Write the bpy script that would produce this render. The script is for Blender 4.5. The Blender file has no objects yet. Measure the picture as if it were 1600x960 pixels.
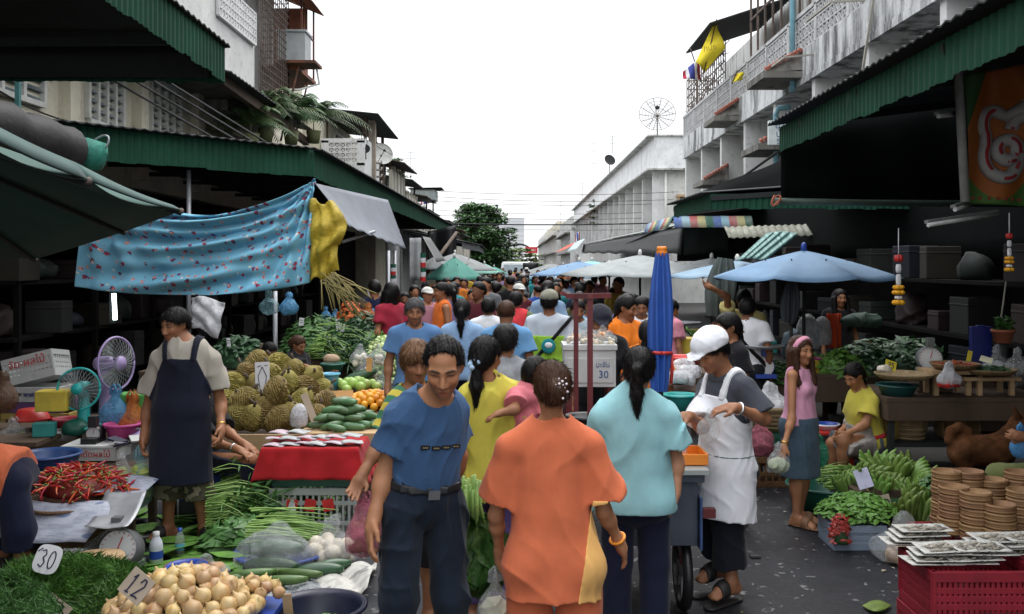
import bpy, math, random
import numpy as np
from mathutils import Vector, Matrix, Euler
random.seed(7)
R=math.radians
PI=math.pi
F, EYE, CX, CY=1500.0, 1.97, 810.0, 410.0
scene=bpy.context.scene
COL=scene.collection
def P(px, py, d):
 """photo pixel at depth d (metres ahead of the camera) -> point in the street"""
 return Vector(((px-CX)/F*d, d, EYE-(py-CY)/F*d))
def Pz(px, py, z):
 d=(EYE-z)*F/(py-CY)
 return P(px, py, d)
def thing(name, label, cat, loc=(0, 0, 0), rz=0, group=None):
 o=bpy.data.objects.new(name, None);COL.objects.link(o)
 o.location=loc;o.rotation_euler=(0, 0, rz)
 o.empty_display_size=.1
 o['label']=label;o['category']=cat
 if group:o['group']=group
 return o
def tag(o, label, cat, group=None):
 o['label']=label;o['category']=cat
 if group:o['group']=group
 return o
def copy_tree(o, parent=None, label=None, group=None):
 c=o.copy();COL.objects.link(c);c.parent=parent
 if label:c['label']=label
 if group:c['group']=group
 for ch in list(o.children):copy_tree(ch, c)
 return c
def fast_mesh(name, verts, faces, mats, mi=None, smooth=True, uv=None, col=None):
 me=bpy.data.meshes.new(name)
 verts=np.asarray(verts, dtype=np.float32).reshape(-1, 3)
 if isinstance(faces, np.ndarray):
  k=faces.shape[1];nf=len(faces)
  loops=faces.ravel().astype(np.int32);starts=np.arange(nf, dtype=np.int32)*k
 else:
  nf=len(faces)
  lens=np.fromiter((len(f)for f in faces), dtype=np.int32, count=nf)
  starts=np.zeros(nf, np.int32);starts[1:]=np.cumsum(lens)[:-1]
  loops=np.fromiter((i for f in faces for i in f), dtype=np.int32)
 me.vertices.add(len(verts));me.vertices.foreach_set('co', verts.ravel())
 me.loops.add(len(loops));me.loops.foreach_set('vertex_index', loops)
 me.polygons.add(nf);me.polygons.foreach_set('loop_start', starts)
 for m in mats:me.materials.append(m)
 if mi is not None:me.polygons.foreach_set('material_index', np.asarray(mi, dtype=np.int32))
 sm=np.full(nf, smooth, dtype=bool)if isinstance(smooth, bool)else np.asarray(smooth, dtype=bool)
 if uv is not None:
  l=me.uv_layers.new(name='UVMap')
  l.data.foreach_set('uv', np.asarray(uv, dtype=np.float32)[loops].ravel())
 if col is not None:
  a=me.color_attributes.new('Col', 'FLOAT_COLOR', 'POINT')
  c=np.ones((len(verts), 4), np.float32);c[:, :3]=col
  a.data.foreach_set('color', c.ravel())
 me.update(calc_edges=True);me.validate()
 if len(me.polygons)==nf:me.polygons.foreach_set('use_smooth', sm)
 return me
def perp(d):
 d=Vector(d).normalized()
 a=Vector((0, 0, 1))if abs(d.z)<.9 else Vector((1, 0, 0))
 u=d.cross(a).normalized();return u, d.cross(u).normalized()
class MB:
 """collects shapes for ONE mesh object"""
 def __init__(s):s.v=[];s.f=[];s.m=[];s.s=[];s.u=[]
 def add(s, vs, fs, m=0, smooth=False, uv=None):
  b=len(s.v);s.v+=[tuple(v)for v in vs]
  s.u+=uv if uv else[(0, 0)]*len(vs)
  s.f+=[tuple(i+b for i in f)for f in fs];s.m+=[m]*len(fs);s.s+=[smooth]*len(fs)
  return s
 def box(s, c, size, rot=None, m=0):
  hx, hy, hz=size[0]/2, size[1]/2, size[2]/2
  vs=[Vector((x*hx, y*hy, z*hz))for z in(-1, 1)for y in(-1, 1)for x in(-1, 1)]
  if rot is not None:
   Q=rot.to_matrix()if isinstance(rot, Euler)else(rot if isinstance(rot, Matrix)else Euler(rot).to_matrix())
   vs=[Q@v for v in vs]
  c=Vector(c)
  return s.add([v+c for v in vs], [(0, 2, 3, 1), (4, 5, 7, 6), (0, 1, 5, 4), (2, 6, 7, 3), (0, 4, 6, 2), (1, 3, 7, 5)], m)
 def bar(s, p0, p1, w, h=None, m=0, up=(0, 0, 1)):
  p0, p1=Vector(p0), Vector(p1);h=h or w
  d=p1-p0;L=d.length;d.normalize();up=Vector(up)
  if abs(d.dot(up))>.95:up=Vector((0, 1, 0))
  x=d.cross(up).normalized();z=x.cross(d).normalized()
  return s.box((p0+p1)/2, (w, L, h), Matrix((x, d, z)).transposed(), m)
 def tube(s, pts, r, n=8, m=0, caps=True, smooth=True):
  pts=[Vector(p)for p in pts];k=len(pts)
  rr=r if hasattr(r, '__len__')else[r]*k
  vs=[];fs=[];u=None
  for i, p in enumerate(pts):
   d=(pts[min(i+1, k-1)]-pts[max(i-1, 0)])
   if d.length<1e-9:d=Vector((0, 0, 1))
   d.normalize()
   if u is None:u, w=perp(d)
   else:
    u=(u-d*u.dot(d));
    if u.length<1e-6:u=perp(d)[0]
    u.normalize();w=d.cross(u).normalized()
   vs+=[p+(u*math.cos(2*PI*j/n)+w*math.sin(2*PI*j/n))*rr[i]for j in range(n)]
  for i in range(k-1):
   for j in range(n):
    j2=(j+1)%n;fs.append((i*n+j, i*n+j2, (i+1)*n+j2, (i+1)*n+j))
  s.add(vs, fs, m, smooth)
  if caps:
   b=len(s.v)-len(vs)
   s.f+=[tuple(b+j for j in reversed(range(n))), tuple(b+(k-1)*n+j for j in range(n))];s.m+=[m]*2;s.s+=[False]*2
  return s
 def lathe(s, prof, c=(0, 0, 0), n=24, m=0, rot=None, smooth=True, arc=2*PI, sx=1, sy=1):
  c=Vector(c);Q=Euler(rot).to_matrix()if rot is not None and not isinstance(rot, Matrix)else rot
  vs=[];fs=[];k=len(prof);full=arc>6.28;nn=n if full else n+1
  for(r, z)in prof:
   for j in range(nn):
    a=arc*j/n;v=Vector((r*math.cos(a)*sx, r*math.sin(a)*sy, z))
    vs.append((Q@v if Q else v)+c)
  for i in range(k-1):
   for j in range(n):
    j2=(j+1)%nn;fs.append((i*nn+j, i*nn+j2, (i+1)*nn+j2, (i+1)*nn+j))
  return s.add(vs, fs, m, smooth)
 def ell(s, c, r, n=12, k=8, m=0, rot=None, noise=0, seed=0):
  rx, ry, rz=r if hasattr(r, '__len__')else(r, r, r)
  rnd=random.Random(seed);Q=Euler(rot).to_matrix()if rot is not None else None
  vs=[];c=Vector(c)
  for i in range(k+1):
   t=PI*i/k
   for j in range(n):
    a=2*PI*j/n;q=1+(rnd.uniform(-noise, noise)if noise else 0)
    v=Vector((rx*math.sin(t)*math.cos(a)*q, ry*math.sin(t)*math.sin(a)*q, -rz*math.cos(t)))
    vs.append((Q@v if Q else v)+c)
  fs=[(i*n+j, i*n+(j+1)%n, (i+1)*n+(j+1)%n, (i+1)*n+j)for i in range(k)for j in range(n)]
  return s.add(vs, fs, m, True)
 def sheet(s, fn, nu, nv, m=0, thick=0, smooth=True):
  """fn(u,v) -> point; with thick it is closed with a back side"""
  vs=[Vector(fn(i/nu, j/nv))for j in range(nv+1)for i in range(nu+1)]
  uv=[(i/nu, j/nv)for j in range(nv+1)for i in range(nu+1)]
  w=nu+1
  fs=[(j*w+i, j*w+i+1, (j+1)*w+i+1, (j+1)*w+i)for j in range(nv)for i in range(nu)]
  if not thick:return s.add(vs, fs, m, smooth, uv)
  N=[Vector((0, 0, 0))for _ in vs]
  for f in fs:
   nn=(vs[f[2]]-vs[f[0]]).cross(vs[f[3]]-vs[f[1]])
   for i in f:N[i]+=nn
  back=[v-(N[i].normalized()if N[i].length>0 else Vector((0, 0, 1)))*thick for i, v in enumerate(vs)]
  k=len(vs)
  fs2=[tuple(i+k for i in reversed(f))for f in fs]
  rim=[j for j in range(nu+1)]+[j*w+nu for j in range(1, nv+1)]+[nv*w+i for i in reversed(range(nu))]+[j*w for j in reversed(range(1, nv))]
  fs3=[(rim[q], rim[q]+k, rim[(q+1)%len(rim)]+k, rim[(q+1)%len(rim)])for q in range(len(rim))]
  return s.add(vs+back, fs+fs2+fs3, m, smooth, uv+uv)
 def poly(s, pts, n, t, m=0):
  """flat outline given as 3D points, extruded by t along n"""
  n=Vector(n).normalized()*t;k=len(pts);pts=[Vector(p)for p in pts]
  vs=pts+[p+n for p in pts]
  return s.add(vs, [tuple(reversed(range(k))), tuple(range(k, 2*k))]+[(i, (i+1)%k, (i+1)%k+k, i+k)for i in range(k)], m)
 def build(s, name, mats, parent=None, world=False, loc=None, rot=None, bevel=0, kind=None, uv=True):
  if not isinstance(mats, (list, tuple)):mats=[mats]
  me=fast_mesh(name, s.v, s.f, mats, s.m, s.s, s.u if uv else None)
  return link(name, me, parent, world, loc, rot, bevel, kind)
def origin_of(o):
 p=Vector(o.location)
 if o.parent:p=p+origin_of(o.parent)
 return p
def link(name, me, parent=None, world=False, loc=None, rot=None, bevel=0, kind=None):
 o=bpy.data.objects.new(name, me);COL.objects.link(o)
 if loc is not None:o.location=loc
 if rot is not None:o.rotation_euler=rot
 if parent is not None:
  o.parent=parent
  if world:
   me.transform(Matrix.Translation(-origin_of(parent)))
 elif world:
  vs=np.empty(len(me.vertices)*3, np.float32);me.vertices.foreach_get('co', vs);vs=vs.reshape(-1, 3)
  c=(vs.min(0)+vs.max(0))/2;c[2]=vs[:, 2].min();c=Vector([float(x)for x in c])
  me.transform(Matrix.Translation(-c));o.location=c
 if bevel:
  b=o.modifiers.new('bevel', 'BEVEL');b.width=bevel;b.segments=2;b.limit_method='ANGLE';b.angle_limit=R(40)
 if kind:o['kind']=kind
 return o
FONT_CACHE={}
def text_mesh(txt, size, depth=.002):
 cu=bpy.data.curves.new('txt', 'FONT');cu.body=txt;cu.size=size;cu.extrude=depth/2
 cu.align_x='CENTER';cu.align_y='CENTER';cu.resolution_u=3
 o=bpy.data.objects.new('txt', cu);COL.objects.link(o)
 dg=bpy.context.evaluated_depsgraph_get();dg.update()
 me=bpy.data.meshes.new_from_object(o.evaluated_get(dg))
 bpy.data.objects.remove(o);bpy.data.curves.remove(cu)
 return me
def text(name, txt, size, mat, parent, c, x, y, depth=.002, world=True, bold=0, slant=0):
 """lettering lying in the plane spanned by x (reading direction) and y (up), centred at c"""
 me=text_mesh(txt, size, depth)
 x=Vector(x).normalized();y=Vector(y);y=(y-x*y.dot(x)).normalized();z=x.cross(y)
 M4=Matrix((x, y, z)).transposed().to_4x4();M4.translation=Vector(c)
 me.transform(M4);me.materials.clear();me.materials.append(mat)
 return link(name, me, parent, world)
def strokes(mb, c, x, y, lines, r, m=0, off=.002):
 """hand drawn marks: polylines in the (x,y) plane at c"""
 x=Vector(x).normalized();y=Vector(y).normalized();z=x.cross(y)
 for ln in lines:
  for(a, b)in zip(ln[:-1], ln[1:]):
   p=Vector(c)+x*a[0]+y*a[1]+z*off;q=Vector(c)+x*b[0]+y*b[1]+z*off
   mb.bar(p, q, r*2, .0015, m, up=z)
 return mb
MC={}
def nodes_of(name):
 m=bpy.data.materials.new(name);m.use_nodes=True
 nt=m.node_tree;return m, nt, nt.nodes['Principled BSDF'], nt.nodes, nt.links
def coords(nt, kind='Object', scale=(1, 1, 1)):
 tc=nt.nodes.new('ShaderNodeTexCoord');mp=nt.nodes.new('ShaderNodeMapping')
 mp.inputs['Scale'].default_value=scale
 nt.links.new(tc.outputs[kind], mp.inputs[0]);return mp.outputs[0]
def noise(nt, vec, scale, detail=4, rough=.6):
 n=nt.nodes.new('ShaderNodeTexNoise');n.inputs['Scale'].default_value=scale
 n.inputs['Detail'].default_value=detail;n.inputs['Roughness'].default_value=rough
 if vec is not None:nt.links.new(vec, n.inputs['Vector'])
 return n.outputs['Fac']
def ramp(nt, fac, stops):
 r=nt.nodes.new('ShaderNodeValToRGB');e=r.color_ramp.elements
 while len(e)<len(stops):e.new(.5)
 for i, (p, c)in enumerate(stops):
  e[i].position=p;e[i].color=(*c, 1)if hasattr(c, '__len__')else(c, c, c, 1)
 nt.links.new(fac, r.inputs[0]);return r.outputs[0]
def mixc(nt, fac, a, b, mode='MIX'):
 x=nt.nodes.new('ShaderNodeMix');x.data_type='RGBA';x.blend_type=mode
 for sock, v in((x.inputs[0], fac), (x.inputs[6], a), (x.inputs[7], b)):
  if isinstance(v, (int, float)):sock.default_value=v
  elif isinstance(v, (tuple, list)):sock.default_value=(*v[:3], 1)
  else:nt.links.new(v, sock)
 return x.outputs[2]
def bump(nt, b, h, strength=.3, dist=.01):
 n=nt.nodes.new('ShaderNodeBump');n.inputs['Strength'].default_value=strength;n.inputs['Distance'].default_value=dist
 nt.links.new(h, n.inputs['Height']);nt.links.new(n.outputs[0], b.inputs['Normal'])
def scl(c, k):return tuple(max(0, min(1, x*k))for x in c)
def M(name, col, rough=.7, var=.25, scale=6, bmp=0, bscale=40, metal=0, stretch=(1, 1, 1), rnd=0, alt=None, altamt=.5, kind='Object', spec=.5, sheen=0, trans=0):
 """general material: base colour broken up by noise; alt = colour of wear or blotches; rnd = difference between copies"""
 if name in MC:return MC[name]
 m, nt, b, N, L=nodes_of(name)
 v=coords(nt, kind, stretch)
 f=noise(nt, v, scale, 5)
 c=ramp(nt, f, [(.25, scl(col, 1-var)), (.75, scl(col, 1+var))])
 if alt is not None:
  g=noise(nt, v, scale*.45, 7, .68)
  g=ramp(nt, g, [(altamt, 0.), (min(1, altamt+.12), 1.)])
  c=mixc(nt, g, c, alt)
 if rnd:
  oi=N.new('ShaderNodeObjectInfo');h=N.new('ShaderNodeHueSaturation')
  mr=N.new('ShaderNodeMapRange');mr.inputs[3].default_value=1-rnd;mr.inputs[4].default_value=1+rnd
  L.new(oi.outputs['Random'], mr.inputs[0]);L.new(mr.outputs[0], h.inputs['Value'])
  mh=N.new('ShaderNodeMapRange');mh.inputs[3].default_value=.5-rnd*.08;mh.inputs[4].default_value=.5+rnd*.08
  L.new(oi.outputs['Random'], mh.inputs[0]);L.new(mh.outputs[0], h.inputs['Hue'])
  L.new(c, h.inputs['Color']);c=h.outputs[0]
 L.new(c, b.inputs['Base Color'])
 b.inputs['Roughness'].default_value=rough;b.inputs['Metallic'].default_value=metal
 b.inputs['Specular IOR Level'].default_value=spec
 if sheen:b.inputs['Sheen Weight'].default_value=sheen
 if trans:
  b.inputs['Subsurface Weight'].default_value=0
 if bmp:bump(nt, b, noise(nt, v, bscale, 4), bmp, .01)
 MC[name]=m;return m
def fabric(name, col, var=.14, rnd=0, rough=.9):
 if name in MC:return MC[name]
 m, nt, b, N, L=nodes_of(name)
 v=coords(nt)
 c=ramp(nt, noise(nt, v, 5, 4), [(.3, scl(col, 1-var)), (.7, scl(col, 1+var*.7))])
 L.new(c, b.inputs['Base Color']);b.inputs['Roughness'].default_value=rough
 b.inputs['Specular IOR Level'].default_value=.15;b.inputs['Sheen Weight'].default_value=.08
 w1=noise(nt, coords(nt, 'Object', (7, 7, 2.5)), 1.3, 2, .5);w2=noise(nt, v, 330, 2)
 mx=N.new('ShaderNodeMath');mx.operation='MULTIPLY_ADD';mx.inputs[1].default_value=.03
 L.new(w2, mx.inputs[0]);L.new(w1, mx.inputs[2])
 bump(nt, b, mx.outputs[0], .5, .03)
 MC[name]=m;return m
def plastic_bag(name, col, alpha=.45, rough=.25, tint=None):
 if name in MC:return MC[name]
 m, nt, b, N, L=nodes_of(name)
 v=coords(nt)
 b.inputs['Base Color'].default_value=(*col, 1);b.inputs['Roughness'].default_value=rough
 n=noise(nt, v, 14, 5, .65);a=ramp(nt, n, [(.35, alpha*.55), (.7, min(1, alpha*1.5))])
 L.new(a, b.inputs['Alpha']);bump(nt, b, noise(nt, v, 24, 6, .7), .9, .03)
 MC[name]=m;return m
def V3(v):return np.array([v[0], v[1], v[2]], dtype=np.float32)
class Field:
 def __init__(s):s.p=[];s.noise=None
 def cone(s, a, b, ra, rb, k=.02, cap=False, cap0=False, fl=None, op='u'):
  a, b=V3(a), V3(b);fl=(V3(fl[0]), fl[1])if fl else None
  s.p.append((op, 'c', (a, b, ra, rb, cap, cap0, fl), k));return s
 def ell(s, c, r, Q=None, k=.03, op='u'):
  Q=np.eye(3, dtype=np.float32)if Q is None else np.array(Q, dtype=np.float32)
  r=(r, r, r)if not hasattr(r, '__len__')else r
  s.p.append((op, 'e', (V3(c), V3(r), Q), k));return s
 def cut(s, p, n, k=.003):
  n=V3(n);s.p.append(('x', 'h', (V3(p), n/np.linalg.norm(n)), k));return s
 def sub_field(s, f, e=0, op='u', k=.01):s.p.append((op, 'f', (f, e), k));return s
 def dist(s, kind, d, X, blk=None):
  if kind=='c':
   a, b, ra, rb, cap, cap0, fl=d
   q=X-a;w=b-a
   if fl:
    t=q@fl[0];q=q+((1/fl[1]-1)*t)[..., None]*fl[0]
    w=w+(1/fl[1]-1)*float(w@fl[0])*fl[0]
   L2=float(w@w)+1e-9;t0=(q@w)/L2;t=np.clip(t0, 0, 1)
   e=q-t[..., None]*w
   r=np.sqrt(np.einsum('...i,...i', e, e))-(ra+(rb-ra)*t)
   if fl:r=r*(fl[1]if fl[1]<1 else 1)
   L=math.sqrt(L2)
   if cap:r=np.maximum(r, (t0-1)*L)
   if cap0:r=np.maximum(r, -t0*L)
   return r
  if kind=='e':
   c, r, Q=d
   q=((X-c)@Q)/r;k0=np.sqrt(np.einsum('...i,...i', q, q));g=q/r
   k1=np.sqrt(np.einsum('...i,...i', g, g))+1e-9
   return k0*(k0-1)/k1
  if kind=='h':
   p, n=d;return(X-p)@n
  if kind=='f':
   f, e=d;return f.ev(X, blk)-e
 def ev(s, X, blk=None):
  """X (n,3), or (blocks,m,3) with blk=(centres, radius): primitives far from a block are skipped"""
  D=np.full(X.shape[:-1], .5, np.float32)
  for op, kind, d, k in s.p:
   if blk is not None and op=='u' and kind!='f':
    near=s.dist(kind, d, blk[0])<blk[1]*1.6+k+.05
    if not near.any():continue
    A=D[near];Bd=s.dist(kind, d, X[near])
    h=np.maximum(k-np.abs(A-Bd), 0)/k
    D[near]=np.minimum(A, Bd)-h*h*k*.25
    continue
   Bd=s.dist(kind, d, X, blk)
   if op=='u':
    h=np.maximum(k-np.abs(D-Bd), 0)/k;D=np.minimum(D, Bd)-h*h*k*.25
   else:
    if op=='s':Bd=-Bd
    h=np.maximum(k-np.abs(D-Bd), 0)/k;D=np.maximum(D, Bd)+h*h*k*.25
  if s.noise is not None:D=D+s.noise(X)
  return D
def wrinkle(amp, freq=14, seed=0, stretch=(1, 1, .45), n=4):
 """creases for cloth: warped ridges"""
 r=np.random.RandomState(seed%9973);W=(r.randn(n, 3)*freq*np.array(stretch)).astype(np.float32);ph=r.rand(n).astype(np.float32)*6.28
 U=(r.randn(3, 3)*6.5).astype(np.float32);wp=r.rand(3).astype(np.float32)*6.28
 def fn(X):
  Y=X+.045*np.sin(X@U.T+wp)
  o=0
  for i in range(n):
   a=np.abs(np.sin(Y@W[i]+ph[i]));mk=np.clip(np.sin(Y@W[(i+1)%n]*.37+ph[i]*3)+.35, 0, 1);o=o+((1-a)**2.2*mk-.14)*(1.2 if i%2 else .8)
  return(-o*(amp*.62)).astype(np.float32)
 return fn
OFF8=np.array([[i, j, k]for i in(0, 1)for j in(0, 1)for k in(0, 1)])
def polygonise(f, lo, hi, vox):
 """surface nets over the blocks that hold the surface -> verts, quads"""
 B=8;lo=np.array(lo, np.float32)-vox*2;hi=np.array(hi, np.float32)+vox*2
 nb=np.ceil((hi-lo)/(vox*B)).astype(int)+1
 g=np.stack(np.meshgrid(*[np.arange(n)for n in nb], indexing='ij'), -1).reshape(-1, 3)
 ctr=lo+(g+.5)*(vox*B);rad=vox*B*.9
 dc=f.ev(ctr.astype(np.float32))
 act=np.abs(dc)<rad*1.35+.02
 g=g[act];ctr=ctr[act].astype(np.float32)
 if len(g)==0:return None
 l=np.stack(np.meshgrid(*[np.arange(B+1)]*3, indexing='ij'), -1).reshape(-1, 3)
 vals=np.empty((len(g), (B+1)**3), np.float32)
 for c0 in range(0, len(g), 400):
  sl=slice(c0, c0+400)
  X=(lo+((g[sl][:, None, :]*B+l[None])*vox)).astype(np.float32)
  vals[sl]=f.ev(X, (ctr[sl], rad))
 vals=vals.reshape(-1, B+1, B+1, B+1)
 S=vals<0
 NB=nb*B+2
 cs=[S[:, i:i+B, j:j+B, k:k+B]for i, j, k in OFF8]
 cnt=sum(c.astype(np.int8)for c in cs)
 bi, x, y, z=np.nonzero((cnt>0)&(cnt<8))
 if len(bi)==0:return None
 corner=np.stack([vals[bi, x+i, y+j, z+k]for i, j, k in OFF8], 1)
 acc=np.zeros((len(bi), 3), np.float32);n=np.zeros(len(bi), np.float32)
 for a in range(8):
  for ax in range(3):
   b=a|(4, 2, 1)[ax]
   if b==a:continue
   va, vb=corner[:, a], corner[:, b];m=(va<0)!=(vb<0)
   t=np.where(m, va/np.where(m, va-vb, 1), 0)
   pt=np.broadcast_to(OFF8[a], (len(bi), 3)).astype(np.float32).copy();pt[:, ax]+=t
   acc+=pt*m[:, None];n+=m
 gc=g[bi]*B+np.stack([x, y, z], 1)
 verts=lo+(gc+acc/n[:, None])*vox
 key=(gc[:, 0].astype(np.int64)*NB[1]+gc[:, 1])*NB[2]+gc[:, 2]
 order=np.argsort(key);ks=key[order]
 quads=[]
 for ax in range(3):
  o=[0, 0, 0];o[ax]=1
  A=S[:, :B, :B, :B];C=S[:, o[0]:o[0]+B, o[1]:o[1]+B, o[2]:o[2]+B]
  bi, x, y, z=np.nonzero(A!=C)
  if len(bi)==0:continue
  flip=A[bi, x, y, z]
  gp=g[bi]*B+np.stack([x, y, z], 1)
  u, w=[(1, 2), (2, 0), (0, 1)][ax]
  cells=[]
  for du, dw in((-1, -1), (0, -1), (0, 0), (-1, 0)):
   q=gp.copy();q[:, u]+=du;q[:, w]+=dw
   kk=(q[:, 0].astype(np.int64)*NB[1]+q[:, 1])*NB[2]+q[:, 2]
   pos=np.clip(np.searchsorted(ks, kk), 0, len(ks)-1)
   cells.append(np.where(ks[pos]==kk, order[pos], -1))
  Q=np.stack(cells, 1);ok=(Q>=0).all(1)
  Q[~flip]=Q[~flip][:, ::-1]
  quads.append(Q[ok])
 return verts, np.concatenate(quads)
def solid(name, f, lo, hi, vox, mats, parent=None, world=False, extra=None, colfn=None, loc=None, uvfn=None):
 r=polygonise(f, lo, hi, vox)
 if r is None:return None
 v, q=r
 if extra is not None and len(extra.v):
  k=len(v);fs=[tuple(int(i)for i in t)for t in q]+[tuple(i+k for i in t)for t in extra.f]
  mi=[0]*len(q)+extra.m
  allv=np.concatenate([v, np.array(extra.v, np.float32)])
  col=None
  if colfn is not None:col=np.ones((len(allv), 3), np.float32);col[:k]=colfn(v)
  me=fast_mesh(name, allv, fs, mats, mi, True, None, col)
 else:
  me=fast_mesh(name, v, q, mats if isinstance(mats, (list, tuple))else[mats], None, True, None, colfn(v)if colfn else None)
 return link(name, me, parent, world, loc)
def skin(name, col):
 if name in MC:return MC[name]
 m, nt, b, N, L=nodes_of(name)
 v=coords(nt);n=noise(nt, v, 9, 4)
 c=ramp(nt, n, [(.3, scl(col, .85)), (.7, scl(col, 1.1))])
 at=N.new('ShaderNodeAttribute');at.attribute_name='Col'
 c=mixc(nt, 1., c, at.outputs['Color'], 'MULTIPLY')
 L.new(c, b.inputs['Base Color']);b.inputs['Roughness'].default_value=.5;b.inputs['Specular IOR Level'].default_value=.3
 bump(nt, b, noise(nt, v, 260, 3), .12, .004)
 MC[name]=m;return m
SKIN=[skin('tan skin', (.38, .175, .09)), skin('brown skin', (.29, .13, .067)), skin('dark skin', (.16, .07, .038)), skin('light skin', (.40, .20, .115))]
def hairmat(name, col, rough=.38):
 if name in MC:return MC[name]
 m, nt, b, N, L=nodes_of(name)
 v=coords(nt, 'Object', (1, 1, .12));n=noise(nt, v, 190, 3, .7)
 c=ramp(nt, n, [(.3, scl(col, .5)), (.7, scl(col, 1.9))]);L.new(c, b.inputs['Base Color'])
 b.inputs['Roughness'].default_value=rough;b.inputs['Specular IOR Level'].default_value=.16
 bump(nt, b, n, .6, .006);MC[name]=m;return m
HAIR=hairmat('black hair', (.006, .005, .005));HAIRB=hairmat('brown hair', (.045, .02, .011));HAIRT=hairmat('tinted hair', (.11, .055, .025));HAIRG=hairmat('greying hair', (.06, .058, .06))
EYEW=M('eye white', (.55, .52, .48), .3, .05);DARK=M('pupil black', (.012, .009, .008), .3, .1)
BROW=M('eyebrow hair', (.03, .02, .015), .7, .2)
JD=dict(pelvis=(0, 0, .90), neck=(0, -.015, 1.385), sL=(.17, -.01, 1.335), sR=(-.17, -.01, 1.335), eL=(.225, -.03, 1.08), eR=(-.225, -.03, 1.08), wL=(.235, .03, .855), wR=(-.235, .03, .855), hL=(.09, 0, .88), hR=(-.09, 0, .88), kL=(.1, .015, .48), kR=(-.1, .015, .48), aL=(.1, -.03, .085), aR=(-.1, -.03, .085), tL=(.125, .12, .03), tR=(-.125, .12, .03))
def unit(v):v=Vector(v);return v.normalized()if v.length>1e-8 else Vector((0, 0, 1))
class Person:
 def __init__(s, label, root, h=1.6, hd=0, J=None, yaw=0, pitch=0, roll=0, skin=0, fem=False, girth=1., vox=.012, group=None, hair='short', hairmat=None, face=True, hands=True, headpos=None, headscale=1., curl=(.45, .45), smile=0, name='person', legs=True, handdir=(None, None), palm=(None, None), child=False, feet=True):
  s.root=Vector(root);s.t=thing(name, label, 'person', s.root, 0, group)
  s.s=k=h/1.65;s.vox=vox;s.fem=fem;s.g=girth;s.hd=hd
  a=R(hd);s.fr=Vector((math.sin(a), -math.cos(a), 0));s.le=Vector((math.cos(a), math.sin(a), 0));s.up=Vector((0, 0, 1))
  def conv(v):
   if isinstance(v, list):return P(v[0], v[1], s.root.y+(v[2]if len(v)>2 else 0))-s.root
   return(s.le*v[0]+s.fr*v[1]+s.up*v[2])*k
  j={}
  for n, v in JD.items():
   v=list(v)
   if fem and n[0]in 's':v[0]*=.9
   if fem and n[0]in 'ew':v[0]*=.93
   j[n]=conv(tuple(v))
  for n, v in(J or{}).items():j[n]=conv(v)
  s.j=j
  J=J or{}
  if 'pelvis' in J and 'hL' not in J:
   d=j['pelvis']-conv(JD['pelvis']);j['hL']=j['hL']+d;j['hR']=j['hR']+d
  if 'neck' in J and 'sL' not in J:
   d=j['neck']-conv(JD['neck'])
   for n in('sL', 'sR'):j[n]=j[n]+d
   for n in('eL', 'eR', 'wL', 'wR'):
    if n not in J:j[n]=j[n]+d
  s.hs=hs=k*headscale
  Q=Euler((0, 0, R(hd+yaw))).to_matrix()@Euler((R(pitch), 0, 0)).to_matrix()@Euler((0, R(roll), 0)).to_matrix()
  s.HQ=Matrix((Q@Vector((1, 0, 0)), Q@Vector((0, -1, 0)), Q@Vector((0, 0, 1)))).transposed()
  s.hc=conv(headpos)if headpos is not None else j['neck']+s.up*(.075*hs)+(s.HQ@Vector((0, .022, .075)))*hs
  s.trunk=unit(j['neck']-j['pelvis']);s.side=unit(j['sL']-j['sR']);s.side=unit(s.side-s.trunk*s.side.dot(s.trunk))
  s.front=s.side.cross(s.trunk);s.TQ=Matrix((s.side, s.front, s.trunk)).transposed()
  hl=unit(j['hL']-j['hR']);s.PQ=Matrix((hl, hl.cross(s.trunk), s.trunk)).transposed()
  s.skinmat=SKIN[skin];s.hairm=hairmat or HAIR
  pts=[tuple(v)for v in j.values()]+[tuple(s.hc)]
  A=np.array(pts);s.lo=A.min(0)-.3*k;s.hi=A.max(0)+.32*k;s.lo[2]=max(s.lo[2], -.02)
  s.body(face, hands, curl, handdir, palm, legs, feet)
  if hair:s.hairdo(hair)
 def hp(s, v):return s.hc+(s.HQ@Vector(v))*s.hs
 def tp(s, t):return s.j['pelvis'].lerp(s.j['neck'], t)
 def torso(s, f, e, k=.04, low=True):
  g, q=s.g, s.s;fem=s.fem;TQ=s.TQ
  f.ell(s.tp(.68)+s.front*.005*q, (.150*q*(.9 if fem else 1)*g+e, .105*q*g+e, .19*q+e), TQ, k)
  f.ell(s.tp(.85), (.150*q*(.92 if fem else 1)+e, .08*q+e, .10*q+e), TQ, k)
  f.ell(s.tp(.33)+s.front*.01*q, (.132*q*g*(.93 if fem else 1)+e, .1*q*g+e, .17*q+e), TQ, k)
  if fem:
   for x in(-1, 1):f.ell(s.tp(.63)+s.side*x*.068*q+s.front*.075*q, .056*q+e, None, .03)
  if low:s.hips(f, e, k)
  f.cone(s.j['sL'], s.j['sR'], .043*q+e, .043*q+e, k)
  for n in 'LR':f.cone(s.j['neck']+s.up*.015*q, s.j['s'+n].lerp(s.j['neck'], .3), .043*q+e, .047*q+e, .04)
  return f
 def hips(s, f, e, k=.04):
  q, g=s.s, s.g
  f.ell(s.j['pelvis'], (.158*q*g+e, .112*q*g+e, .13*q+e), s.PQ, k)
  for n in 'LR':f.ell(s.j['h'+n]-s.PQ.col[1]*.045*q, (.085*q*g+e), None, k)
  return f
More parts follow.
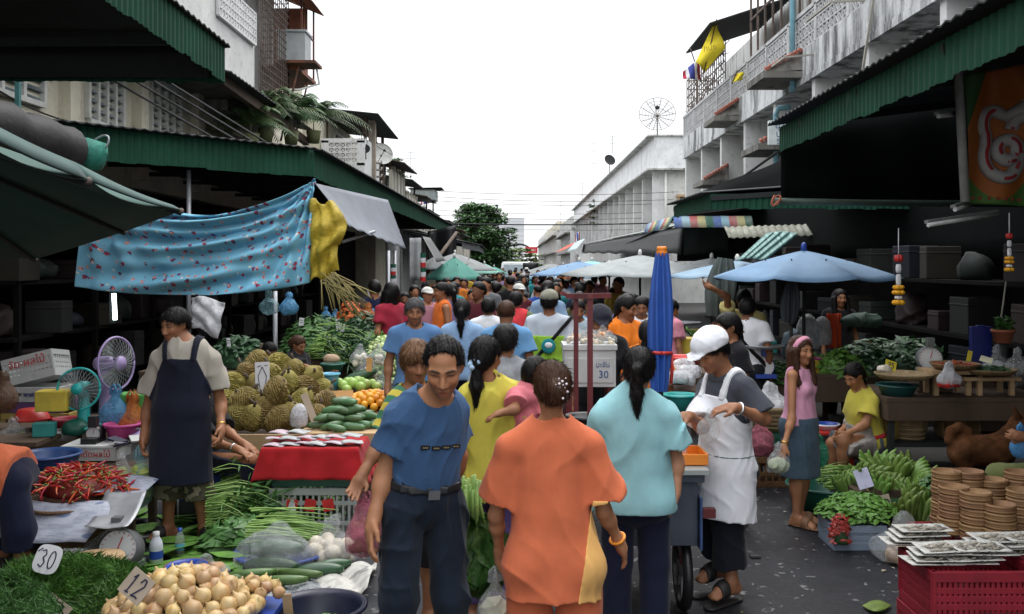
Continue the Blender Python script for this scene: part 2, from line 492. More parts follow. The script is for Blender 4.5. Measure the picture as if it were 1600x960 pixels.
 def arm(s, f, n, e, k=.03):
  q=s.s*(.86 if s.fem else 1)*(.5+.5*s.g);j=s.j
  f.cone(j['s'+n], j['e'+n], .047*q+e, .037*q+e, k);f.cone(j['e'+n], j['w'+n], .037*q+e, .024*q+e, k)
  m=j['e'+n].lerp(j['w'+n], .28);f.ell(m, (.038*q+e), None, k)
  return f
 def leg(s, f, n, e, k=.035):
  q=s.s*(.55+.45*s.g);j=s.j
  f.cone(j['h'+n], j['k'+n], .083*q+e, .056*q+e, k);f.cone(j['k'+n], j['a'+n], .053*q+e, .036*q+e, k)
  d=unit(j['a'+n]-j['k'+n]);m=j['k'+n].lerp(j['a'+n], .3)-s.fr*.015*q;f.ell(m, (.055*q+e, .055*q+e, .1*q+e), None, k)
  return f
 def foot(s, f, n, e=0, k=.02):
  q=s.s;a, t=s.j['a'+n], s.j['t'+n];d=unit(Vector((t.x-a.x, t.y-a.y, 0)));hz=a-d*.035*q-s.up*.048*q
  f.cone(a, hz, .036*q+e, .033*q+e, k);f.cone(hz, a.lerp(t, .55)-s.up*.012*q, .034*q+e, .037*q+e, k);f.cone(a, a.lerp(t, .6), .036*q+e, .034*q+e, k)
  f.cone(a.lerp(t, .5), t, .038*q+e, .027*q+e, k)
  x=d.cross(s.up)
  for i in range(5):
   b=t+x*((i-2)*.016*q);f.cone(b-d*.02*q, b+d*(.022-.005*abs(i-1.5))*q-s.up*.008*q, .012*q+e, .0095*q+e, .008)
  return f
 def hand(s, f, n, curl, hdir, palm):
  q=s.s*(.9 if s.fem else 1)*1.02;w=s.j['w'+n];e=s.j['e'+n];out=s.side*(1 if n=='L' else-1)
  fa=unit(w-e);d=unit(Vector(hdir))if hdir is not None else unit(fa+s.up*-.15)
  nrm=Vector(palm)if palm is not None else-out
  nrm=unit(nrm-d*nrm.dot(d));ac=d.cross(nrm)
  if ac.dot(s.front)<0 and abs(ac.dot(s.front))>.2:ac=-ac
  f.cone(w-fa*.03*q, w+d*.035*q, .027*q, .03*q, .02)
  Q=Matrix((ac, nrm, d)).transposed()
  f.ell(w+d*.055*q, (.041*q, .017*q, .05*q), Q, .018)
  for i, (o, L)in enumerate(((.029, .072), (.010, .08), (-.010, .075), (-.028, .06))):
   p=w+d*(.09-.004*abs(i-1))*q+ac*o*q;c=curl*(1+.12*i);dd=unit(d+ac*o*4)
   b=p-dd*.02*q
   for seg, (ln, ang)in enumerate(((.46, .55), (.32, 1.25), (.24, 1.75))):
    v=unit(dd*math.cos(c*ang)+nrm*math.sin(c*ang));p2=p+v*L*ln*q
    f.cone(b if seg==0 else p, p2, (.0098-.0008*seg)*q, (.0092-.0009*seg)*q, .006);p=p2
  b=w+d*.02*q+ac*.026*q;v1=unit(d*.75+ac*.62+nrm*.3);p=b+v1*.042*q;f.cone(b, p, .0145*q, .0115*q, .012)
  f.cone(p, p+unit(d*.95+ac*.12+nrm*.35)*.034*q, .0112*q, .009*q, .006)
  s.palmc=getattr(s, 'palmc', {});s.palmc[n]=w+d*.085*q+nrm*.03*q
 def headf(s, f, face=True):
  hp, hs, Q=s.hp, s.hs, s.HQ;fem=s.fem
  f.ell(hp((0, -.012, .028)), (.073*hs, .092*hs, .083*hs), Q, .02)
  f.ell(hp((0, .02, -.035)), (.060*hs*(.95 if fem else 1.03), .068*hs, .075*hs), Q, .03)
  f.cone(hp((0, .068, -.092)), hp((0, .045, -.085)), .020*hs, .03*hs, .025)
  f.cone(hp((0, -.03, -.055)), s.j['neck']-s.up*.03*s.s, .051*hs*(.9 if fem else 1.05), .055*s.s*(.88 if fem else 1.05), .03)
  if face:
   for x in(-1, 1):
    f.ell(hp((x*.035, .062, -.025)), .022*hs, None, .02)
    f.cone(hp((x*.012, .078, .021)), hp((x*.05, .064, .019)), .009*hs, .008*hs, .014)
    f.ell(hp((x*.031, .092, .001)), (.021*hs, .016*hs, .011*hs), Q, .012, 's')
    f.ell(hp((x*.0305, .0655, .000)), (.0135*hs), None, .004)
    f.cone(hp((x*.016, .0805, .0065)), hp((x*.046, .071, .006)), .0038*hs, .003*hs, .006)
    f.cone(hp((x*.018, .080, -.0075)), hp((x*.044, .071, -.0065)), .003*hs, .0028*hs, .006)
    f.ell(hp((x*.0125, .091, -.040)), .0095*hs, None, .008)
    f.cone(hp((x*.071, -.012, .012)), hp((x*.068, -.008, -.028)), .0125*hs, .009*hs, .006);f.ell(hp((x*.078, -.017, .006)), (.006*hs, .018*hs, .027*hs), Q, .008)
   f.cone(hp((0, .083, .012)), hp((0, .1025, -.034)), .0085*hs, .0125*hs, .012)
   f.ell(hp((0, .079, -.066)), (.025*hs, .014*hs, .008*hs), Q, .008);f.ell(hp((0, .079, -.0785)), (.021*hs, .0135*hs, .0085*hs), Q, .007)
   f.ell(hp((0, .097, -.0715)), (.026*hs, .012*hs, .0022*hs), Q, .004, 's')
  else:
   f.cone(hp((0, .08, .01)), hp((0, .1, -.034)), .01*hs, .014*hs, .015)
   for x in(-1, 1):f.ell(hp((x*.076, -.012, .0)), (.009*hs, .018*hs, .03*hs), Q, .008)
 def body(s, face, hands, curl, hdir, palm, legs, feet):
  f=Field();s.headf(f, face);s.torso(f, -.012)
  for i, n in enumerate('LR'):
   s.arm(f, n, 0)
   if hands:s.hand(f, n, curl[i], hdir[i], palm[i])
   else:f.cone(s.j['w'+n], s.j['w'+n]+unit(s.j['w'+n]-s.j['e'+n])*.12*s.s, .03*s.s, .022*s.s)
   if legs:
    s.leg(f, n, 0)
    if feet:s.foot(f, n)
  s.bodyf=f
  Hi=np.array(s.HQ.transposed(), np.float32);hc=V3(s.hc);hs=s.hs
  def colfn(v):
   c=np.ones((len(v), 3), np.float32);q=((v-hc)@Hi.T)/hs
   lip=np.exp(-((q[:, 0]/.023)**4+((q[:, 2]+.072)/.012)**4+((q[:, 1]-.085)/.03)**4))
   c=c*(1-lip[:, None]*np.array([.28, .5, .45], np.float32))
   ck=np.exp(-(((np.abs(q[:, 0])-.04)/.022)**2+((q[:, 2]+.03)/.022)**2+((q[:, 1]-.07)/.04)**2))
   c=c*(1-ck[:, None]*np.array([-.06, .1, .1], np.float32))
   return c
  ex=None
  if face:
   ex=MB();e=Vector
   for x in(-1, 1):
    if face!='back':
     ex.ell(s.hp((x*.0305, .0662, -.0003)), (.0125*hs, .0125*hs, .0125*hs), 12, 8, 1)
     g=s.hp((x*.0305, .0735, -.001));ex.ell(g, (.0062*hs, )*3, 10, 6, 2)
     ex.tube([s.hp((x*.0155, .0815, .003)), s.hp((x*.024, .084, .0072)), s.hp((x*.036, .081, .0072)), s.hp((x*.047, .0725, .002))], [.001*hs, .0016*hs, .0018*hs, .001*hs], 5, 3)
     ex.tube([s.hp((x*.012, .0885, .021)), s.hp((x*.026, .0865, .0265)), s.hp((x*.04, .079, .0265)), s.hp((x*.052, .069, .0205))], [.0022*hs, .0042*hs*(.7 if s.fem else 1), .0036*hs*(.7 if s.fem else 1), .001*hs], 6, 3)
  solid('body', f, s.lo, s.hi, s.vox, [s.skinmat, EYEW, DARK, BROW], s.t, extra=ex, colfn=colfn)
 def hairdo(s, style):
  hp, hs, Q=s.hp, s.hs, s.HQ;f=Field();m=s.hairm
  th=.010 if style not in('buzz', 'receding')else .006
  f.ell(hp((0, -.014, .030)), ((.075+th)*hs, (.094+th)*hs, (.085+th)*hs), Q, .02)
  if style not in('buzz', ):f.ell(hp((0, -.045, -.01)), ((.068+th)*hs, (.06+th)*hs, (.085+th*.6)*hs), Q, .03)
  if style=='receding':
   f.ell(hp((0, .105, .052)), (.057*hs, .080*hs, .058*hs), Q, .008, 's');[f.ell(hp((x*.045, .075, .06)), (.022*hs, .04*hs, .035*hs), Q, .008, 's')for x in(-1, 1)]
   f.ell(hp((0, .105, -.045)), (.12*hs, .112*hs, .088*hs), Q, .01, 's')
  elif style=='curly':
   f.ell(hp((0, .0, .055)), (.09*hs, .1*hs, .08*hs), Q, .02);f.ell(hp((0, .11, -.025)), (.085*hs, .085*hs, .075*hs), Q, .01, 's')
  elif style=='fringe':
   f.ell(hp((0, .045, .045)), (.074*hs, .055*hs, .052*hs), Q, .02);f.ell(hp((0, .12, -.045)), (.075*hs, .085*hs, .068*hs), Q, .01, 's')
  else:
   f.ell(hp((0, .115, -.018)), (.072*hs, .095*hs, .085*hs), Q, .012, 's')
  f.cut(hp((0, -.09, {'long':-.3, 'ponytail':-.075, 'lowtail':-.085, 'bun':-.075, 'fringe':-.085}.get(style, -.055))), Q@Vector((0, .62 if style!='fringe' else .2, -1)), .01)
  if style not in('long', 'fringe'):
   for x in(-1, 1):f.ell(hp((x*.078, .012, -.03)), (.022*hs, .032*hs, .045*hs), Q, .008, 's')
  lo, hi=np.array(s.hc)-.2*hs, np.array(s.hc)+.2*hs
  if style=='ponytail':
   b=hp((0, -.105, .015));c=b+(Q@Vector((0, -.05, -.02)))*hs;e=b+s.up*(-.26*hs)+(Q@Vector((0, -.03, 0)))*hs
   f.cone(b, c, .03*hs, .03*hs, .015);f.cone(c, c.lerp(e, .5), .03*hs, .036*hs, .01);f.cone(c.lerp(e, .5), e, .036*hs, .012*hs, .01)
   lo=np.minimum(lo, np.array(e)-.08)
  elif style=='lowtail':
   b=hp((0, -.098, -.05));c=b+s.up*-.05*hs;e=b+s.up*(-.24*hs)
   f.ell(hp((0, -.07, -.03)), (.06*hs, .045*hs, .06*hs), Q, .03);f.cone(b, b.lerp(e, .5), .024*hs, .042*hs, .012);f.cone(b.lerp(e, .5), e, .042*hs, .016*hs, .01)
   lo=np.minimum(lo, np.array(e)-.08)
  elif style=='bun':
   f.ell(hp((0, -.125, -.02)), (.05*hs, .042*hs, .055*hs), Q, .018)
  elif style=='long':
   for x in(-1, 0, 1):
    a=hp((x*.06, -.05+.02*abs(x), -.02));e=hp((x*.085, -.05+.05*abs(x), -.27 if x else-.3))
    f.cone(a, e, .052*hs, .04*hs, .03)
   f.cone(hp((.085, .02, 0)), hp((.085, .075, -.26)), .026*hs, .03*hs, .03);f.cone(hp((-.085, .02, 0)), hp((-.085, .075, -.26)), .026*hs, .03*hs, .03)
   lo=lo-.2*hs
  f.noise=wrinkle(.006*hs, 75 if style!='curly' else 60, 3, (1, 1, .35)if style!='curly' else(1, 1, 1), 4)
  if s.vox>.0125:return solid('hair', f, lo, hi, s.vox*.85, m, s.t)
  v, q=polygonise(f, lo, hi, max(.005, s.vox*.85));r=np.random.RandomState(int(abs(s.root.x*1000))%9999)
  k=r.randint(0, len(v), 2600 if s.vox<.009 else 1100);b0=v[k];e=.002
  g=np.stack([f.ev(b0+np.eye(3, dtype=np.float32)[i]*e)-f.ev(b0-np.eye(3, dtype=np.float32)[i]*e)for i in range(3)], 1);g/=np.linalg.norm(g, axis=1, keepdims=True)+1e-9
  tie={'ponytail':(0, -.13, .01), 'lowtail':(0, -.11, -.06), 'bun':(0, -.14, -.02)}.get(style)
  fl=(V3(hp(tie))-b0)if tie else(b0-V3(hp((.01, -.03, .10))))*np.array([1, 1, .6])+np.array([0, 0, -.05])*hs
  if tie:low=b0[:, 2]<hp(tie).z-.02*hs;fl[low]=np.array([0, 0, -1])
  fl=fl+r.randn(len(k), 3)*.35*np.linalg.norm(fl, axis=1, keepdims=True)*(1.6 if style=='curly' else .6);fl=fl-g*np.einsum('ij,ij->i', fl, g)[:, None];fl/=np.linalg.norm(fl, axis=1, keepdims=True)+1e-9
  L=(r.uniform(.02, .045, len(k))*hs*(.45 if style in('receding', 'buzz')else 1))[:, None];sd=np.cross(fl, g)*.0011*hs;p1=b0+fl*L*.55+g*.004*hs;p2=b0+fl*L-g*(.004*r.rand(len(k), 1)-.004)*hs
  V=np.concatenate([b0-sd, b0+sd, p1-sd*.8, p1+sd*.8, p2]);n=len(k);i0=len(v)+np.arange(n)
  me=fast_mesh('hair', np.concatenate([v, V]), [tuple(x)for x in q.tolist()]+[tuple(x)for x in np.stack([i0, i0+n, i0+3*n, i0+2*n], 1).tolist()]+[tuple(x)for x in np.stack([i0+2*n, i0+3*n, i0+4*n], 1).tolist()], [m], None, True)
  return link('hair', me, s.t)
 def cloth(s, name, f, mat, label=None, amp=.007, freq=14, seed=0, vox=None, parent=None, st=(1, 1, .42)):
  if amp:f.noise=wrinkle(amp*.8, freq, seed+int(abs(s.root.x*100)), st, 6)
  o=solid(name, f, s.lo, s.hi, vox or s.vox*(1.25 if s.vox>.008 else 1), mat, parent or s.t)
  if o and label:o['label']=label
  return o
 def shirt(s, mat, sleeve=.62, hem=-.03, e=.016, flare=.0, neck=.075, tank=False, name='shirt', bare=False, amp=.008, collar=None, loose=.02, mats=None):
  f=Field();q=s.s;s.torso(f, e, low=hem<.05)
  hp_=s.j['pelvis']+s.trunk*hem*q
  f.cone(s.tp(.5), hp_, .135*q*s.g+e, .15*q*s.g+e+flare, .05, cap=True, fl=(s.front, .74))
  f.cut(hp_, -s.trunk)
  if not tank:
   for n in 'LR':
    a, b, w=s.j['s'+n], s.j['e'+n], s.j['w'+n];q2=q*(.88 if s.fem else 1)
    if sleeve<=1:f.cone(a, a.lerp(b, sleeve), .048*q2+e, .05*q2+e+loose, .035, cap=True)
    else:
     f.cone(a, b, .055*q2+e, .045*q2+e, .035);f.cone(b, b.lerp(w, sleeve-1), .045*q2+e, .036*q2+e, .02, cap=True)
  else:
   for n in 'LR':f.ell(s.j['s'+n]+s.side*(1 if n=='L' else-1)*.035*q, (.062*q, .16*q, .115*q), s.TQ, .01, 's')
  nb=s.j['neck']+s.trunk*.03*q+s.front*.018*q
  f.ell(nb, (neck*q, neck*1.1*q, (.055 if not bare else .1)*q), s.TQ, .008, 's')
  s.shirtf=f
  o=s.cloth(name, f, mat, amp=amp)
  if collar is not None:
   c=Field();c.sub_field(f, .007);c2=s.j['neck']+s.trunk*.012*q;c.ell(c2+s.front*.02*q, (.1*q, .115*q, .06*q), s.TQ, .004, 'x');c.ell(nb+s.up*.02, (neck*.93*q, neck*1.0*q, .07*q), s.TQ, .006, 's')
   s.cloth('collar', c, collar, amp=0, parent=o)
  return o
 def trousers(s, mat, end=.97, e=.014, waist=.1, width=.0, name='trousers', amp=.007):
  f=Field();q=s.s;s.hips(f, e, .03)
  f.cone(s.j['pelvis'], s.j['pelvis']+s.trunk*.1*q, .14*q*s.g+e, .135*q*s.g+e, .04, fl=(s.front, .78))
  for n in 'LR':
   a, b, c=s.j['h'+n], s.j['k'+n], s.j['a'+n];g=.55+.45*s.g
   if end<=.5:f.cone(a, a.lerp(b, end*2), .085*q*g+e, .072*q*g+e+width, .03, cap=True)
   else:
    f.cone(a, b, .085*q*g+e, .062*q*g+e+width*.5, .012);f.cone(b, b.lerp(c, end*2-1), .062*q*g+e+width*.5, .052*q*g+e+width, .03, cap=True)
  f.cut(s.j['pelvis']+s.trunk*waist*q, s.trunk);s.trf=f
  return s.cloth(name, f, mat, amp=amp, freq=11, st=(1, 1, .7))
 def skirt(s, mat, length=.42, top=.1, r0=.135, r1=.2, name='skirt', fl=.8, dirn=None, amp=.012):
  f=Field();q=s.s;a=s.j['pelvis']+s.trunk*top*q;d=-s.up if dirn is None else unit(dirn)
  s.hips(f, .024);f.cone(s.j['pelvis'], s.j['pelvis']+d*length*q, r0*q+.02, r1*q, .03, cap=True, fl=(s.front, fl));f.cone(a, s.j['pelvis'], .13*q, .15*q, .03, fl=(s.front, fl))
  f.cut(a, s.trunk);return s.cloth(name, f, mat, amp=amp, freq=16, st=(1, 1, .1))
 def band(s, name, base, mat, e, p, n, w, parent=None):
  """a strip of cloth following another garment: base inflated by e between two planes"""
  f=Field();f.sub_field(base, e);n=unit(n);f.cut(Vector(p)+n*w/2, n);f.cut(Vector(p)-n*w/2, -n)
  return s.cloth(name, f, mat, amp=0, parent=parent)
 def apron(s, mat, bottom=.42, bib=.78, bibw=.1, strap=True, wide=.17, name='apron', wrap=.0, trim=None):
  f=Field();q=s.s;e=.012
  b=Field();b.sub_field(s.shirtf, .011);b.cut(s.tp(bib), s.trunk)
  for x in(-1, 1):b.cut(s.tp(bib)+s.side*x*bibw*q, unit(s.side*x+s.trunk*.42));
  f.sub_field(b, 0)
  lo=s.j['pelvis'].copy();bt=Vector((lo.x, lo.y, s.root.z*0+bottom*q))+s.front*.02
  f.cone(s.tp(.28), s.j['pelvis'], .165*q*s.g, wide*q*s.g, .02, cap0=True, fl=(s.front, .78));f.cone(s.j['pelvis'], bt, wide*q*s.g, (wide+.015)*q*s.g, .02, cap=True, fl=(s.front, .8))
  f.cut(s.j['pelvis']+s.fr*wrap, -s.fr)
  o=s.cloth(name, f, mat, amp=.007, freq=14, st=(1, 1, .25));s.apf=f
  if strap:
   for x in(-1, 1):
    g=Field();g.sub_field(s.shirtf, .014);c=s.tp(bib)+s.side*x*(bibw-.02)*q;d=unit(s.side+s.trunk*(.1*-x))
    g.cut(c+d*.018*q, d);g.cut(c-d*.018*q, -d);g.cut(s.tp(bib-.03), -s.trunk)
    s.cloth('strap', g, mat, amp=0, parent=o)
  return o
 def cap(s, mat, brim=True, name='cap', flop=.0, brimmat=None):
  f=Field();hp, hs, Q=s.hp, s.hs, s.HQ
  f.ell(hp((0, -.012, .048+flop)), ((.092+flop)*hs, (.112+flop)*hs, (.082+flop)*hs), Q, .02);f.cut(hp((0, 0, .035)), Q@Vector((0, .18, -1)), .006)
  if brim:
   f.cone(hp((0, .06, .045)), hp((0, .125, .034)), .075*hs, .055*hs, .012, fl=(Q@Vector((0, 0, 1)), .12))
  f.noise=wrinkle(.004, 40, 5)
  return solid(name, f, np.array(s.hc)-.25*hs, np.array(s.hc)+.25*hs, max(.005, s.vox*.9), mat, s.t)
 def sandals(s, mat, name='sandal'):
  for n in 'LR':
   f=Field();q=s.s;a, t=s.j['a'+n], s.j['t'+n];d=unit(Vector((t.x-a.x, t.y-a.y, 0)))
   z=Vector((0, 0, 1));a0=Vector((a.x, a.y, .012))-d*.055*q;t0=Vector((t.x, t.y, .012))+d*.03*q
   f.cone(a0, t0, .036*q, .046*q, .01, fl=(z, .28))
   m=a.lerp(t, .62);x=d.cross(z)
   g=Field();s.foot(g, n, .008);g.cut(m+d*.03*q, d);g.cut(m-d*.035*q, -d);f.sub_field(g, 0)
   solid(name, f, np.array(a)-.28, np.array(a)+.28, max(.005, s.vox*.8), mat, s.t)
 def ring(s, name, n, t, r, mat, w=.006):
  p=s.j['e'+n].lerp(s.j['w'+n], t);d=unit(s.j['w'+n]-s.j['e'+n]);u, v=perp(d)
  mb=MB();k=18
  mb.tube([p+(u*math.cos(2*PI*i/k)+v*math.sin(2*PI*i/k))*r for i in range(k+1)], w, 6, 0, False)
  return mb.build(name, mat, s.t)
EXPOSURE=.42
def asphalt():
 m, nt, b, N, L=nodes_of('wet asphalt');v=coords(nt)
 c=ramp(nt, noise(nt, v, 1.3, 6), [(.3, (.011, .012, .015)), (.7, (.028, .029, .034))])
 c=mixc(nt, ramp(nt, noise(nt, v, 140, 3, .7), [(.56, 0.), (.66, .55)]), c, (.07, .07, .076))
 vo=N.new('ShaderNodeTexVoronoi');vo.inputs['Scale'].default_value=13;vo.inputs['Randomness'].default_value=1
 wv=mixc(nt, .35, v, noise_col(nt, v, 5));L.new(wv, vo.inputs['Vector'])
 chips=ramp(nt, vo.outputs['Distance'], [(.14, 1.), (.22, 0.)])
 pick=ramp(nt, noise(nt, v, 3.5, 3), [(.38, 0.), (.47, .9)])
 k=N.new('ShaderNodeMath');k.operation='MULTIPLY';L.new(chips, k.inputs[0]);L.new(pick, k.inputs[1])
 c=mixc(nt, k.outputs[0], c, (.21, .205, .20))
 L.new(c, b.inputs['Base Color'])
 L.new(ramp(nt, noise(nt, v, .9, 5), [(.40, .30), (.60, .75)]), b.inputs['Roughness']);b.inputs['Specular IOR Level'].default_value=.3
 bump(nt, b, noise(nt, v, 90, 4, .7), .5, .012);return m
def noise_col(nt, v, scale):
 n=nt.nodes.new('ShaderNodeTexNoise');n.inputs['Scale'].default_value=scale;nt.links.new(v, n.inputs['Vector']);return n.outputs['Color']
def stained(name, base, stain=(.045, .043, .038), amt=.55, vs=.16, sc=1.6):
 """weathered render with rain streaks"""
 if name in MC:return MC[name]
 m, nt, b, N, L=nodes_of(name);v=coords(nt);v2=coords(nt, 'Object', (1, 1, vs))
 c=ramp(nt, noise(nt, v, 1.1, 6), [(.3, scl(base, .82)), (.7, scl(base, 1.1))])
 s1=ramp(nt, noise(nt, v2, sc*1.7, 7, .68), [(amt, 0.), (amt+.17, .85)])
 c=mixc(nt, s1, c, stain)
 c=mixc(nt, ramp(nt, noise(nt, v, 7, 6, .7), [(.56, 0.), (.72, .5)]), c, scl(stain, 2.4))
 L.new(c, b.inputs['Base Color']);b.inputs['Roughness'].default_value=.9;b.inputs['Specular IOR Level'].default_value=.2
 bump(nt, b, noise(nt, v, 22, 6), .3, .02);MC[name]=m;return m
def painted_iron(name, col, wear=(.16, .2, .18), amt=.64):
 if name in MC:return MC[name]
 m, nt, b, N, L=nodes_of(name);v=coords(nt);v2=coords(nt, 'Object', (9, 9, .7))
 c=ramp(nt, noise(nt, v, 1.7, 5), [(.3, scl(col, .75)), (.7, scl(col, 1.2))])
 c=mixc(nt, ramp(nt, noise(nt, v2, 1.6, 5, .7), [(amt, 0.), (amt+.09, .7)]), c, wear)
 L.new(c, b.inputs['Base Color']);b.inputs['Roughness'].default_value=.65;b.inputs['Specular IOR Level'].default_value=.15
 MC[name]=m;return m
GREENIRON=painted_iron('green painted corrugated iron', (.013, .060, .035), (.10, .15, .12))
DARKIRON=M('dark roof iron', (.012, .014, .014), .8)
RUST=M('rusty iron', (.16, .055, .028), .85, .5, 5, alt=(.06, .035, .03));GREYIRON=M('grey roof iron', (.10, .105, .11), .7, .3, 4, alt=(.13, .08, .05), altamt=.56)
CONC=stained('grey stained concrete', (.50, .50, .48), amt=.50);CONCW=stained('white stained render', (.68, .68, .67), amt=.60);CREAM=stained('cream stained render', (.64, .60, .48), amt=.62)
CONCD=stained('dark stained concrete', (.22, .21, .19), amt=.5);RBW=stained('off white render', (.66, .66, .63), amt=.58)
GLASS=M('dusty louvre glass', (.16, .20, .22), .18, .3, 3);GLASSD=M('dark window glass', (.02, .024, .028), .12, .3, 3)
FRAMEW=M('white window frame', (.62, .62, .58), .6, .2);WOOD=M('weathered wood', (.075, .048, .03), .8, .35, 3, stretch=(1, 1, .2));WOODL=M('pale wood', (.42, .28, .15), .75, .25, 5, stretch=(.3, 1, 1))
SHOPDARK=M('dark shop interior', (.008, .0075, .007), .95, .5, 2, spec=.1);SHUTTER=M('dark shutter', (.03, .03, .032), .7, .3, 3)  # shop interior near black: the shade under the awnings is put into the colour
STEELP=M('galvanised pole', (.42, .43, .45), .45, .2, 8, metal=.6);PIPEB=M('light blue pipe', (.20, .42, .50), .55, .15);CABLE=M('cable', (.012, .012, .013), .7)
CAGE=M('cage iron', (.12, .09, .075), .8, .4);BLUEPAINT=M('teal paint', (.06, .2, .2), .6)
TILE=M('red roof tile', (.36, .12, .08), .8, .3)
MB().sheet(lambda u, v:(-400+800*u, -12+1200*v, -.004), 2, 2).build('ground', M('packed dirt', (.07, .065, .06), .95), kind='structure')
MB().sheet(lambda u, v:(-3.1+6.2*u, -12+330*v, 0), 2, 8).build('road', asphalt(), kind='structure')
PAVE=M('grey paving', (.035, .034, .033), .85, .3, 4)
for x in(-1, 1):
 MB().box((x*6.1, 160, .05), (6.0, 345, .1)).build('pavement', PAVE, kind='structure', bevel=.01)
def corrugated_strip(mb, a, b, z0, z1, z0b=None, z1b=None, pitch=.09, amp=.013, m=0, wob=.0):
 """upright corrugated sheet from a to b (plan points), bottom z0 to top z1; the b end may have other heights"""
 a, b=Vector((a[0], a[1], 0)), Vector((b[0], b[1], 0));L=(b-a).length;n=max(2, int(L/pitch*4));d=(b-a).normalized();o=Vector((d.y, -d.x, 0))
 z0b=z0 if z0b is None else z0b;z1b=z1 if z1b is None else z1b;rnd=random.Random(int(L*100))
 saw=[0, amp, amp, 0];jag=[rnd.uniform(-wob, wob)for _ in range(n//8+2)]
 def fn(u, v):
  i=int(round(u*n));p=a.lerp(b, u)+o*(saw[i%4]+.02*math.sin(u*9)*wob*10);t0=z0+(z0b-z0)*u+jag[i//8];t1=z1+(z1b-z1)*u
  return(p.x, p.y, t0+(t1-t0)*v)
 mb.sheet(fn, n, 1, m, .004, False)
def awning(label, path, h, wall_x, rise, mat=GREENIRON, roofmat=DARKIRON, wob=.012, over=.12):
 """path: (x, y, z of lower edge) along the front; the roof climbs from it back to the wall"""
 t=thing('awning', label, 'awning', (path[0][0], path[0][1], path[0][2]))
 fa=MB()
 for p, q in zip(path[:-1], path[1:]):corrugated_strip(fa, p, q, p[2], p[2]+h, q[2], q[2]+h, wob=wob)
 fa.build('fascia', mat, t, True)
 ro=MB();cs=0
 for p, q in zip(path[:-1], path[1:]):
  a, b=Vector((p[0], p[1], p[2]+h+.006)), Vector((q[0], q[1], q[2]+h+.006));n=max(2, int((b-a).length/.13)*2);d=(b-a).normalized();o=Vector((d.y, -d.x, 0));sg=1 if wall_x>0 else-1
  if o.x*sg>0:o=-o
  def fn(u, v):
   e=a.lerp(b, u)+o*over;w=Vector((wall_x, e.y, e.z+rise));r=e.lerp(w, v);i=int(round(u*n));return(r.x, r.y, r.z+(.018 if i%2 else 0)+.004)
  ro.sheet(fn, n, 1, 0, .012, False)
 ro.build('roof', roofmat, t, True)
 for p, q in zip(path[:-1], path[1:]):
  L=(Vector(q)-Vector(p)).length
  if abs(q[0]-p[0])>2:continue
  for i in range(int(L/1.6)+1):
   bm=MB();e=Vector(p).lerp(Vector(q), min(1, i*1.6/L));bm.bar((e.x, e.y, e.z+h-.06), (wall_x*.985, e.y, e.z+h+rise-.1), .05, .07);bm.build('rafter', DARKIRON, t, True)
 return t
t=awning('green corrugated awning at top left, closest to the camera, dark underneath', [(-2.55, -1.5, 3.75), (-2.63, 8.6, 3.58), (-6.2, 8.62, 3.62)], .31, -6.2, .02, over=.05)
MB().box((-4.5, 8.52, 3.78), (3.5, .03, .34)).build('shade_board', DARKIRON, t, True)  # dark board added to stand in for the shade under the awning
awning('long green corrugated awning on the left above the blue printed cloth', [(-6.1, 9.1, 3.1), (-5.0, 10.0, 3.08), (-2.72, 12.7, 3.09), (-2.7, 22, 3.08), (-2.68, 40, 3.05)], .36, -6.2, .08)
awning('large green corrugated awning at top right over the dark stalls', [(2.60, -2.0, 3.1), (2.60, 5.9, 3.08), (2.68, 9.85, 3.1)], .255, 6.9, .55)
awning('small green awning on the right beyond the sign, between the big awning and striped canopy', [(6.1, 13.5, 2.72), (2.7, 13.5, 2.72), (2.7, 16.7, 2.74)], .21, 6.9, .3)
awning('low dark grey awning far along the left side beside the green umbrella', [(-2.4, 41, 2.55), (-1.9, 47, 2.5), (-2.2, 60, 2.5)], .3, -5, .5, GREYIRON)
def tarp(name, label, cat, fn, nu, nv, mat, thick=.006, group=None):
 o=MB().sheet(fn, nu, nv, 0, thick).build(name, mat, None, True);tag(o, label, cat, group);return o
GTARP=M('dark grey tarpaulin', (.06, .062, .06), .6, .25, 3, bmp=.4, bscale=6);GTARPL=M('bluish grey tarpaulin', (.13, .145, .175), .55, .2, 3, bmp=.4, bscale=8)
t=thing('awning', 'long dark grey tarpaulin awning down the right side under the white building', 'awning', (4.3, 25, 2.2))
m=MB();m.sheet(lambda u, v:(4.32-.10*v, 25+39*u, 2.92+.22*u-(.75-.2*u)*v+.03*math.sin(u*40)*v), 60, 4, 0, .01)
m.sheet(lambda u, v:(4.3+1.9*v, 24.99, 2.90-.75*u+.2*v), 4, 4, 0, .01);m.build('side_drop', GTARP, t, True)
m=MB();m.sheet(lambda u, v:(4.25+2.2*v, 24.9+39.2*u, 2.94+.22*u+.5*v), 20, 2, 0, .02);m.build('roof', M('pale awning edge', (.30, .33, .30), .7), t, True)
def stripes():
 m, nt, b, N, L=nodes_of('striped canopy cloth');tc=N.new('ShaderNodeTexCoord');sp=N.new('ShaderNodeSeparateXYZ');L.new(tc.outputs['UV'], sp.inputs[0])
 r=N.new('ShaderNodeValToRGB');r.color_ramp.interpolation='CONSTANT';e=r.color_ramp.elements
 cs=[(.06, .12, .32), (.22, .36, .42), (.34, .08, .08), (.38, .34, .15), (.03, .11, .07)]*2
 while len(e)<len(cs):e.new(.5)
 for i, c in enumerate(cs):e[i].position=i/len(cs);e[i].color=(*c, 1)
 L.new(sp.outputs[0], r.inputs[0]);c=mixc(nt, ramp(nt, noise(nt, coords(nt), 5, 5), [(.4, 0.), (.7, .5)]), r.outputs[0], (.3, .3, .28));L.new(c, b.inputs['Base Color']);b.inputs['Roughness'].default_value=.8;return m
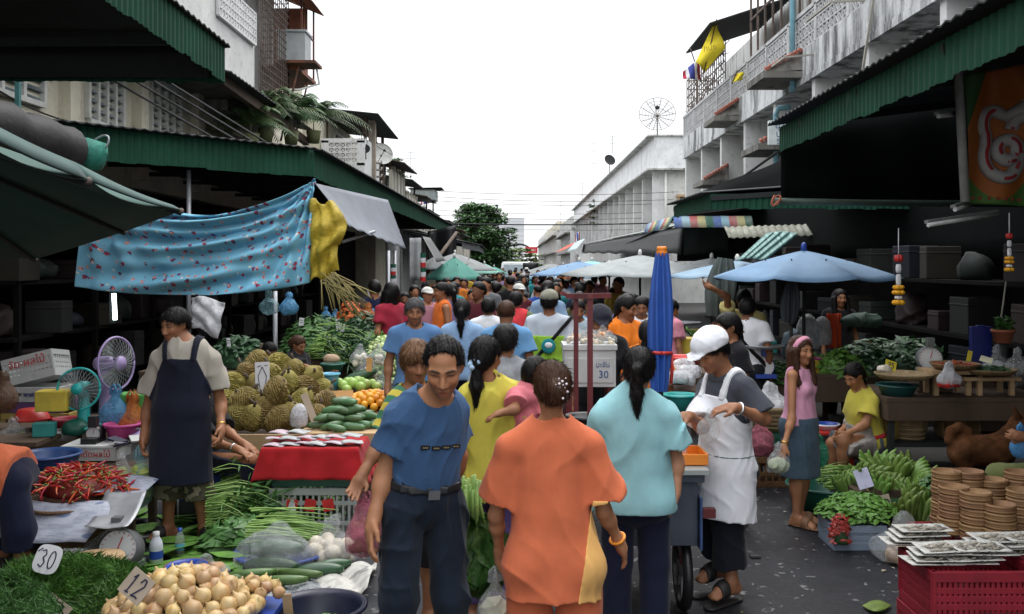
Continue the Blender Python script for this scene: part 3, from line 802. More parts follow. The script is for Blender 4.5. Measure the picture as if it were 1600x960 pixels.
t=thing('striped_canopy', 'canopy striped in blue, red, yellow and green under the small green awning', 'canopy', (3.5, 21.4, 2.7))
sc_=lambda u, v, i:0
m=MB();m.sheet(lambda u, v:(3.45+1.75*u, 21.4-.22*(1-v), 2.74+.26*v), 40, 2, 0, .008);m.build('front_valance', stripes(), t, True)
m=MB();m.sheet(lambda u, v:(3.45-.12*(1-v), 25.6-4.2*u, 2.74+.26*v), 40, 2, 0, .008);m.build('side_valance', MC.get('sv')or stripes(), t, True)
m=MB();m.sheet(lambda u, v:(3.45+2.6*u, 21.4+4.2*v, 3.0+.3*u), 4, 4, 0, .01);m.build('top', GTARP, t, True)
tarp('rain_canopy', 'dirty cream corrugated canopy under the striped one on the right', 'canopy', lambda u, v:(3.9+1.6*u, 17.8+.4*v, 2.42+.05*u+.22*v+.012*math.sin(u*80)), 80, 2, M('dirty cream sheet', (.26, .26, .21), .8, .4, 6))
tarp('red_canopy', 'small red canopy far down the right side below the houses', 'canopy', lambda u, v:(4.7-1.2*(1-v), 92-18*u, 2.9+.7*v), 6, 4, M('red canopy cloth', (.48, .09, .05), .8))
tarp('glazed_canopy', 'pale blue panelled canopy beside the small red canopy', 'canopy', lambda u, v:(4.3-.6*(1-v), 73-11*u, 2.75+.75*v), 10, 4, M('pale blue panels', (.38, .48, .50), .5, .4, 2))
def window(t, x, y0, y1, z0, z1, side, louvres=True, pane=GLASS, nm=3):
 """window in a wall plane x facing the street; side=+1 when the wall is on the left (faces +x)"""
 f=MB();w=.07;o=side
 f.bar((x+o*.03, y0, z0), (x+o*.03, y1, z0), .1, w);f.bar((x+o*.03, y0, z1), (x+o*.03, y1, z1), .1, w)
 for i in range(nm+1):
  y=y0+(y1-y0)*i/nm;f.box((x+o*.028, y, (z0+z1)/2), (.09, w, z1-z0-w))
 fr=f.build('window', FRAMEW, t, True)
 g=MB()
 if louvres:
  n=max(3, int((z1-z0)/.12))
  for i in range(n):
   z=z0+(z1-z0)*(i+.5)/n;g.box((x+o*.022, (y0+y1)/2, z), (.09, y1-y0-.02, .008), (0, R(50*o), 0))
  g.box((x-o*.02, (y0+y1)/2, (z0+z1)/2), (.01, y1-y0-.02, z1-z0-.02))
 else:g.box((x+o*.004, (y0+y1)/2, (z0+z1)/2), (.012, y1-y0-.02, z1-z0-.02))
 gp=g.build('pane', pane, None, True);gp.parent=fr;gp.location=gp.location-origin_of(fr);gp.matrix_parent_inverse=Matrix()
 return fr
def breeze(mb, p0, p1, z0, z1, cell=.24, t=.1, m=0):
 """screen of pierced blocks between two plan points"""
 a, b=Vector((p0[0], p0[1], 0)), Vector((p1[0], p1[1], 0));L=(b-a).length;d=(b-a).normalized();n=max(1, int(L/cell));k=max(1, int(round((z1-z0)/cell)))
 up=Vector((0, 0, 1));w=.035
 for j in range(k+1):
  z=z0+(z1-z0)*j/k;mb.bar(a+up*z, b+up*z, t, w, m)
 for i in range(n+1):
  q=a.lerp(b, i/n);mb.bar(q+up*z0, q+up*z1, t*.94, w, m, up=d)
 for i in range(n):
  for j in range(k):
   q0=a.lerp(b, i/n)+up*(z0+(z1-z0)*j/k);q1=a.lerp(b, (i+1)/n)+up*(z0+(z1-z0)*(j+1)/k);q2=a.lerp(b, (i+1)/n)+up*(z0+(z1-z0)*j/k);q3=a.lerp(b, i/n)+up*(z0+(z1-z0)*(j+1)/k)
   mb.bar(q0, q1, t*.7, .025, m);mb.bar(q2, q3, t*.66, .025, m)
def grid_cage(mb, p0, p1, z0, z1, cell=.16, r=.009, m=0):
 a, b=Vector((p0[0], p0[1], 0)), Vector((p1[0], p1[1], 0));L=(b-a).length;n=max(1, int(L/cell));k=max(1, int((z1-z0)/cell));up=Vector((0, 0, 1))
 for i in range(n+1):q=a.lerp(b, i/n);mb.bar(q+up*z0, q+up*z1, r*2, r*2, m)
 for j in range(k+1):z=z0+(z1-z0)*j/k;mb.bar(a+up*z, b+up*z, r*2, r*2, m)
t=thing('shophouse', 'cream shophouse on the left with louvred windows, rusty roof and caged balcony', 'building', (-8, 15, 0))
m=MB();m.box((-9.2, 15, 4.62), (6, 17, 2.9));m.box((-9.05, 25.2, 5.2), (6, 3.4, 4.0));m.build('wall', CREAM, t, True)
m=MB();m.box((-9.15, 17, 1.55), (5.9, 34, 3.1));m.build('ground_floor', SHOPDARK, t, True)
for y in(10.2, 13.1, 15.55, 18.3):m=MB();m.box((-6.15, y, 4.5), (.22, .3, 2.4));m.build('pier', CREAM, t, True)
for(a, b)in((9.0, 10.0), (10.4, 12.45), (13.75, 14.95), (16.1, 17.5)):window(t, -6.2, a, b, 4.0, 5.05, 1, True, GLASS, 4 if b-a>1 else 3)
m=MB();m.box((-5.8, 13.4, 5.26), (1.3, 11, .2));m.box((-5.75, 20, 5.3), (1.1, 2.2, .16));m.build('floor_slab', CONCD, t, True)
m=MB();m.box((-5.25, 13.6, 6.1), (.16, 10.4, 1.5));m.box((-6.4, 13.6, 8.2), (1.9, 10.3, 3.0));m.build('upper_wall', stained('pale upper wall', (.62, .62, .6), amt=.6), t, True)
for(a, b)in((14.2, 15.4), (16.4, 17.8)):window(t, -5.44, a, b, 7.2, 8.4, 1, False, GLASSD, 2)
m=MB();breeze(m, (-5.13, 16.4), (-5.13, 18.7), 6.2, 6.8, .16, .06);m.build('pierced_panel', CONCW, t, True)
m=MB();grid_cage(m, (-5.1, 18.9), (-5.1, 21.3), 5.3, 8.3, .15, .008);grid_cage(m, (-5.1, 21.3), (-5.7, 21.3), 5.3, 8.3, .15, .008);m.build('balcony_cage', CAGE, t, True);m=MB();grid_cage(m, (-5.12, 12.5), (-5.12, 14.3), 7.0, 8.6, .2, .008);m.build('window_cage', CAGE, t, True)
m=MB();m.box((-6.3, 20.6, 6.6), (1.2, 3.6, 3.3));m.build('rear_wall', stained('grey block wall', (.34, .33, .32), amt=.5), t, True)
m=MB();m.bar((-5.02, 16.1, 5.05), (-4.9, 22.2, 4.75), .12, .16);m.bar((-6.0, 18.6, 4.6), (-6.0, 21.9, 4.6), .1, .1);m.build('timber_beam', WOOD, t, True)
m=MB();m.sheet(lambda u, v:(-4.75-1.6*v, 15.8+6.6*u, 5.12-.1*u+.35*v+.02*(int(u*60)%2)), 60, 2, 0, .015, False);m.build('lean_to_roof', GREYIRON, t, True)
m=MB();m.box((-5.0, 21.4, 6.72), (.62, .6, .62));m.box((-5.0, 21.4, 7.06), (.68, .66, .05));m.build('water_tank', M('galvanised sheet tank', (.34, .36, .36), .6, .25, 4, alt=(.3, .16, .08), altamt=.6), t, True)
m=MB();m.box((-4.9, 21.4, 6.37), (.9, .75, .06), None);m.box((-5.4, 22.3, 6.3), (1.0, 1.9, .08))
m.bar((-4.85, 21.2, 6.3), (-5.15, 20.8, 4.6), .035);m.bar((-4.95, 22.6, 6.25), (-5.25, 22.3, 4.6), .035)
for(x, y)in((-4.95, 21.9), (-4.95, 23.2), (-5.05, 22.6)):m.bar((x, y, 6.3), (x, y, 8.1), .04)
m.bar((-4.95, 21.9, 7.3), (-4.95, 23.2, 7.3), .03);m.build('balcony_frame', RUST, t, True)
m=MB();m.sheet(lambda u, v:(-4.72-2.3*v, 20.0+3.3*u, 7.95+.95*v+.02*(int(u*50)%2)), 50, 2, 0, .015, False);m.build('roof', RUST, t, True)
m=MB();m.box((-5.75, 23.2, 7.5), (1.3, .06, 1.2));m.box((-5.9, 23.6, 6.7), (1.3, .7, .8));m.build('lean_to_wall', RUST, t, True)
m=MB();m.tube([(-4.55, 21.6, 6.4), (-4.5, 21.7, 6.0), (-4.85, 21.3, 5.8), (-5.2, 21.2, 5.75)], .025);m.build('drain_pipe', FRAMEW, t, True)
tag(MB().sheet(lambda u, v:(-5.0+.05*math.sin(u*7), 13.6+1.0*u, 8.05-.75*v), 12, 6, 0, .01).build('hanging_cloth', fabric('pale grey cloth', (.5, .5, .5)), None, True), 'pale cloth hung out at the upper window above the green awning, top left', 'cloth')
t=thing('shophouse', 'white shophouse on the left with pierced block balcony and dark sloping canopy', 'building', (-7, 30, 0))
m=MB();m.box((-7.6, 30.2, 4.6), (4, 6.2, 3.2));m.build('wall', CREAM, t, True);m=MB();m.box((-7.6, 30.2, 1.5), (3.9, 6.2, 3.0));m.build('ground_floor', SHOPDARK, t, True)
m=MB();m.box((-4.95, 27.1, 4.62), (1.2, .12, .3));m.box((-4.95, 27.1, 5.4), (1.2, .12, .12));m.box((-5.45, 27.1, 5.05), (.2, .12, .7));m.box((-4.45, 27.1, 5.05), (.2, .12, .7));breeze(m, (-5.35, 27.1), (-4.55, 27.1), 4.78, 5.34, .14, .1)
m.box((-4.4, 28.6, 5.0), (.1, 2.8, 1.0));m.box((-4.98, 28.6, 4.45), (1.25, 3.0, .1));m.build('balcony', CONCW, t, True)
m=MB();m.sheet(lambda u, v:(-4.0-3.4*v, 27.4+4.6*u, 6.22-.12*u+.35*v), 40, 3, 0, .04);m.build('canopy', DARKIRON, t, True)
[MB().bar((x, y, 4.5), (x, y, 6.3), .09).build('canopy_post', WOOD, t, True)for x, y in((-4.5, 28.2), (-4.5, 30.2), (-4.5, 31.8), (-5.6, 28))];m=MB();m.bar((-4.5, 28, 5.75), (-4.5, 32, 5.75), .06);m.build('rail', WOOD, t, True)
window(t, -5.6, 29, 31, 4.9, 5.9, 1, False, GLASSD)
t=thing('utility_pole', 'square concrete utility pole in front of the left houses', 'pole', (-4.35, 28.6, 0))
m=MB();m.box((-4.35, 28.6, 3.2), (.2, .2, 6.4));m.build('post', stained('pole concrete', (.36, .31, .25)), t, True)
[MB().tube([(-4.2, 28.4, z), (-4.05, 28.4, z), (-4.05, 28.4, z+.08)], .035, 6).build('insulator', M('porcelain', (.3, .27, .24), .4), t, True)for z in(4.3, 4.5, 4.7, 4.9)]
def dish(label, c, r, face, mat, ribs=0, polelen=1.2, mesh=False):
 """satellite dish: bowl, feed, post"""
 t=thing('satellite_dish', label, 'satellite dish', (c[0], c[1], c[2]-polelen));Q=unit(face).to_track_quat('Z', 'Y').to_matrix();c=Vector(c)
 m=MB();pr=[(r*i/6, .28*r*(i/6)**2-.28*r)for i in range(7)]
 if mesh:
  for i in range(1, 7):m.tube([c+Q@Vector((pr[i][0]*math.cos(a), pr[i][0]*math.sin(a), pr[i][1]))for a in[2*PI*j/28 for j in range(29)]], .013 if i==6 else .007, 5)
  for j in range(14):a=2*PI*j/14;m.tube([c+Q@Vector((p[0]*math.cos(a), p[0]*math.sin(a), p[1]))for p in pr], .014, 5)
  g=MB();g.lathe(pr, c, 32, 0, Q);g.build('mesh_screen', plastic_bag('wire mesh', (.3, .31, .34), .22), t, True)
 else:m.lathe(pr+[(r*1.01, .02)]+[(p[0], p[1]-.02)for p in reversed(pr)], c, 24, 0, Q)
 m.build('bowl', mat, t, True)
 m=MB();m.lathe([(0, 0), (.09*r, 0), (.12*r, .12*r), (.08*r, .2*r), (0, .2*r)], c+Q@Vector((0, 0, .62*r)), 10, 0, Q)
 for a in(0, 2.1, 4.2):m.tube([c+Q@Vector((r*.9*math.cos(a), r*.9*math.sin(a), -.05*r)), c+Q@Vector((0, 0, .65*r))], .009)
 m.build('feed_horn', DARKIRON, t, True)
 m=MB();m.tube([c+Q@Vector((0, 0, -.28*r)), c+Vector((0, 0, -.35*r))-Q@Vector((0, 0, .3*r)), (c.x, c.y, c.z-polelen)], .03);m.build('mast', DARKIRON, t, True)
 return t
dish('small white satellite dish fixed by the concrete pole on the left', (-4.12, 29, 5.25), .34, (.5, -1, .35), FRAMEW, polelen=.5)
dish('dark satellite dish on a balcony at the left, just below the dark canopy', (-4.35, 27.3, 5.2), .13, (.4, -1, .3), DARKIRON, polelen=.3)
rnd=random.Random(4)
specs=[(33.4, 37.2, 5.5, 5.55, 'brown hipped roof and shuttered windows'), (37.3, 41.2, 5.25, 4.95, 'dark flat canopy over green plants'), (41.3, 46, 4.9, 4.6, 'thin flat roof on posts'), (46.1, 51.5, 4.55, 4.35, 'grey screen box on the roof'), (51.6, 57, 4.3, 3.95, 'flags hung from the balcony'), (57.1, 63, 3.95, 3.7, 'tall white front'), (63.1, 70, 4.2, 3.7, 'round topped upper window'), (70.1, 79, 4.1, 3.6, 'narrow grey front, last before the tree')]
for i, (a, b, zt, zb, des)in enumerate(specs):
 x=-4.75+.06*i;mat=[CREAM, CONCW, CONC, RBW][i%4]
 t=thing('shophouse', 'left terrace house with '+des, 'building', (x-2, (a+b)/2, 0), group='terrace houses down the left side')
 m=MB();m.box((x-2.2, (a+b)/2, zt/2+.3), (3.6, b-a, zt-.6));m.build('wall', mat, t, True)
 m=MB();m.box((x+.3, (a+b)/2, zb-.75), (.12, b-a-.1, .8));m.box((x-.1, (a+b)/2, zb-1.2), (.9, b-a, .12))
 for q in range(4):m.box((x+.33, a+(b-a)*(q+.5)/4, zb-.7), (.14, .18, 1.0))
 m.build('balcony', stained('balcony render', (.46, .44, .38)), t, True)
 m=MB();s=[1.5, 1.1, 1.3, .7][i%4];m.sheet(lambda u, v:(x+s*(1-v)*.55-1.8*v, a-.2+(b-a+.3)*u, zt+.02+(.55 if i==0 else .25)*v-.1*(1-v)), 10, 3, 0, .05);m.build('roof', [M('brown roof sheet', (.07, .05, .045), .85), DARKIRON, WOOD, GREYIRON][i%4], t, True)
 for q in range(2):
  y0=a+(b-a)*(.12+.46*q);window(t, x-.395, y0, y0+(b-a)*.3, zb-.3, zb+.55, 1, False, GLASSD, 2)
 [MB().bar((x+.25, y, zb-.4), (x+.25, y, zt), .07).build('roof_post', WOOD, t, True)for y in(a+.2, b-.2)]
t=thing('roof_screen', 'grey sheet metal box standing on posts above the left terrace', 'water tank', (-4.2, 45, 4.3))
m=MB();m.box((-4.3, 43.9, 5.0), (1.1, 1.6, .45));m.build('tank_body', M('grey sheet box', (.25, .29, .28), .6), t, True);m=MB();m.sheet(lambda u, v:(-4.95+1.5*u, 43.0+1.9*v, 5.3+.03*u), 3, 3, 0, .02);m.build('cover', DARKIRON, t, True)
[MB().bar((x, 43.9, 4.2), (x, 43.9, 4.8), .06).build('post', DARKIRON, t, True)for x in(-4.7, -3.9)]
t=thing('shophouse_block', 'grey stained three storey block on the right with pierced balcony screens', 'building', (9, 18, 0))
m=MB();m.box((10.2, 17.5, 4.5), (6.4, 37, 2.7));m.box((10.9, 17.5, 7.7), (6.4, 36.9, 3.4));m.build('wall', CONC, t, True)
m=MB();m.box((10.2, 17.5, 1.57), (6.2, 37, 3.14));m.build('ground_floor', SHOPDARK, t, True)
m=MB();m.box((6.85, 17.5, 5.9), (1.4, 37, .14));m.box((6.23, 17.5, 6.27), (.12, 37, .62));m.build('parapet', stained('white weathered parapet', (.66, .67, .67), (.03, .03, .028), .45, .22, 1.3), t, True)
m=MB();breeze(m, (6.22, 11), (6.22, 35.9), 6.6, 7.3, .235, .07)
for i in range(15):m.box((6.22, 8.05+i*1.985, 6.98), (.12, .12, .8))
m.box((6.22, 22, 7.38), (.12, 27.9, .08));m.build('pierced_screen', M('pale block screen', (.50, .50, .50), .9, .3, 4), t, True)
for i in range(11):m=MB();m.box((6.62, 35.8-i*3.1, 4.5), (.76, .22, 2.66));m.build('fin', CONCW, t, True)
for i in range(9):
 y=34.2-i*3.1;window(t, 6.98, y-.65, y+.65, 3.9, 5.3, -1, i%2==0, GLASS if i%2 else GLASSD, 2)
for i in range(6):y=33-i*3.6;window(t, 7.68, y-.8, y+.8, 6.7, 8.3, -1, False, GLASSD, 3)
def hip_hood(y, z, dx=.85, w=1.5, x0=6.17):
 m=MB();a=[(x0, y-w/2, z), (x0-dx, y-w/2, z-.05), (x0-dx, y+w/2, z-.05), (x0, y+w/2, z)];b=[(x0, y-w/2, z+.42), (x0-dx*.12, y-w/2+.2, z+.38), (x0-dx*.12, y+w/2-.2, z+.38), (x0, y+w/2, z+.42)]
 for i in range(3):m.add([a[i], a[i+1], b[i+1], b[i]], [(0, 1, 2, 3)], 0)
 m.box((x0-dx/2, y, z-.1), (dx, w+.02, .14));h=m.build('window_hood', CONCD, t, True)
 m2=MB();
 for i in range(9):m2.tube([(x0-dx*.9+dx*.85*i/8, y-w/2-.03, z+.02+.4*(i/8)), (x0-dx*.9+dx*.85*i/8, y-w/2+.12, z+.06+.4*(i/8))], .045, 6)
 o=m2.build('tile_edge', TILE, None, True);o.parent=h;o.location=o.location-origin_of(h)
hip_hood(21.6, 6.15);hip_hood(27.6, 6.1, .7);hip_hood(22.8, 4.72, .9, 1.7, 6.98-.6);hip_hood(30, 4.5, .8, 1.6, 6.4)
m=MB();m.sheet(lambda u, v:(5.3+2.3*v, 26.5+3.8*u, 8.55+.75*v+.015*(int(u*30)%2)), 30, 2, 0, .04, False);m.sheet(lambda u, v:(5.6+2.3*v, 18.0+6.2*u, 9.6+.5*v), 10, 2, 0, .04);m.build('roof_canopy', DARKIRON, t, True)
m=MB();grid_cage(m, (6.25, 29), (6.25, 35.6), 7.42, 8.7, .3, .014);grid_cage(m, (6.25, 35.6), (7.4, 35.6), 7.42, 8.7, .3, .014);grid_cage(m, (6.3, 18.5), (6.3, 26), 7.42, 9.6, .75, .025)
for i in range(60):
 r=random.Random(i);y=r.uniform(29, 35.5);z=r.uniform(7.4, 8.6);m.bar((6.27, y, z), (6.27+r.uniform(-.1, .3), y+r.uniform(-.7, .7), z+r.uniform(-.5, .5)), .018)
m.build('cage', CAGE, t, True)
m=MB()
for(y, z)in((16.9, 6.55), (14.5, 6.95), (19.8, 6.2)):m=MB();m.bar((5.5, y, z), (6.25, y+.3, z+.12), .035);m.bar((5.5, y, z), (5.5, y+1.4, z+.02), .04);m.build('pole_bracket', M('pale bracket', (.4, .38, .33), .8), t, True)
m=MB();m.bar((6.1, 16, 7.6), (6.05, 17.2, 4.6), .04);m.build('leaning_pole', MC['pale bracket'], t, True)
m=MB();m.tube([(6.08, 21.3, 10), (6.08, 21.3, 5.75)], .06, 10);m.tube([(6.3, 22.2, 5.55), (6.05, 22.3, 5.55), (5.98, 22.3, 5.4), (5.98, 22.3, 2.6)], .065, 10);m.build('drain_pipe', PIPEB, t, True)
for k, (y, z)in enumerate(((29.5, 7.6), (24.5, 6.55))):
 pass
t=thing('shop_sign', 'white hanging shop sign with blue Thai letters by the light blue pipe', 'sign', (5.5, 20.4, 4.7))
m=MB();c=P(1217, 208, 20.4);m.box(c, (.46, .1, .52));m.build('board', M('sign white', (.62, .68, .66), .5), t, True, bevel=.01)
SIGNB=M('sign blue', (.02, .08, .22), .5)
text('lettering', 'อา', .2, SIGNB, t, c+Vector((.0, -.055, .15)), (1, 0, 0), (0, 0, 1));text('lettering', 'ปั', .2, SIGNB, t, c+Vector((-.02, -.055, -.03)), (1, 0, 0), (0, 0, 1));text('lettering', 'ร', .18, SIGNB, t, c+Vector((-.02, -.055, -.18)), (1, 0, 0), (0, 0, 1))
t=thing('shophouse_row', 'long white building on the right with vertical fins and plain parapet', 'building', (9, 75, 0))
m=MB();m.box((11.6, 75.6, 3.1), (9.6, 63, 6.2));m.build('wall', RBW, t, True)
m=MB();m.box((10.2, 75.5, 6.98), (8, 63.4, 1.5));m.build('parapet', stained('white parapet', (.76, .77, .77), amt=.60), t, True)
m=MB();m.box((10.0, 75.5, 6.22), (8.2, 63.6, .08));m.box((10.0, 75.5, 7.75), (8.2, 63.6, .07));m.build('string_course', CONC, t, True)
for i in range(17):m=MB();m.box((6.5, 44.3+i*3.7, 4.5), (.62, .25, 3.35));m.build('fin', CONCW, t, True)
for i in range(16):window(t, 6.8, 45+i*3.7, 47.2+i*3.7, 3.8, 5.4, -1, False, GLASSD, 2)
m=MB();m.box((7.9, 44.06, 4.2), (1.0, .1, 1.5));m.build('window', SHUTTER, t, True)
m=MB();m.box((7.35, 44.05, 4.2), (.1, .14, 1.6));m.box((8.45, 44.05, 4.2), (.1, .14, 1.6));m.box((7.9, 44.03, 5.02), (1.3, .2, .1));m.build('window_frame', WOODL, t, True)
m=MB();m.tube([(6.75, 43.95, 6.2), (6.75, 43.95, 2.6)], .06);m.build('drain_pipe', FRAMEW, t, True)
for k, (y0, y1, z, x, des)in enumerate(((109, 140, 7.2, 6.0, 'grey flat roofed row house beyond the long white building'), (141, 200, 8.0, 5.7, 'cream flat roofed row house far down the right side'), (202, 300, 8.8, 6.2, 'pale row house farthest down the right side'))):
 t=thing('row_house', des, 'building', (x+3, (y0+y1)/2, 0));m=MB();m.box((x+4, (y0+y1)/2, z/2), (7, y1-y0, z));m.build('wall', [CONC, CREAM, RBW][k], t, True)
 m=MB();m.box((x+.25, (y0+y1)/2, z-.7), (.5, y1-y0, 1.4));m.build('parapet', [CONC, CREAM, RBW][k], t, True)
 [MB().box((x-.25, (y0+y1)/2, z*q), (.9, y1-y0-.5, .16)).build('balcony_slab', CONCD, t, True)for q in(.42, .74)]
 n=int((y1-y0)/4);[MB().box((x+.2, y0+.3+i*4, z*.5), (.6, .25, z-1.4)).build('fin', CONCW, t, True)for i in range(n)]
 for i in range(n):window(t, x+.48, y0+1.2+i*4, y0+3.4+i*4, z-3.2, z-1.7, -1, False, GLASSD, 2)
dish('large wire mesh satellite dish on the roof of the white building', P(1027, 178, 46), .87, (-.15, -1, .35), CAGE, polelen=1.1, mesh=True)
dish('small dark satellite dish on a thin mast on the white building', P(953, 250, 70), .42, (.4, -1, .5), DARKIRON, polelen=2.6)
def antenna(label, px, y0, y1, d, group='television antennas on the roofs'):
 b, tp=P(px, y1, d), P(px, y0, d);t=thing('antenna', label, 'antenna', b, group=group);h=tp.z-b.z;m=MB();m.tube([b, tp], .018, 5);m.build('mast', CABLE, t, True)
 m=MB()
 for i, z in enumerate((.95, .8, .55)):
  w=(.5, .8, .6)[i];q=b+Vector((0, 0, h*z));m.bar(q-Vector((w/2, 0, 0)), q+Vector((w/2, 0, 0)), .016);[m.bar(q+Vector((w*(k/4-.5), 0, -.12)), q+Vector((w*(k/4-.5), 0, .12)), .012)for k in range(5)]
 m.build('elements', CABLE, t, True)
for px, a, b, d, l in((928, 220, 300, 75, 'tall thin antenna above the white parapet, left of the small dish'), (910, 285, 330, 100, 'antenna with crossbars over the far end of the white parapet'), (957, 212, 240, 72, 'antenna above the small dark dish'), (1084, 165, 215, 45, 'antenna at the corner of the grey block near the flags'), (876, 315, 352, 140, 'thin antenna over the far row houses'), (642, 235, 300, 60, 'faint antenna above the left terrace')):antenna(l, px, a, b, d)
t=thing('tower_block', 'pale high rise tower behind the big tree at the end of the street', 'building', (-2, 330, 0))
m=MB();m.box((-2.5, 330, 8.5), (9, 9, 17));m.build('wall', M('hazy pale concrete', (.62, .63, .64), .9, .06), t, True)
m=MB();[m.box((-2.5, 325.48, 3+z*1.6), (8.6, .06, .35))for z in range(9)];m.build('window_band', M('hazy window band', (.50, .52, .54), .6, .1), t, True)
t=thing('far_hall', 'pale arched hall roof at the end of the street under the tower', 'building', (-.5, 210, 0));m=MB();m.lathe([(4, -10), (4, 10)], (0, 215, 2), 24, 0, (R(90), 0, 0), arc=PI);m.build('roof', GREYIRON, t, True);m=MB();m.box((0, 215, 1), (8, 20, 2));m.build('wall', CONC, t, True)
t=thing('red_banner', 'red banner with white lettering hung high at the end of the street', 'banner', (2.2, 150, 4));c=P(830, 391, 150);m=MB();m.box(c, (2.0, .1, .95));m.build('cloth', M('banner red', (.6, .03, .05), .8), t, True);text('lettering', 'ตลาด', .6, FRAMEW, t, c+Vector((0, -.07, 0)), (1, 0, 0), (0, 0, 1))
LEAF=M('green leaf', (.045, .10, .028), .6, .45, 14, rnd=.2);LEAFD=M('dark green leaf', (.022, .055, .018), .6, .5, 9, rnd=.2);LEAFY=M('yellow green leaf', (.14, .20, .035), .6, .4, 12);BARK=M('bark', (.10, .075, .055), .95, .4, 5)
def leafcloud(mb, c, r, n, size, rnd, flat=.5):
 c=Vector(c)
 for _ in range(n):
  d=Vector((rnd.gauss(0, 1), rnd.gauss(0, 1), rnd.gauss(0, 1))).normalized()*(rnd.random()**.45);p=c+Vector((d.x*r[0], d.y*r[1], d.z*r[2]))
  a=Vector((rnd.gauss(0, 1), rnd.gauss(0, 1), rnd.gauss(0, .35))).normalized();b=a.cross(Vector((rnd.gauss(0, .4), rnd.gauss(0, .4), 1))).normalized();s=size*rnd.uniform(.6, 1.4)
  mb.add([p-a*s, p+b*s*flat, p+a*s, p-b*s*flat], [(0, 1, 2, 3)], 0, False)
def tree(name, label, base, h, w, n, mat, seed, size, layers=7):
 rnd=random.Random(seed);base=Vector(base);t=thing(name, label, 'tree', base)
 m=MB();pts=[base+Vector((.1*math.sin(i), .0, h*i/6*.9))for i in range(7)];m.tube(pts, [.035*h*(1-i/7.5)for i in range(7)], 8);cr=MB()
 for k in range(layers):
  z=h*(.25+.70*k/(layers-1));rr=w*.5*(math.sin(PI*(.30+.60*k/(layers-1)))**.8)*rnd.uniform(.85, 1.1)
  for j in range(7):
   a=j*.9+k*1.3+rnd.random();e=base+Vector((math.cos(a)*rr, math.sin(a)*rr*.9, z+rnd.uniform(-.03, .05)*h));m.tube([base+Vector((0, 0, z*.86)), base.lerp(e, .5)+Vector((0, 0, z*.5)), e], [.012*h, .008*h, .003*h], 5)
   for q in(.42, .72, 1.0):leafcloud(cr, base+Vector((math.cos(a)*rr*q, math.sin(a)*rr*.9*q, z+rnd.uniform(-.02, .04)*h)), (w*.15, w*.15, h*.05), n//(layers*21), size, rnd)
 m.build('trunk', BARK, t, True);cr.build('crown', mat, t, True);return t
tree('street_tree', 'large layered green tree at the left end of the street', (P(748, 0, 82).x, 82, 0), 6.8, 5.5, 17000, LEAF, 3, .18, 9)
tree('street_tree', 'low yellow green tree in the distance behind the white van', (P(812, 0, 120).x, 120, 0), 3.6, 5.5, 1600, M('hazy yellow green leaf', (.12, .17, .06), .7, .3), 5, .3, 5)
tree('street_tree', 'dark bushy tree low beside the tower, behind the left umbrellas', (P(778, 0, 100).x-1, 100, 0), 3.3, 5, 1500, LEAFD, 8, .25, 5)
tree('balcony_shrub', 'green shrub growing on the wall of the white building', P(934, 362, 78), 2.6, 1.7, 700, LEAF, 12, .13, 5)
tree('balcony_shrub', 'green plant on the left terrace balcony by the posts', P(618, 298, 39.5), 1.3, 1.1, 600, LEAF, 14, .08, 5)
def palm(label, base, h, n, L, seed, mat=LEAF):
 rnd=random.Random(seed);base=Vector(base);t=thing('potted_palm', label, 'plant', base, group='palms growing above the left awning');m=MB();st=MB();st.lathe([(.0, 0), (.13, 0), (.17, .28), (.15, .28), (0, .25)], base, 12)
 for i in range(n):
  a=i*2.4+rnd.random();el=rnd.uniform(.35, 1.25);ln=L*rnd.uniform(.7, 1.1);pts=[]
  for k in range(8):
   q=k/7;pts.append(base+Vector((math.cos(a)*ln*q*math.cos(el), math.sin(a)*ln*q*math.cos(el), .25+h*.25+ln*(q*math.sin(el)-q*q*.62))))
  st.tube([base+Vector((0, 0, .2))]+pts, [.014]+[.011*(1-k/9)for k in range(8)], 5)
  for k in range(2, 40):
   q=k/39*7;i0=min(6, int(q));p=pts[i0].lerp(pts[i0+1], q-i0);d=(pts[i0+1]-pts[i0]).normalized();x=d.cross(Vector((0, 0, 1))).normalized();sg=1 if k%2 else-1;ll=.40*L*(1-abs(k/39-.45)*1.2)*.55+.06
   tip=p+x*sg*ll*.75+d*ll*.55-Vector((0, 0, ll*.45));w=d*.016;m.add([p-w, p+w, tip], [(0, 1, 2)], 0, False)
 m.build('fronds', mat, t, True);st.build('stems', M('palm stem', (.12, .13, .05), .7), t, True);return t
palm('leafy palm on the left above the green awning, nearest the timber beam', P(415, 222, 19.5), 1.2, 26, 1.5, 1)
palm('leafy palm on the left above the green awning, beside the brown brace', P(455, 226, 20.5), 1.1, 30, 1.5, 2)
palm('leafy palm on the left spilling over the white pierced balcony', P(490, 224, 22), 1.1, 30, 1.45, 3)
palm('small palm low behind the fascia of the left green awning', P(392, 232, 18.5), .8, 18, 1.1, 4)
def cable(label, a, b, sag, r=.012, group='cables strung over the street'):
 a, b=Vector(a), Vector(b);o=MB().tube([a.lerp(b, i/16)-Vector((0, 0, sag*4*(i/16)*(1-i/16)))for i in range(17)], r, 5).build('overhead_cable', CABLE, None, True);tag(o, label, 'cable', group)
cable('thick black cable crossing the street in front of the tree', P(600, 346, 36), P(1075, 347, 36), .12, .026)
for i, (y0, y1)in enumerate(((296, 300), (305, 312), (312, 318), (327, 331), (335, 340), (350, 358))):cable('thin cable crossing high over the street toward the white building', P(640+6*i, y0, 42+2*i), P(1060-8*i, y1, 42+2*i), .18, .011)
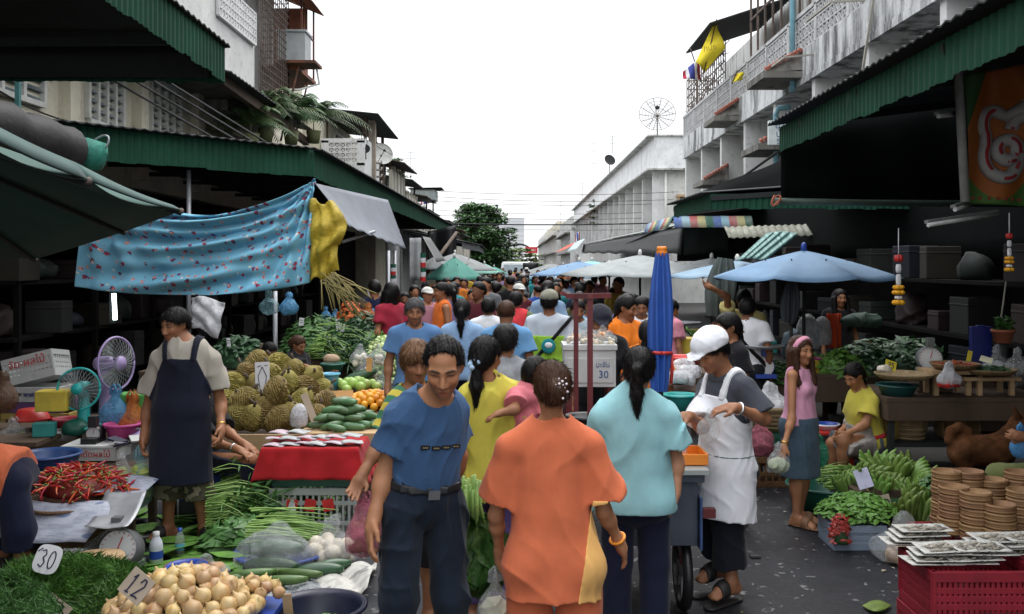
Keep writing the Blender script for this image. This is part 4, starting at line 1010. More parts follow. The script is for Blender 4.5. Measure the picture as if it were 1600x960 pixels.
for i, (a, b)in enumerate((((175, 125), (345, 222)), ((208, 125), (377, 224)), ((240, 127), (403, 226)), ((262, 128), (424, 228)))):cable('grey steel stay slanting down to the left green awning', P(*a, 13.2), P(*b, 12.9+.4*i), 0, .016, 'steel stays over the left awning')
for i, (a, b)in enumerate((((0, 143), (170, 196)), ((0, 160), (160, 198)), ((0, 172), (150, 200)))):cable('loose black cable running along the cream wall above the left awning', P(*a, 11.3), P(*b, 14), .12, .012+.006*(i==1))
for i, (a, b)in enumerate((((945, 380), (1215, 238)), ((955, 376), (1215, 262)), ((970, 372), (1200, 296)), ((930, 384), (1110, 300)))):cable('slack cable descending along the right side to the grey awning', P(*a, 55), P(*b, 21), .5, .032)
m=MB();m.bar(P(28, 120, 11.2), P(28, 192, 11.2), .05);tag(m.build('awning_post', BLUEPAINT, None, True), 'thin teal post in front of the cream building at the far left', 'post')
def flag(label, pts, d, mat, pole, extra=None):
 t=thing('flag', label, 'flag', P(*pole[0], d));m=MB();a, b, c, e=[P(*q, d)for q in pts]
 m.sheet(lambda u, v:(a.lerp(b, u)).lerp(e.lerp(c, u), v)+Vector((0, .08*math.sin(u*6+v*3), 0)), 10, 8, 0, .006);m.build('cloth', mat, t, True);m=MB();m.tube([P(*pole[0], d), P(*pole[1], d)], .018, 6);m.build('flagpole', WOOD, t, True)
 if extra:extra(t)
YF=M('yellow flag cloth', (.75, .60, .03), .85, .1)
flag('yellow flag with a dark emblem flying from the right balcony', [(1118, 32), (1133, 76), (1102, 112), (1087, 98)], 27, YF, ((1098, 120), (1120, 30)), lambda t:text('emblem', 'ภปร', .22, M('flag emblem', (.35, .25, .03), .8), t, P(1109, 75, 26.8), (1, 0, .2), (-.2, 0, 1)))
def tri():
 m, nt, b, N, L=nodes_of('three colour flag cloth');tc=N.new('ShaderNodeTexCoord');sp=N.new('ShaderNodeSeparateXYZ');L.new(tc.outputs['UV'], sp.inputs[0])
 r=N.new('ShaderNodeValToRGB');r.color_ramp.interpolation='CONSTANT';e=r.color_ramp.elements
 cs=[(0, (.5, .03, .06)), (.17, (.7, .7, .72)), (.34, (.05, .06, .3)), (.66, (.7, .7, .72)), (.83, (.5, .03, .06))]
 while len(e)<5:e.new(.5)
 for i, (p_, c)in enumerate(cs):e[i].position=p_;e[i].color=(*c, 1)
 L.new(sp.outputs[0], r.inputs[0]);L.new(r.outputs[0], b.inputs['Base Color']);b.inputs['Roughness'].default_value=.85;return m
TRI=tri()
flag('red, white and blue striped flag behind the yellow flag on the right', [(1067, 112), (1092, 92), (1096, 124), (1068, 124)], 27.5, TRI, ((1096, 128), (1078, 74)))
flag('small yellow pennant on the right balcony screen', [(1150, 114), (1163, 114), (1160, 124), (1144, 130)], 26, YF, ((1144, 131), (1152, 110)))
flag('red and blue flag hung on the far right row above the grey awning', [(898, 366), (906, 362), (906, 379), (899, 378)], 70, TRI, ((900, 380), (898, 358)))
flag('striped flag hung from the left terrace balcony', [(656, 308), (668, 300), (671, 318), (658, 320)], 48, TRI, ((664, 322), (662, 296)))
def plastic(name, col, rough=.4, var=.12, wear=None):return M(name, col, rough, var, 5, alt=wear, altamt=.62)
PWHITE=plastic('white crate plastic', (.50, .51, .50), .5, .15, (.25, .24, .22));PGREY=plastic('grey crate plastic', (.32, .34, .33), .5, .15, (.2, .2, .18));PGREEN=plastic('dark green plastic', (.01, .09, .06));PRED=plastic('red plastic', (.50, .03, .025));PCRATE=plastic('crimson crate plastic', (.24, .010, .022), .5, .3)
PBLUE=plastic('blue plastic', (.02, .06, .32));PYEL=plastic('ochre crate plastic', (.38, .27, .07), .6);PPURP=plastic('purple plastic', (.13, .06, .17));PTEAL=plastic('teal plastic', (.03, .32, .30));PNAVY=plastic('navy basin plastic', (.012, .015, .04));PLILAC=plastic('lilac plastic', (.36, .27, .50));PSKY=plastic('sky blue plastic', (.10, .35, .50));PORANGE=plastic('orange plastic', (.75, .22, .02));PBLACK=plastic('black plastic', (.012, .012, .013))
def weave(name, col, sx=60, sz=60):
 if name in MC:return MC[name]
 m, nt, b, N, L=nodes_of(name);v=coords(nt)
 a=N.new('ShaderNodeTexWave');a.inputs['Scale'].default_value=sx*.1;a.inputs['Distortion'].default_value=.6;a.bands_direction='Z'
 c=N.new('ShaderNodeTexChecker');c.inputs['Scale'].default_value=sz;L.new(v, c.inputs[0]);L.new(v, a.inputs[0])
 base=ramp(nt, noise(nt, v, 12, 5), [(.3, scl(col, .6)), (.7, scl(col, 1.2))]);base=mixc(nt, mul(nt, c.outputs['Fac'], .55), base, scl(col, .4));L.new(base, b.inputs['Base Color']);b.inputs['Roughness'].default_value=.75
 bump(nt, b, c.outputs['Fac'], .8, .006);MC[name]=m;return m
def mul(nt, f, k):
 n=nt.nodes.new('ShaderNodeMath');n.operation='MULTIPLY';n.inputs[1].default_value=k;nt.links.new(f, n.inputs[0]);return n.outputs[0]
WICKER=weave('woven wicker', (.30, .19, .09));WICKERL=weave('pale woven bamboo', (.42, .30, .16), 90, 90)
def paper(name, base=(.55, .54, .50), ink=(.09, .09, .09), s=1.):
 """printed newspaper: columns of grey lines and picture blocks"""
 if name in MC:return MC[name]
 m, nt, b, N, L=nodes_of(name);v=coords(nt, 'UV', (1, 1, 1));br=N.new('ShaderNodeTexBrick');br.inputs['Scale'].default_value=9*s;br.inputs['Color1'].default_value=(*base, 1);br.inputs['Color2'].default_value=(*scl(base, .8), 1);br.inputs['Mortar'].default_value=(*base, 1);L.new(v, br.inputs[0])
 wv=N.new('ShaderNodeTexWave');wv.bands_direction='Y';wv.inputs['Scale'].default_value=16*s;wv.inputs['Distortion'].default_value=1.5;wv.inputs['Detail Scale'].default_value=8;L.new(v, wv.inputs[0])
 k=ramp(nt, wv.outputs['Fac'], [(.5, 0.), (.6, .55)]);k2=ramp(nt, noise(nt, v, 5*s, 2), [(.44, 1.), (.5, 0.)])
 mm=N.new('ShaderNodeMath');mm.operation='MULTIPLY';L.new(k, mm.inputs[0]);L.new(k2, mm.inputs[1]);c=mixc(nt, mm.outputs[0], br.outputs[0], ink)
 c=mixc(nt, ramp(nt, noise(nt, v, 2.6*s, 2), [(.6, 0.), (.61, .8)]), c, scl(ink, 2));L.new(c, b.inputs['Base Color']);b.inputs['Roughness'].default_value=.8;MC[name]=m;return m
NEWS=paper('newspaper');NEWSC=paper('colour newspaper', (.42, .44, .52), (.05, .07, .14), .7)
BAGC=plastic_bag('clear plastic bag', (.62, .65, .66), .26);BAGW=plastic_bag('white plastic bag', (.66, .67, .70), .85);BAGP=plastic_bag('pink plastic bag', (.62, .17, .24), .55);BAGB=plastic_bag('blue plastic bag', (.10, .32, .55), .7);BAGT=plastic_bag('pale turquoise plastic bag', (.25, .48, .55), .45);BAGG=plastic_bag('green plastic bag', (.03, .28, .16), .7);BAGGREY=plastic_bag('grey plastic sheet bag', (.42, .45, .47), .8)
CARD=M('card', (.42, .34, .26), .8, .12);CARDW=M('white card', (.66, .66, .68), .7, .06);INK=M('blue black ink', (.015, .015, .05), .6, .1);REDINK=M('red paint', (.5, .02, .02), .7, .3, 20);CARDY=M('yellow card', (.62, .50, .04), .8)
LEAFB=M('bright green leaf', (.10, .23, .035), .5, .5, 16);LEAFM=M('mid green leaf', (.05, .135, .028), .5, .55, 14);STEMG=M('pale green stem', (.22, .36, .09), .5, .35, 14);LEAFK=M('deep green leaf', (.025, .075, .025), .5, .55, 12);DILL=M('fine herb green', (.055, .145, .018), .6, .55, 9)
def crate(label, c, size, mat, rz=0, rx=0, group=None, cat='crate', name='crate', nx=9, rails=(.45, ), solid_h=.0):
 """slotted plastic crate, c = centre of its base"""
 t=thing(name, label, cat, c, 0, group);t.rotation_euler=(rx, 0, rz);w, d, h=size;th=.018;m=MB()
 m.box((0, 0, .012), (w-.02, d-.02, .02));m.build('base', mat, t)
 for(sx, sy)in((0, -1), (0, 1), (-1, 0), (1, 0)):
  m=MB();L=w if sy else d;n=max(4, int(nx*L/w));off=(d if sy else w)/2-th/2
  def bx(a, z, la, lz, tt=th):m.box((a if sy else sx*off, sy*off if sy else a, z), (la, tt, lz)if sy else(tt, la, lz))
  bx(0, h-.025, L, .05, th+.012);bx(0, .025, L-.002, .05)
  for r in rails:bx(0, h*r, L-.004, .03, th*.9)
  for i in range(n+1):bx(-L/2+.01+(L-.02)*i/n, h*.5, .018 if 0<i<n else .03, h-.08, th*.8)
  if solid_h:bx(0, h*.5, L*.6, h*solid_h, th*.6)
  m.build('side', mat, t, bevel=.002)
 return t
def tub(name, label, cat, c, r, h, mat, inner=None, taper=.75, rim=.012, group=None, n=32):
 m=MB();m.lathe([(0, 0), (r*taper, 0), (r*.97, h*.9), (r, h), (r+rim, h), (r+rim, h-.012)], c, n)
 m.lathe([(0, .012), (r*taper-.01, .012), (r*.97-.012, h*.9), (r-.004, h+.002), (r, h)][::-1], c, n, 1 if inner else 0)
 o=m.build(name, [mat, inner]if inner else mat, None, True);tag(o, label, cat, group);return o
def inst(proto, label, cat, loc, rot=(0, 0, 0), sc=1, group=None):
 """another copy of an object built once"""
 if not proto.get('used'):o=proto;proto['used']=1
 else:
  o=proto.copy();COL.objects.link(o)
 o.location=loc;o.rotation_euler=rot;o.scale=(sc, sc, sc)if not hasattr(sc, '__len__')else sc
 o['label']=label;o['category']=cat
 if group:o['group']=group
 return o
def bag(label, c, size, mat, contents=None, cat='bag', seed=0, handles=True, open_top=False, rz=0, group=None, fill=.6, lump=0):
 """plastic carrier: wrinkled skin, two loops, and what is inside; c = bottom centre"""
 c=Vector(c);w, d, h=size;t=thing('plastic_bag', label, cat, c, rz, group);f=Field()
 f.ell((0, 0, h*.33), (w*.5, d*.5, h*.36), None, .05);f.cone((0, 0, h*.4), (0, 0, h*.92), min(w, d)*.36, w*.16, h*.2, fl=((0, 1, 0), .6));f.noise=wrinkle(.022*(h/.3), 15*(.3/h), seed+3, (1, 1, .5))
 solid('bag_skin', f, (-w*.7, -d*.8, -.03), (w*.7, d*.8, h*1.05), max(.008, h/36), mat, t)
 if handles:
  for s in(-1, 1):
   m=MB();m.tube([(s*w*.14, 0, h*.85), (s*w*.13, s*.01, h*1.02), (s*w*.04, s*.012, h*1.12), (-s*w*.02, s*.012, h*1.0), (-s*w*.02, 0, h*.85)], [.016*h/.3, .011, .007, .011, .016*h/.3], 6);m.build('handle', mat, t)
 if contents:
  g=Field();rnd=random.Random(seed)
  if lump:
   for i in range(lump):a=rnd.random()*6.28;q=rnd.random()**.5*.32;g.ell((w*q*math.cos(a), d*q*math.sin(a), h*(.08+fill*.7*rnd.random())), min(w, d)*rnd.uniform(.12, .17), None, .008)
  else:g.ell((0, 0, h*.3*fill/.6), (w*.44, d*.44, h*.3*fill/.6), None, .03);g.noise=wrinkle(.014, 40, seed, (1, 1, 1))
  solid('contents', g, (-w*.6, -d*.6, -.02), (w*.6, d*.6, h), max(.007, h/40), contents, t)
 return t
def sack(name, label, cat, c, size, mat, seed=0, noise_amp=.03, group=None, freq=14, vox=None):
 """lumpy heap or bundle as one skin"""
 w, d, h=size;f=Field();f.ell((0, 0, h*.35), (w*.5, d*.5, h*.62), None, .03);f.cut((0, 0, 0), (0, 0, -1), .02);f.noise=wrinkle(noise_amp, freq, seed, (1, 1, .8))
 o=solid(name, f, (-w*.6, -d*.6, -.05), (w*.6, d*.6, h*1.15), vox or max(.01, min(w, h)/26), mat);o.location=c;tag(o, label, cat, group);return o
def card(label, c, w, h, mat, lines=None, tilt=20, yaw=0, roll=0, stick=0, oval=False, txt=None, size=.1, r=.004, ink=None):
 t=thing('price_card', label, 'price card', c);Q=Euler((0, 0, R(yaw))).to_matrix()@Euler((R(-tilt), 0, 0)).to_matrix()@Euler((0, R(roll), 0)).to_matrix()
 X, Y, Z=Q@Vector((1, 0, 0)), Q@Vector((0, 0, 1)), Q@Vector((0, -1, 0));c=Vector(c);m=MB()
 if oval:pts=[c+X*w/2*math.copysign(abs(math.cos(a))**.6, math.cos(a))+Y*h/2*math.copysign(abs(math.sin(a))**.6, math.sin(a))for a in[2*PI*i/28 for i in range(28)]]
 else:pts=[c-X*w/2-Y*h/2, c+X*w/2-Y*h/2, c+X*w/2+Y*h/2, c-X*w/2+Y*h/2]
 m.poly(pts, -Z, .005);m.build('board', mat, t, True)
 if lines:
  k=MB();strokes(k, c, X, Y, lines, r, 0, .0025);k.build('lettering', ink or INK, t, True)
 if txt:text('lettering', txt, size, ink or INK, t, c+Z*.003, X, Y)
 if stick:
  k=MB();k.bar(c-Y*h*.3-Z*(-.006-.0), c-Y*(h*.5+stick), .016, .006);s=k.build('stick', WOODL, t, True);s.location=s.location-Z*.012
 return t
D1=[(-.35, .2), (-.2, .42), (-.2, -.45)]
def digits(s, w, h, gap=.5):
 shp={'0':[[(.42*math.cos(a), .5*math.sin(a))for a in[2*PI*i/12 for i in range(13)]]], '1':[[(-.3, .25), (0, .5), (0, -.5)], [(-.25, -.5), (.3, -.48)]], '2':[[(-.4, .25), (-.2, .5), (.2, .48), (.35, .2), (-.1, -.2), (-.45, -.5), (.1, -.42), (.5, -.45)]], '3':[[(-.4, .4), (.1, .5), (.35, .25), (0, .05), (.4, -.2), (.1, -.5), (-.4, -.35)]], '8':[[(.3, .4), (-.1, .5), (-.3, .25), (.3, -.2), (.1, -.5), (-.3, -.3), (.1, .1), (.3, .4)]], '5':[[(.4, .5), (-.3, .48), (-.3, .1), (.2, .1), (.35, -.2), (.1, -.5), (-.35, -.4)]]}
 out=[];n=len(s)
 for i, ch in enumerate(s):
  ox=(i-(n-1)/2)*w
  for ln in shp[ch]:out.append([(ox+x*w*.78, y*h)for x, y in ln])
 return out
def blades(label, c, n, length, spread, mat, name='greens', cat='vegetables', seed=0, width=.012, dirn=(1, 0, 0), up=.5, droop=.5, group=None, stem=None, leafy=True, rad=.12, leafw=.03, leafl=.13):
 """a bundle of long stems with leaves, lying or arching from c in direction dirn"""
 rnd=random.Random(seed);t=thing(name, label, cat, c, 0, group);lf=MB();st=MB();d0=Vector(dirn).normalized();sd=d0.cross(Vector((0, 0, 1)))
 sd=sd.normalized()if sd.length>.01 else Vector((1, 0, 0))
 for i in range(n):
  o=sd*rnd.uniform(-rad, rad)+Vector((0, 0, abs(rnd.gauss(0, rad*.55))));d=(d0+sd*rnd.gauss(0, spread)+Vector((0, 0, up+rnd.gauss(0, spread*.5)))).normalized();L=length*rnd.uniform(.7, 1.15)
  pts=[o+d*L*q-Vector((0, 0, droop*L*q*q))for q in(0, .33, .66, 1)]
  for p in pts:p.z=max(p.z, .01)
  st.tube(pts, [width*.45, width*.4, width*.3, width*.15], 4, 0, False)
  if leafy:
   for k in range(5):
    q=rnd.uniform(.3, 1);i0=min(2, int(q*3));p=pts[i0].lerp(pts[i0+1], q*3-i0);a=(d+Vector((rnd.gauss(0, .6), rnd.gauss(0, .6), rnd.gauss(0, .45)))).normalized();b=a.cross(Vector((rnd.gauss(0, 1), rnd.gauss(0, 1), 1))).normalized();l=leafl*rnd.uniform(.6, 1.3);w=leafw*rnd.uniform(.7, 1.2);dn=Vector((0, 0, -l*.15))
    lf.add([p, p+a*l*.4+b*w, p+a*l+dn, p+a*l*.4-b*w, p+a*l*.45+Vector((0, 0, w*.4))], [(0, 1, 4), (1, 2, 4), (2, 3, 4), (3, 0, 4)], 0, False)
  else:
   p=pts[-1];lf.add([pts[2]-sd*width*.5, pts[2]+sd*width*.5, p], [(0, 1, 2)], 0, False)
 lf.build('leaves', mat, t);st.build('stems', stem or STEMG, t);return t
def leafheap(label, c, size, n, mat, leaf=.06, seed=0, name='greens', cat='vegetables', group=None, mound=None, asp=.5, curl=.3):
 """a mound of loose leaves over a solid core"""
 rnd=random.Random(seed);w, d, h=size;t=thing(name, label, cat, c, 0, group);f=Field();f.ell((0, 0, 0), (w*.43, d*.43, h*.82), None);f.cut((0, 0, 0), (0, 0, -1));f.noise=wrinkle(.02, 20, seed, (1, 1, 1))
 solid('heap_core', f, (-w*.55, -d*.55, -.03), (w*.55, d*.55, h), .025, mound or LEAFK, t);m=MB()
 for i in range(n):
  a=rnd.random()*6.283;q=rnd.random()**.5;z=h*math.sqrt(max(0, 1-q*q))*rnd.uniform(.75, 1.08);p=Vector((w*.5*q*math.cos(a), d*.5*q*math.sin(a), z+.01));nrm=Vector((math.cos(a)*q*h/w*2, math.sin(a)*q*h/d*2, 1)).normalized()
  u=Vector((rnd.gauss(0, 1), rnd.gauss(0, 1), rnd.gauss(0, .4)));u=(u-nrm*u.dot(nrm)*.6).normalized();b=u.cross(nrm).normalized();l=leaf*rnd.uniform(.6, 1.4);k=nrm*l*curl*rnd.uniform(-.5, 1.2)
  m.add([p-u*l, p+b*l*asp, p+u*l+k, p-b*l*asp, p+nrm*l*.2], [(0, 1, 4), (1, 2, 4), (2, 3, 4), (3, 0, 4)], 0, False)
 m.build('leaves', mat, t);return t
def table(label, c, size, mat, legmat=None, name='market_table', skirt=0):
 """c = centre on the ground, size = w,d,h"""
 w, d, h=size;t=thing(name, label, 'table', c);m=MB();m.box((0, 0, h-.02), (w, d, .04));
 if skirt:m.box((0, -d/2+.015, h-.04-skirt/2), (w-.01, .025, skirt));m.box((-w/2+.015, 0, h-.04-skirt/2), (.025, d-.06, skirt));m.box((w/2-.015, 0, h-.04-skirt/2), (.025, d-.06, skirt))
 m.build('table_top', mat, t, bevel=.004)
 for sx in(-1, 1):
  for sy in(-1, 1):k=MB();k.box((sx*(w/2-.05), sy*(d/2-.05), (h-.04)/2), (.05, .05, h-.04));k.build('leg', legmat or mat, t)
 return t
def umbrella(label, apex, r, drop, mat, n=8, pole=True, seed=0, sag=.1, rot=0, tilt=(0, 0), rim=None, group=None, scallop=.06, ground=0, inside=None, finial=None):
 """market parasol: sagging panels between ribs"""
 apex=Vector(apex);t=thing('market_umbrella', label, 'umbrella', (apex.x, apex.y, ground), 0, group);m=MB();T=Euler((tilt[0], tilt[1], 0)).to_matrix()
 def rimp(k):
  if rim:return Vector(rim[k%n])-apex
  a=rot+2*PI*k/n;return T@Vector((r*math.cos(a), r*math.sin(a), -drop))
 def fn(u, v):
  k=int(u*n-1e-6);q=u*n-k;a, b=rimp(k), rimp(k+1);e=a.lerp(b, q);s=4*q*(1-q);p=e*v+Vector((0, 0, drop*.06*math.sin(PI*v)*(1-.4*s)-sag*r*s*v*v*.35));p=p*(1-scallop*s*v*v);return apex+p
 m.sheet(fn, n*6, 7, 0, .006);m.build('canopy', mat, t, True)
 ri=MB();hub=apex-Vector((0, 0, .30*drop+.02))
 for k in range(n):
  e=rimp(k);ri.tube([apex+e*q+Vector((0, 0, drop*.06*math.sin(PI*q)-.02))for q in(.02, .25, .5, .75, .99)], .008, 5);ri.tube([apex-Vector((0, 0, drop*1.2)), apex+e*.45+Vector((0, 0, drop*.2-.02))], .007, 5)
 ri.build('ribs', DARKIRON, t, True);se=MB()
 for k in range(n):e=rimp(k);se.tube([apex+e*q+Vector((0, 0, drop*.06*math.sin(PI*q)+.001))for q in(.02, .25, .5, .75, .995)], .0055, 5)
 se.build('seams', mat, t, True);p=MB();p.lathe([(0, .0), (.035, 0), (.03, .07), (.012, .1), (0, .1)], apex+Vector((0, 0, -.01)), 10);p.build('finial', finial or FRAMEW, t, True)
 if pole:p=MB();p.tube([(apex.x, apex.y, ground), apex], .018, 8);p.build('pole', DARKIRON, t, True)
 return t
def folded_umbrella(label, top, bot, r, mat, tie=None, cap=None, group=None, polez=None, n=9):
 top, bot=Vector(top), Vector(bot);t=thing('folded_umbrella', label, 'umbrella', (bot.x, bot.y, polez if polez is not None else bot.z), 0, group);m=MB();ax=bot-top;u, w=perp(ax)
 def fn(a, v):
  th=2*PI*a;rr=r*(.30+.95*math.sin(PI*(.12+.70*v)))*(.78+.22*math.cos(th*n+v*4));return top+ax*v+(u*math.cos(th)+w*math.sin(th))*rr
 m.sheet(fn, 72, 16, 0);m.build('canopy', mat, t, True)
 if cap:k=MB();k.lathe([(0, .045), (r*.42, .045), (r*.52, .028), (r*.46, .022), (r*.54, .008), (r*.5, -.02), (0, -.02)], top, 16);k.build('cap', cap, t, True)
 if tie:k=MB();q=top.lerp(bot, .72);k.tube([q+(u*math.cos(a)+w*math.sin(a))*r*1.1 for a in[2*PI*i/20 for i in range(21)]], .012, 6);k.tube([q-w*r*1.1, q-w*r*1.2+ax*.12, q-w*r*1.1+ax*.22], .012, 6);k.build('tie', tie, t, True)
 k=MB();k.tube([(bot.x, bot.y, polez if polez is not None else bot.z), tuple(top)], .018, 8);k.build('pole', DARKIRON, t, True);return t
def fan(label, hub, r, face, mat, base_z, cagemat):
 hub=Vector(hub);t=thing('electric_fan', label, 'fan', (hub.x, hub.y, base_z));Q=unit(face).to_track_quat('Z', 'Y').to_matrix();m=MB()
 for zz in(.035, -.035):
  for i in range(30):a=2*PI*i/30;m.tube([hub+Q@Vector((.03*math.cos(a), .03*math.sin(a), zz*1.5)), hub+Q@Vector((r*.6*math.cos(a+.1), r*.6*math.sin(a+.1), zz*1.3)), hub+Q@Vector((r*math.cos(a+.15), r*math.sin(a+.15), 0))], .0016, 4, 0, False)
 m.build('guard', M('fan wire', (.35, .36, .37), .4), t, True);m=MB();m.tube([hub+Q@Vector((r*math.cos(a), r*math.sin(a), 0))for a in[2*PI*i/40 for i in range(41)]], .010, 6);m.build('guard_rim', cagemat, t, True)
 for k in range(3):
  m=MB();a0=2*PI*k/3
  m.sheet(lambda u, v:hub+Q@Vector(((.03+.82*r*u)*math.cos(a0+(v-.5)*(1.1*u+.25)), (.03+.82*r*u)*math.sin(a0+(v-.5)*(1.1*u+.25)), (v-.5)*.035)), 6, 6, 0, .003);m.build('blade', plastic_bag('tinted fan blade', (.18, .2, .2), .7), t, True)
 m=MB();m.lathe([(0, .06), (.045*r/.17, .055), (.05*r/.17, .03), (0, .03)], hub, 20, 0, Q);m.build('hub_cap', mat, t, True)
 m=MB();m.lathe([(0, -.20), (.05, -.195), (.062, -.15), (.06, -.05), (.03, -.03), (0, -.03)], hub, 18, 0, Q);m.build('motor', mat, t, True)
 b=hub-Q@Vector((0, 0, .11));m=MB();m.lathe([(.045, 0), (.034, b.z-base_z-.03), (0, b.z-base_z-.03)], (b.x, b.y, base_z+.03), 14, sx=1.2);m.build('stand', mat, t, True);m=MB();m.lathe([(0, 0), (.15, 0), (.15, .02), (.08, .045), (0, .045)], (b.x, b.y, base_z), 24);m.build('foot_plate', mat, t, True);return t
def dial_scale(label, c, r, mat, face=(0, -1, 0), tray=True, size=.2):
 """spring scale: box body, round dial, pan; c = base centre"""
 c=Vector(c);t=thing('weighing_scale', label, 'scale', c);Q=unit(face).to_track_quat('Z', 'Y').to_matrix();h=r*2.3;m=MB()
 m.lathe([(0, -size*.4), (r*1.12, -size*.4), (r*1.12, .0), (r*1.0, .012)], c+Vector((0, 0, r*1.15)), 28, 0, Q);m.box(c+Vector((0, 0, .02)), (r*2.1, size*.9, .04));m.build('housing', mat, t, True)
 m=MB();m.lathe([(0, .004), (r, .004)], c+Vector((0, 0, r*1.15)), 28, 0, Q);m.build('dial', M('dial white', (.6, .61, .6), .3, .05), t, True)
 m=MB();cc=c+Vector((0, 0, r*1.15));z=Q@Vector((0, 0, .008))
 for i in range(20):a=2*PI*i/20;d=Q@Vector((math.cos(a), math.sin(a), 0));m.bar(cc+d*r*.8+z, cc+d*r*.93+z, r*.03, .002, up=z)
 m.bar(cc+z, cc+Q@Vector((r*.2, r*.65, .008)), r*.06, .002, up=z);m.build('dial_marks', REDINK, t, True)
 m=MB();m.box(c+Vector((0, 0, h+.03)), (.06, .06, .08));m.build('post', mat, t, True)
 if tray:m=MB();m.lathe([(0, 0), (size*.75, 0), (size*.95, .03), (size*.94, .034), (size*.74, .006), (0, .006)], c+Vector((0, 0, h+.07)), 28);m.build('pan', STEELP, t, True)
 return t
def proto(name, mb, mats):return mb.build(name, mats)
def durian_proto():
 m=MB();n, k=48, 30;vs=[];fs=[]
 for i in range(k+1):
  t=PI*i/k
  for j in range(n):
   a=2*PI*(j+random.uniform(-.25, .25))/n;lobe=1+.05*math.cos(5*a);sp=1+(random.uniform(.06, .15)if(i+j)%2 else random.uniform(-.05, .01))*(math.sin(t)**.4 if 0<i<k else 0);r=lobe*sp;vs.append((.115*math.sin(t)*math.cos(a)*r, .115*math.sin(t)*math.sin(a)*r, -.15*math.cos(t)*(.97+.03*sp)))
 fs=[(i*n+j, i*n+(j+1)%n, (i+1)*n+(j+1)%n, (i+1)*n+j)for i in range(k)for j in range(n)]
 m.add(vs, fs, 0, False);m.tube([(0, 0, .14), (0, .01, .18), (.01, .02, .21)], .014, 8, 1);return m
DUR=M('durian husk', (.205, .155, .038), .75, .35, 7, rnd=.25, alt=(.16, .105, .03), altamt=.58)
DURIAN=proto('durian', durian_proto(), [DUR, BARK])
ONI=M('onion skin', (.50, .34, .16), .45, .3, 14, stretch=(1, 1, .2), rnd=.22, alt=(.40, .17, .05), altamt=.55)
m=MB();m.lathe([(0, -.055), (.02, -.054), (.047, -.035), (.06, 0), (.052, .03), (.028, .05), (.010, .062), (.005, .082), (0, .082)], (0, 0, 0), 20);ONION=proto('onion', m, ONI)
def bent(L, r0, n=9, bend=.03, tip=.3, seg=10):
 m=MB();pts=[(L*(i/(n-1)-.5), bend*math.sin(PI*i/(n-1)), 0)for i in range(n)];m.tube(pts, [max(.003, r0*math.sin(PI*(.06+.88*i/(n-1)))**.55*(1-tip*(i/(n-1))))for i in range(n)], seg);return m
MANGO=proto('green_mango', bent(.17, .038, 11, .014, .25, 14), M('green mango skin', (.075, .16, .065), .35, .25, 12, rnd=.2));CUKE=proto('cucumber', bent(.26, .03, 9, .02, .1), M('cucumber skin', (.075, .15, .035), .4, .35, 12, rnd=.2));GOURD=proto('green_gourd', bent(.34, .06, 11, .02, .1, 16), M('gourd skin', (.028, .075, .032), .35, .35, 14, rnd=.15))
m=MB();m.ell((0, 0, 0), .036, 16, 10);TANG=proto('tangerine', m, M('tangerine peel', (.72, .30, .02), .4, .15, 9, rnd=.16, bmp=.3, bscale=160));m=MB();m.ell((0, 0, 0), .05, 16, 10);GUAVA=proto('guava', m, M('guava skin', (.28, .42, .09), .4, .2, 9, rnd=.16));m=MB();m.ell((0, 0, 0), (.021, .021, .024), 12, 8);LIME=proto('lime', m, M('lime peel', (.10, .26, .02), .35, .2, 9, rnd=.25))
m=MB();m.ell((0, 0, 0), .026, 12, 8);m.lathe([(0, .03), (.015, .024), (.02, .014)], (0, 0, 0), 6, 1);EGG=proto('round_eggplant', m, [M('pale eggplant skin', (.42, .50, .22), .4, .3, 16, rnd=.22), STEMG])
def chili_proto(s):
 r=random.Random(s);m=MB();pts=[Vector((0, 0, 0))];d=Vector((1, 0, 0))
 for i in range(6):d=(d+Vector((0, r.uniform(-.35, .35), r.uniform(-.2, .2)))).normalized();pts.append(pts[-1]+d*.018)
 m.tube(pts, [.008, .0095, .009, .008, .0065, .0045, .0015], 7);m.tube([pts[0], pts[0]-Vector((.014, 0, 0)), pts[0]-Vector((.03, .004, .004))], [.007, .003, .0025], 6, 1);return m
CHM=M('red chilli skin', (.42, .022, .012), .28, .3, 9, rnd=.3);CHS=[proto('chilli', chili_proto(i), [CHM, STEMG])for i in range(4)]
def hand_proto():
 m=MB();n=11
 for i in range(n):
  a=(i-(n-1)/2)*.16;row=.02 if i%2 else 0;b=Vector((math.sin(a)*.05, 0, row));pts=[]
  for k in range(7):
   q=k/6;pts.append(b+Vector((math.sin(a)*(.16*q), -.15*q+.02*math.cos(a), .075*math.sin(PI*q*.55)+row*q)))
  m.tube(pts, [.009, .017, .02, .021, .019, .013, .004], 8)
 m.ell((0, .025, .01), (.05, .025, .03), 10, 6, 1);return m
BANANA=proto('banana_hand', hand_proto(), [M('green banana skin', (.17, .27, .06), .45, .3, 10, rnd=.2), M('banana stalk', (.2, .2, .1), .7)])
def heap_points(c, r, h, n, s, rnd):
 """n resting points over a dome"""
 out=[]
 for i in range(n):
  q=math.sqrt((i+.5)/n);a=i*2.39996;z=h*(1-q*q)**.7;out.append(Vector(c)+Vector((r[0]*q*math.cos(a)+rnd.uniform(-s, s)*.3, r[1]*q*math.sin(a)+rnd.uniform(-s, s)*.3, z)))
 return out
rnd=random.Random(11)
def G(px, py, z=0):return Pz(px, py, z)
t=thing('market_umbrella', 'big dark green umbrella at far left, seen from underneath, closest to the camera', 'umbrella', (-2.45, 3.1, 0))
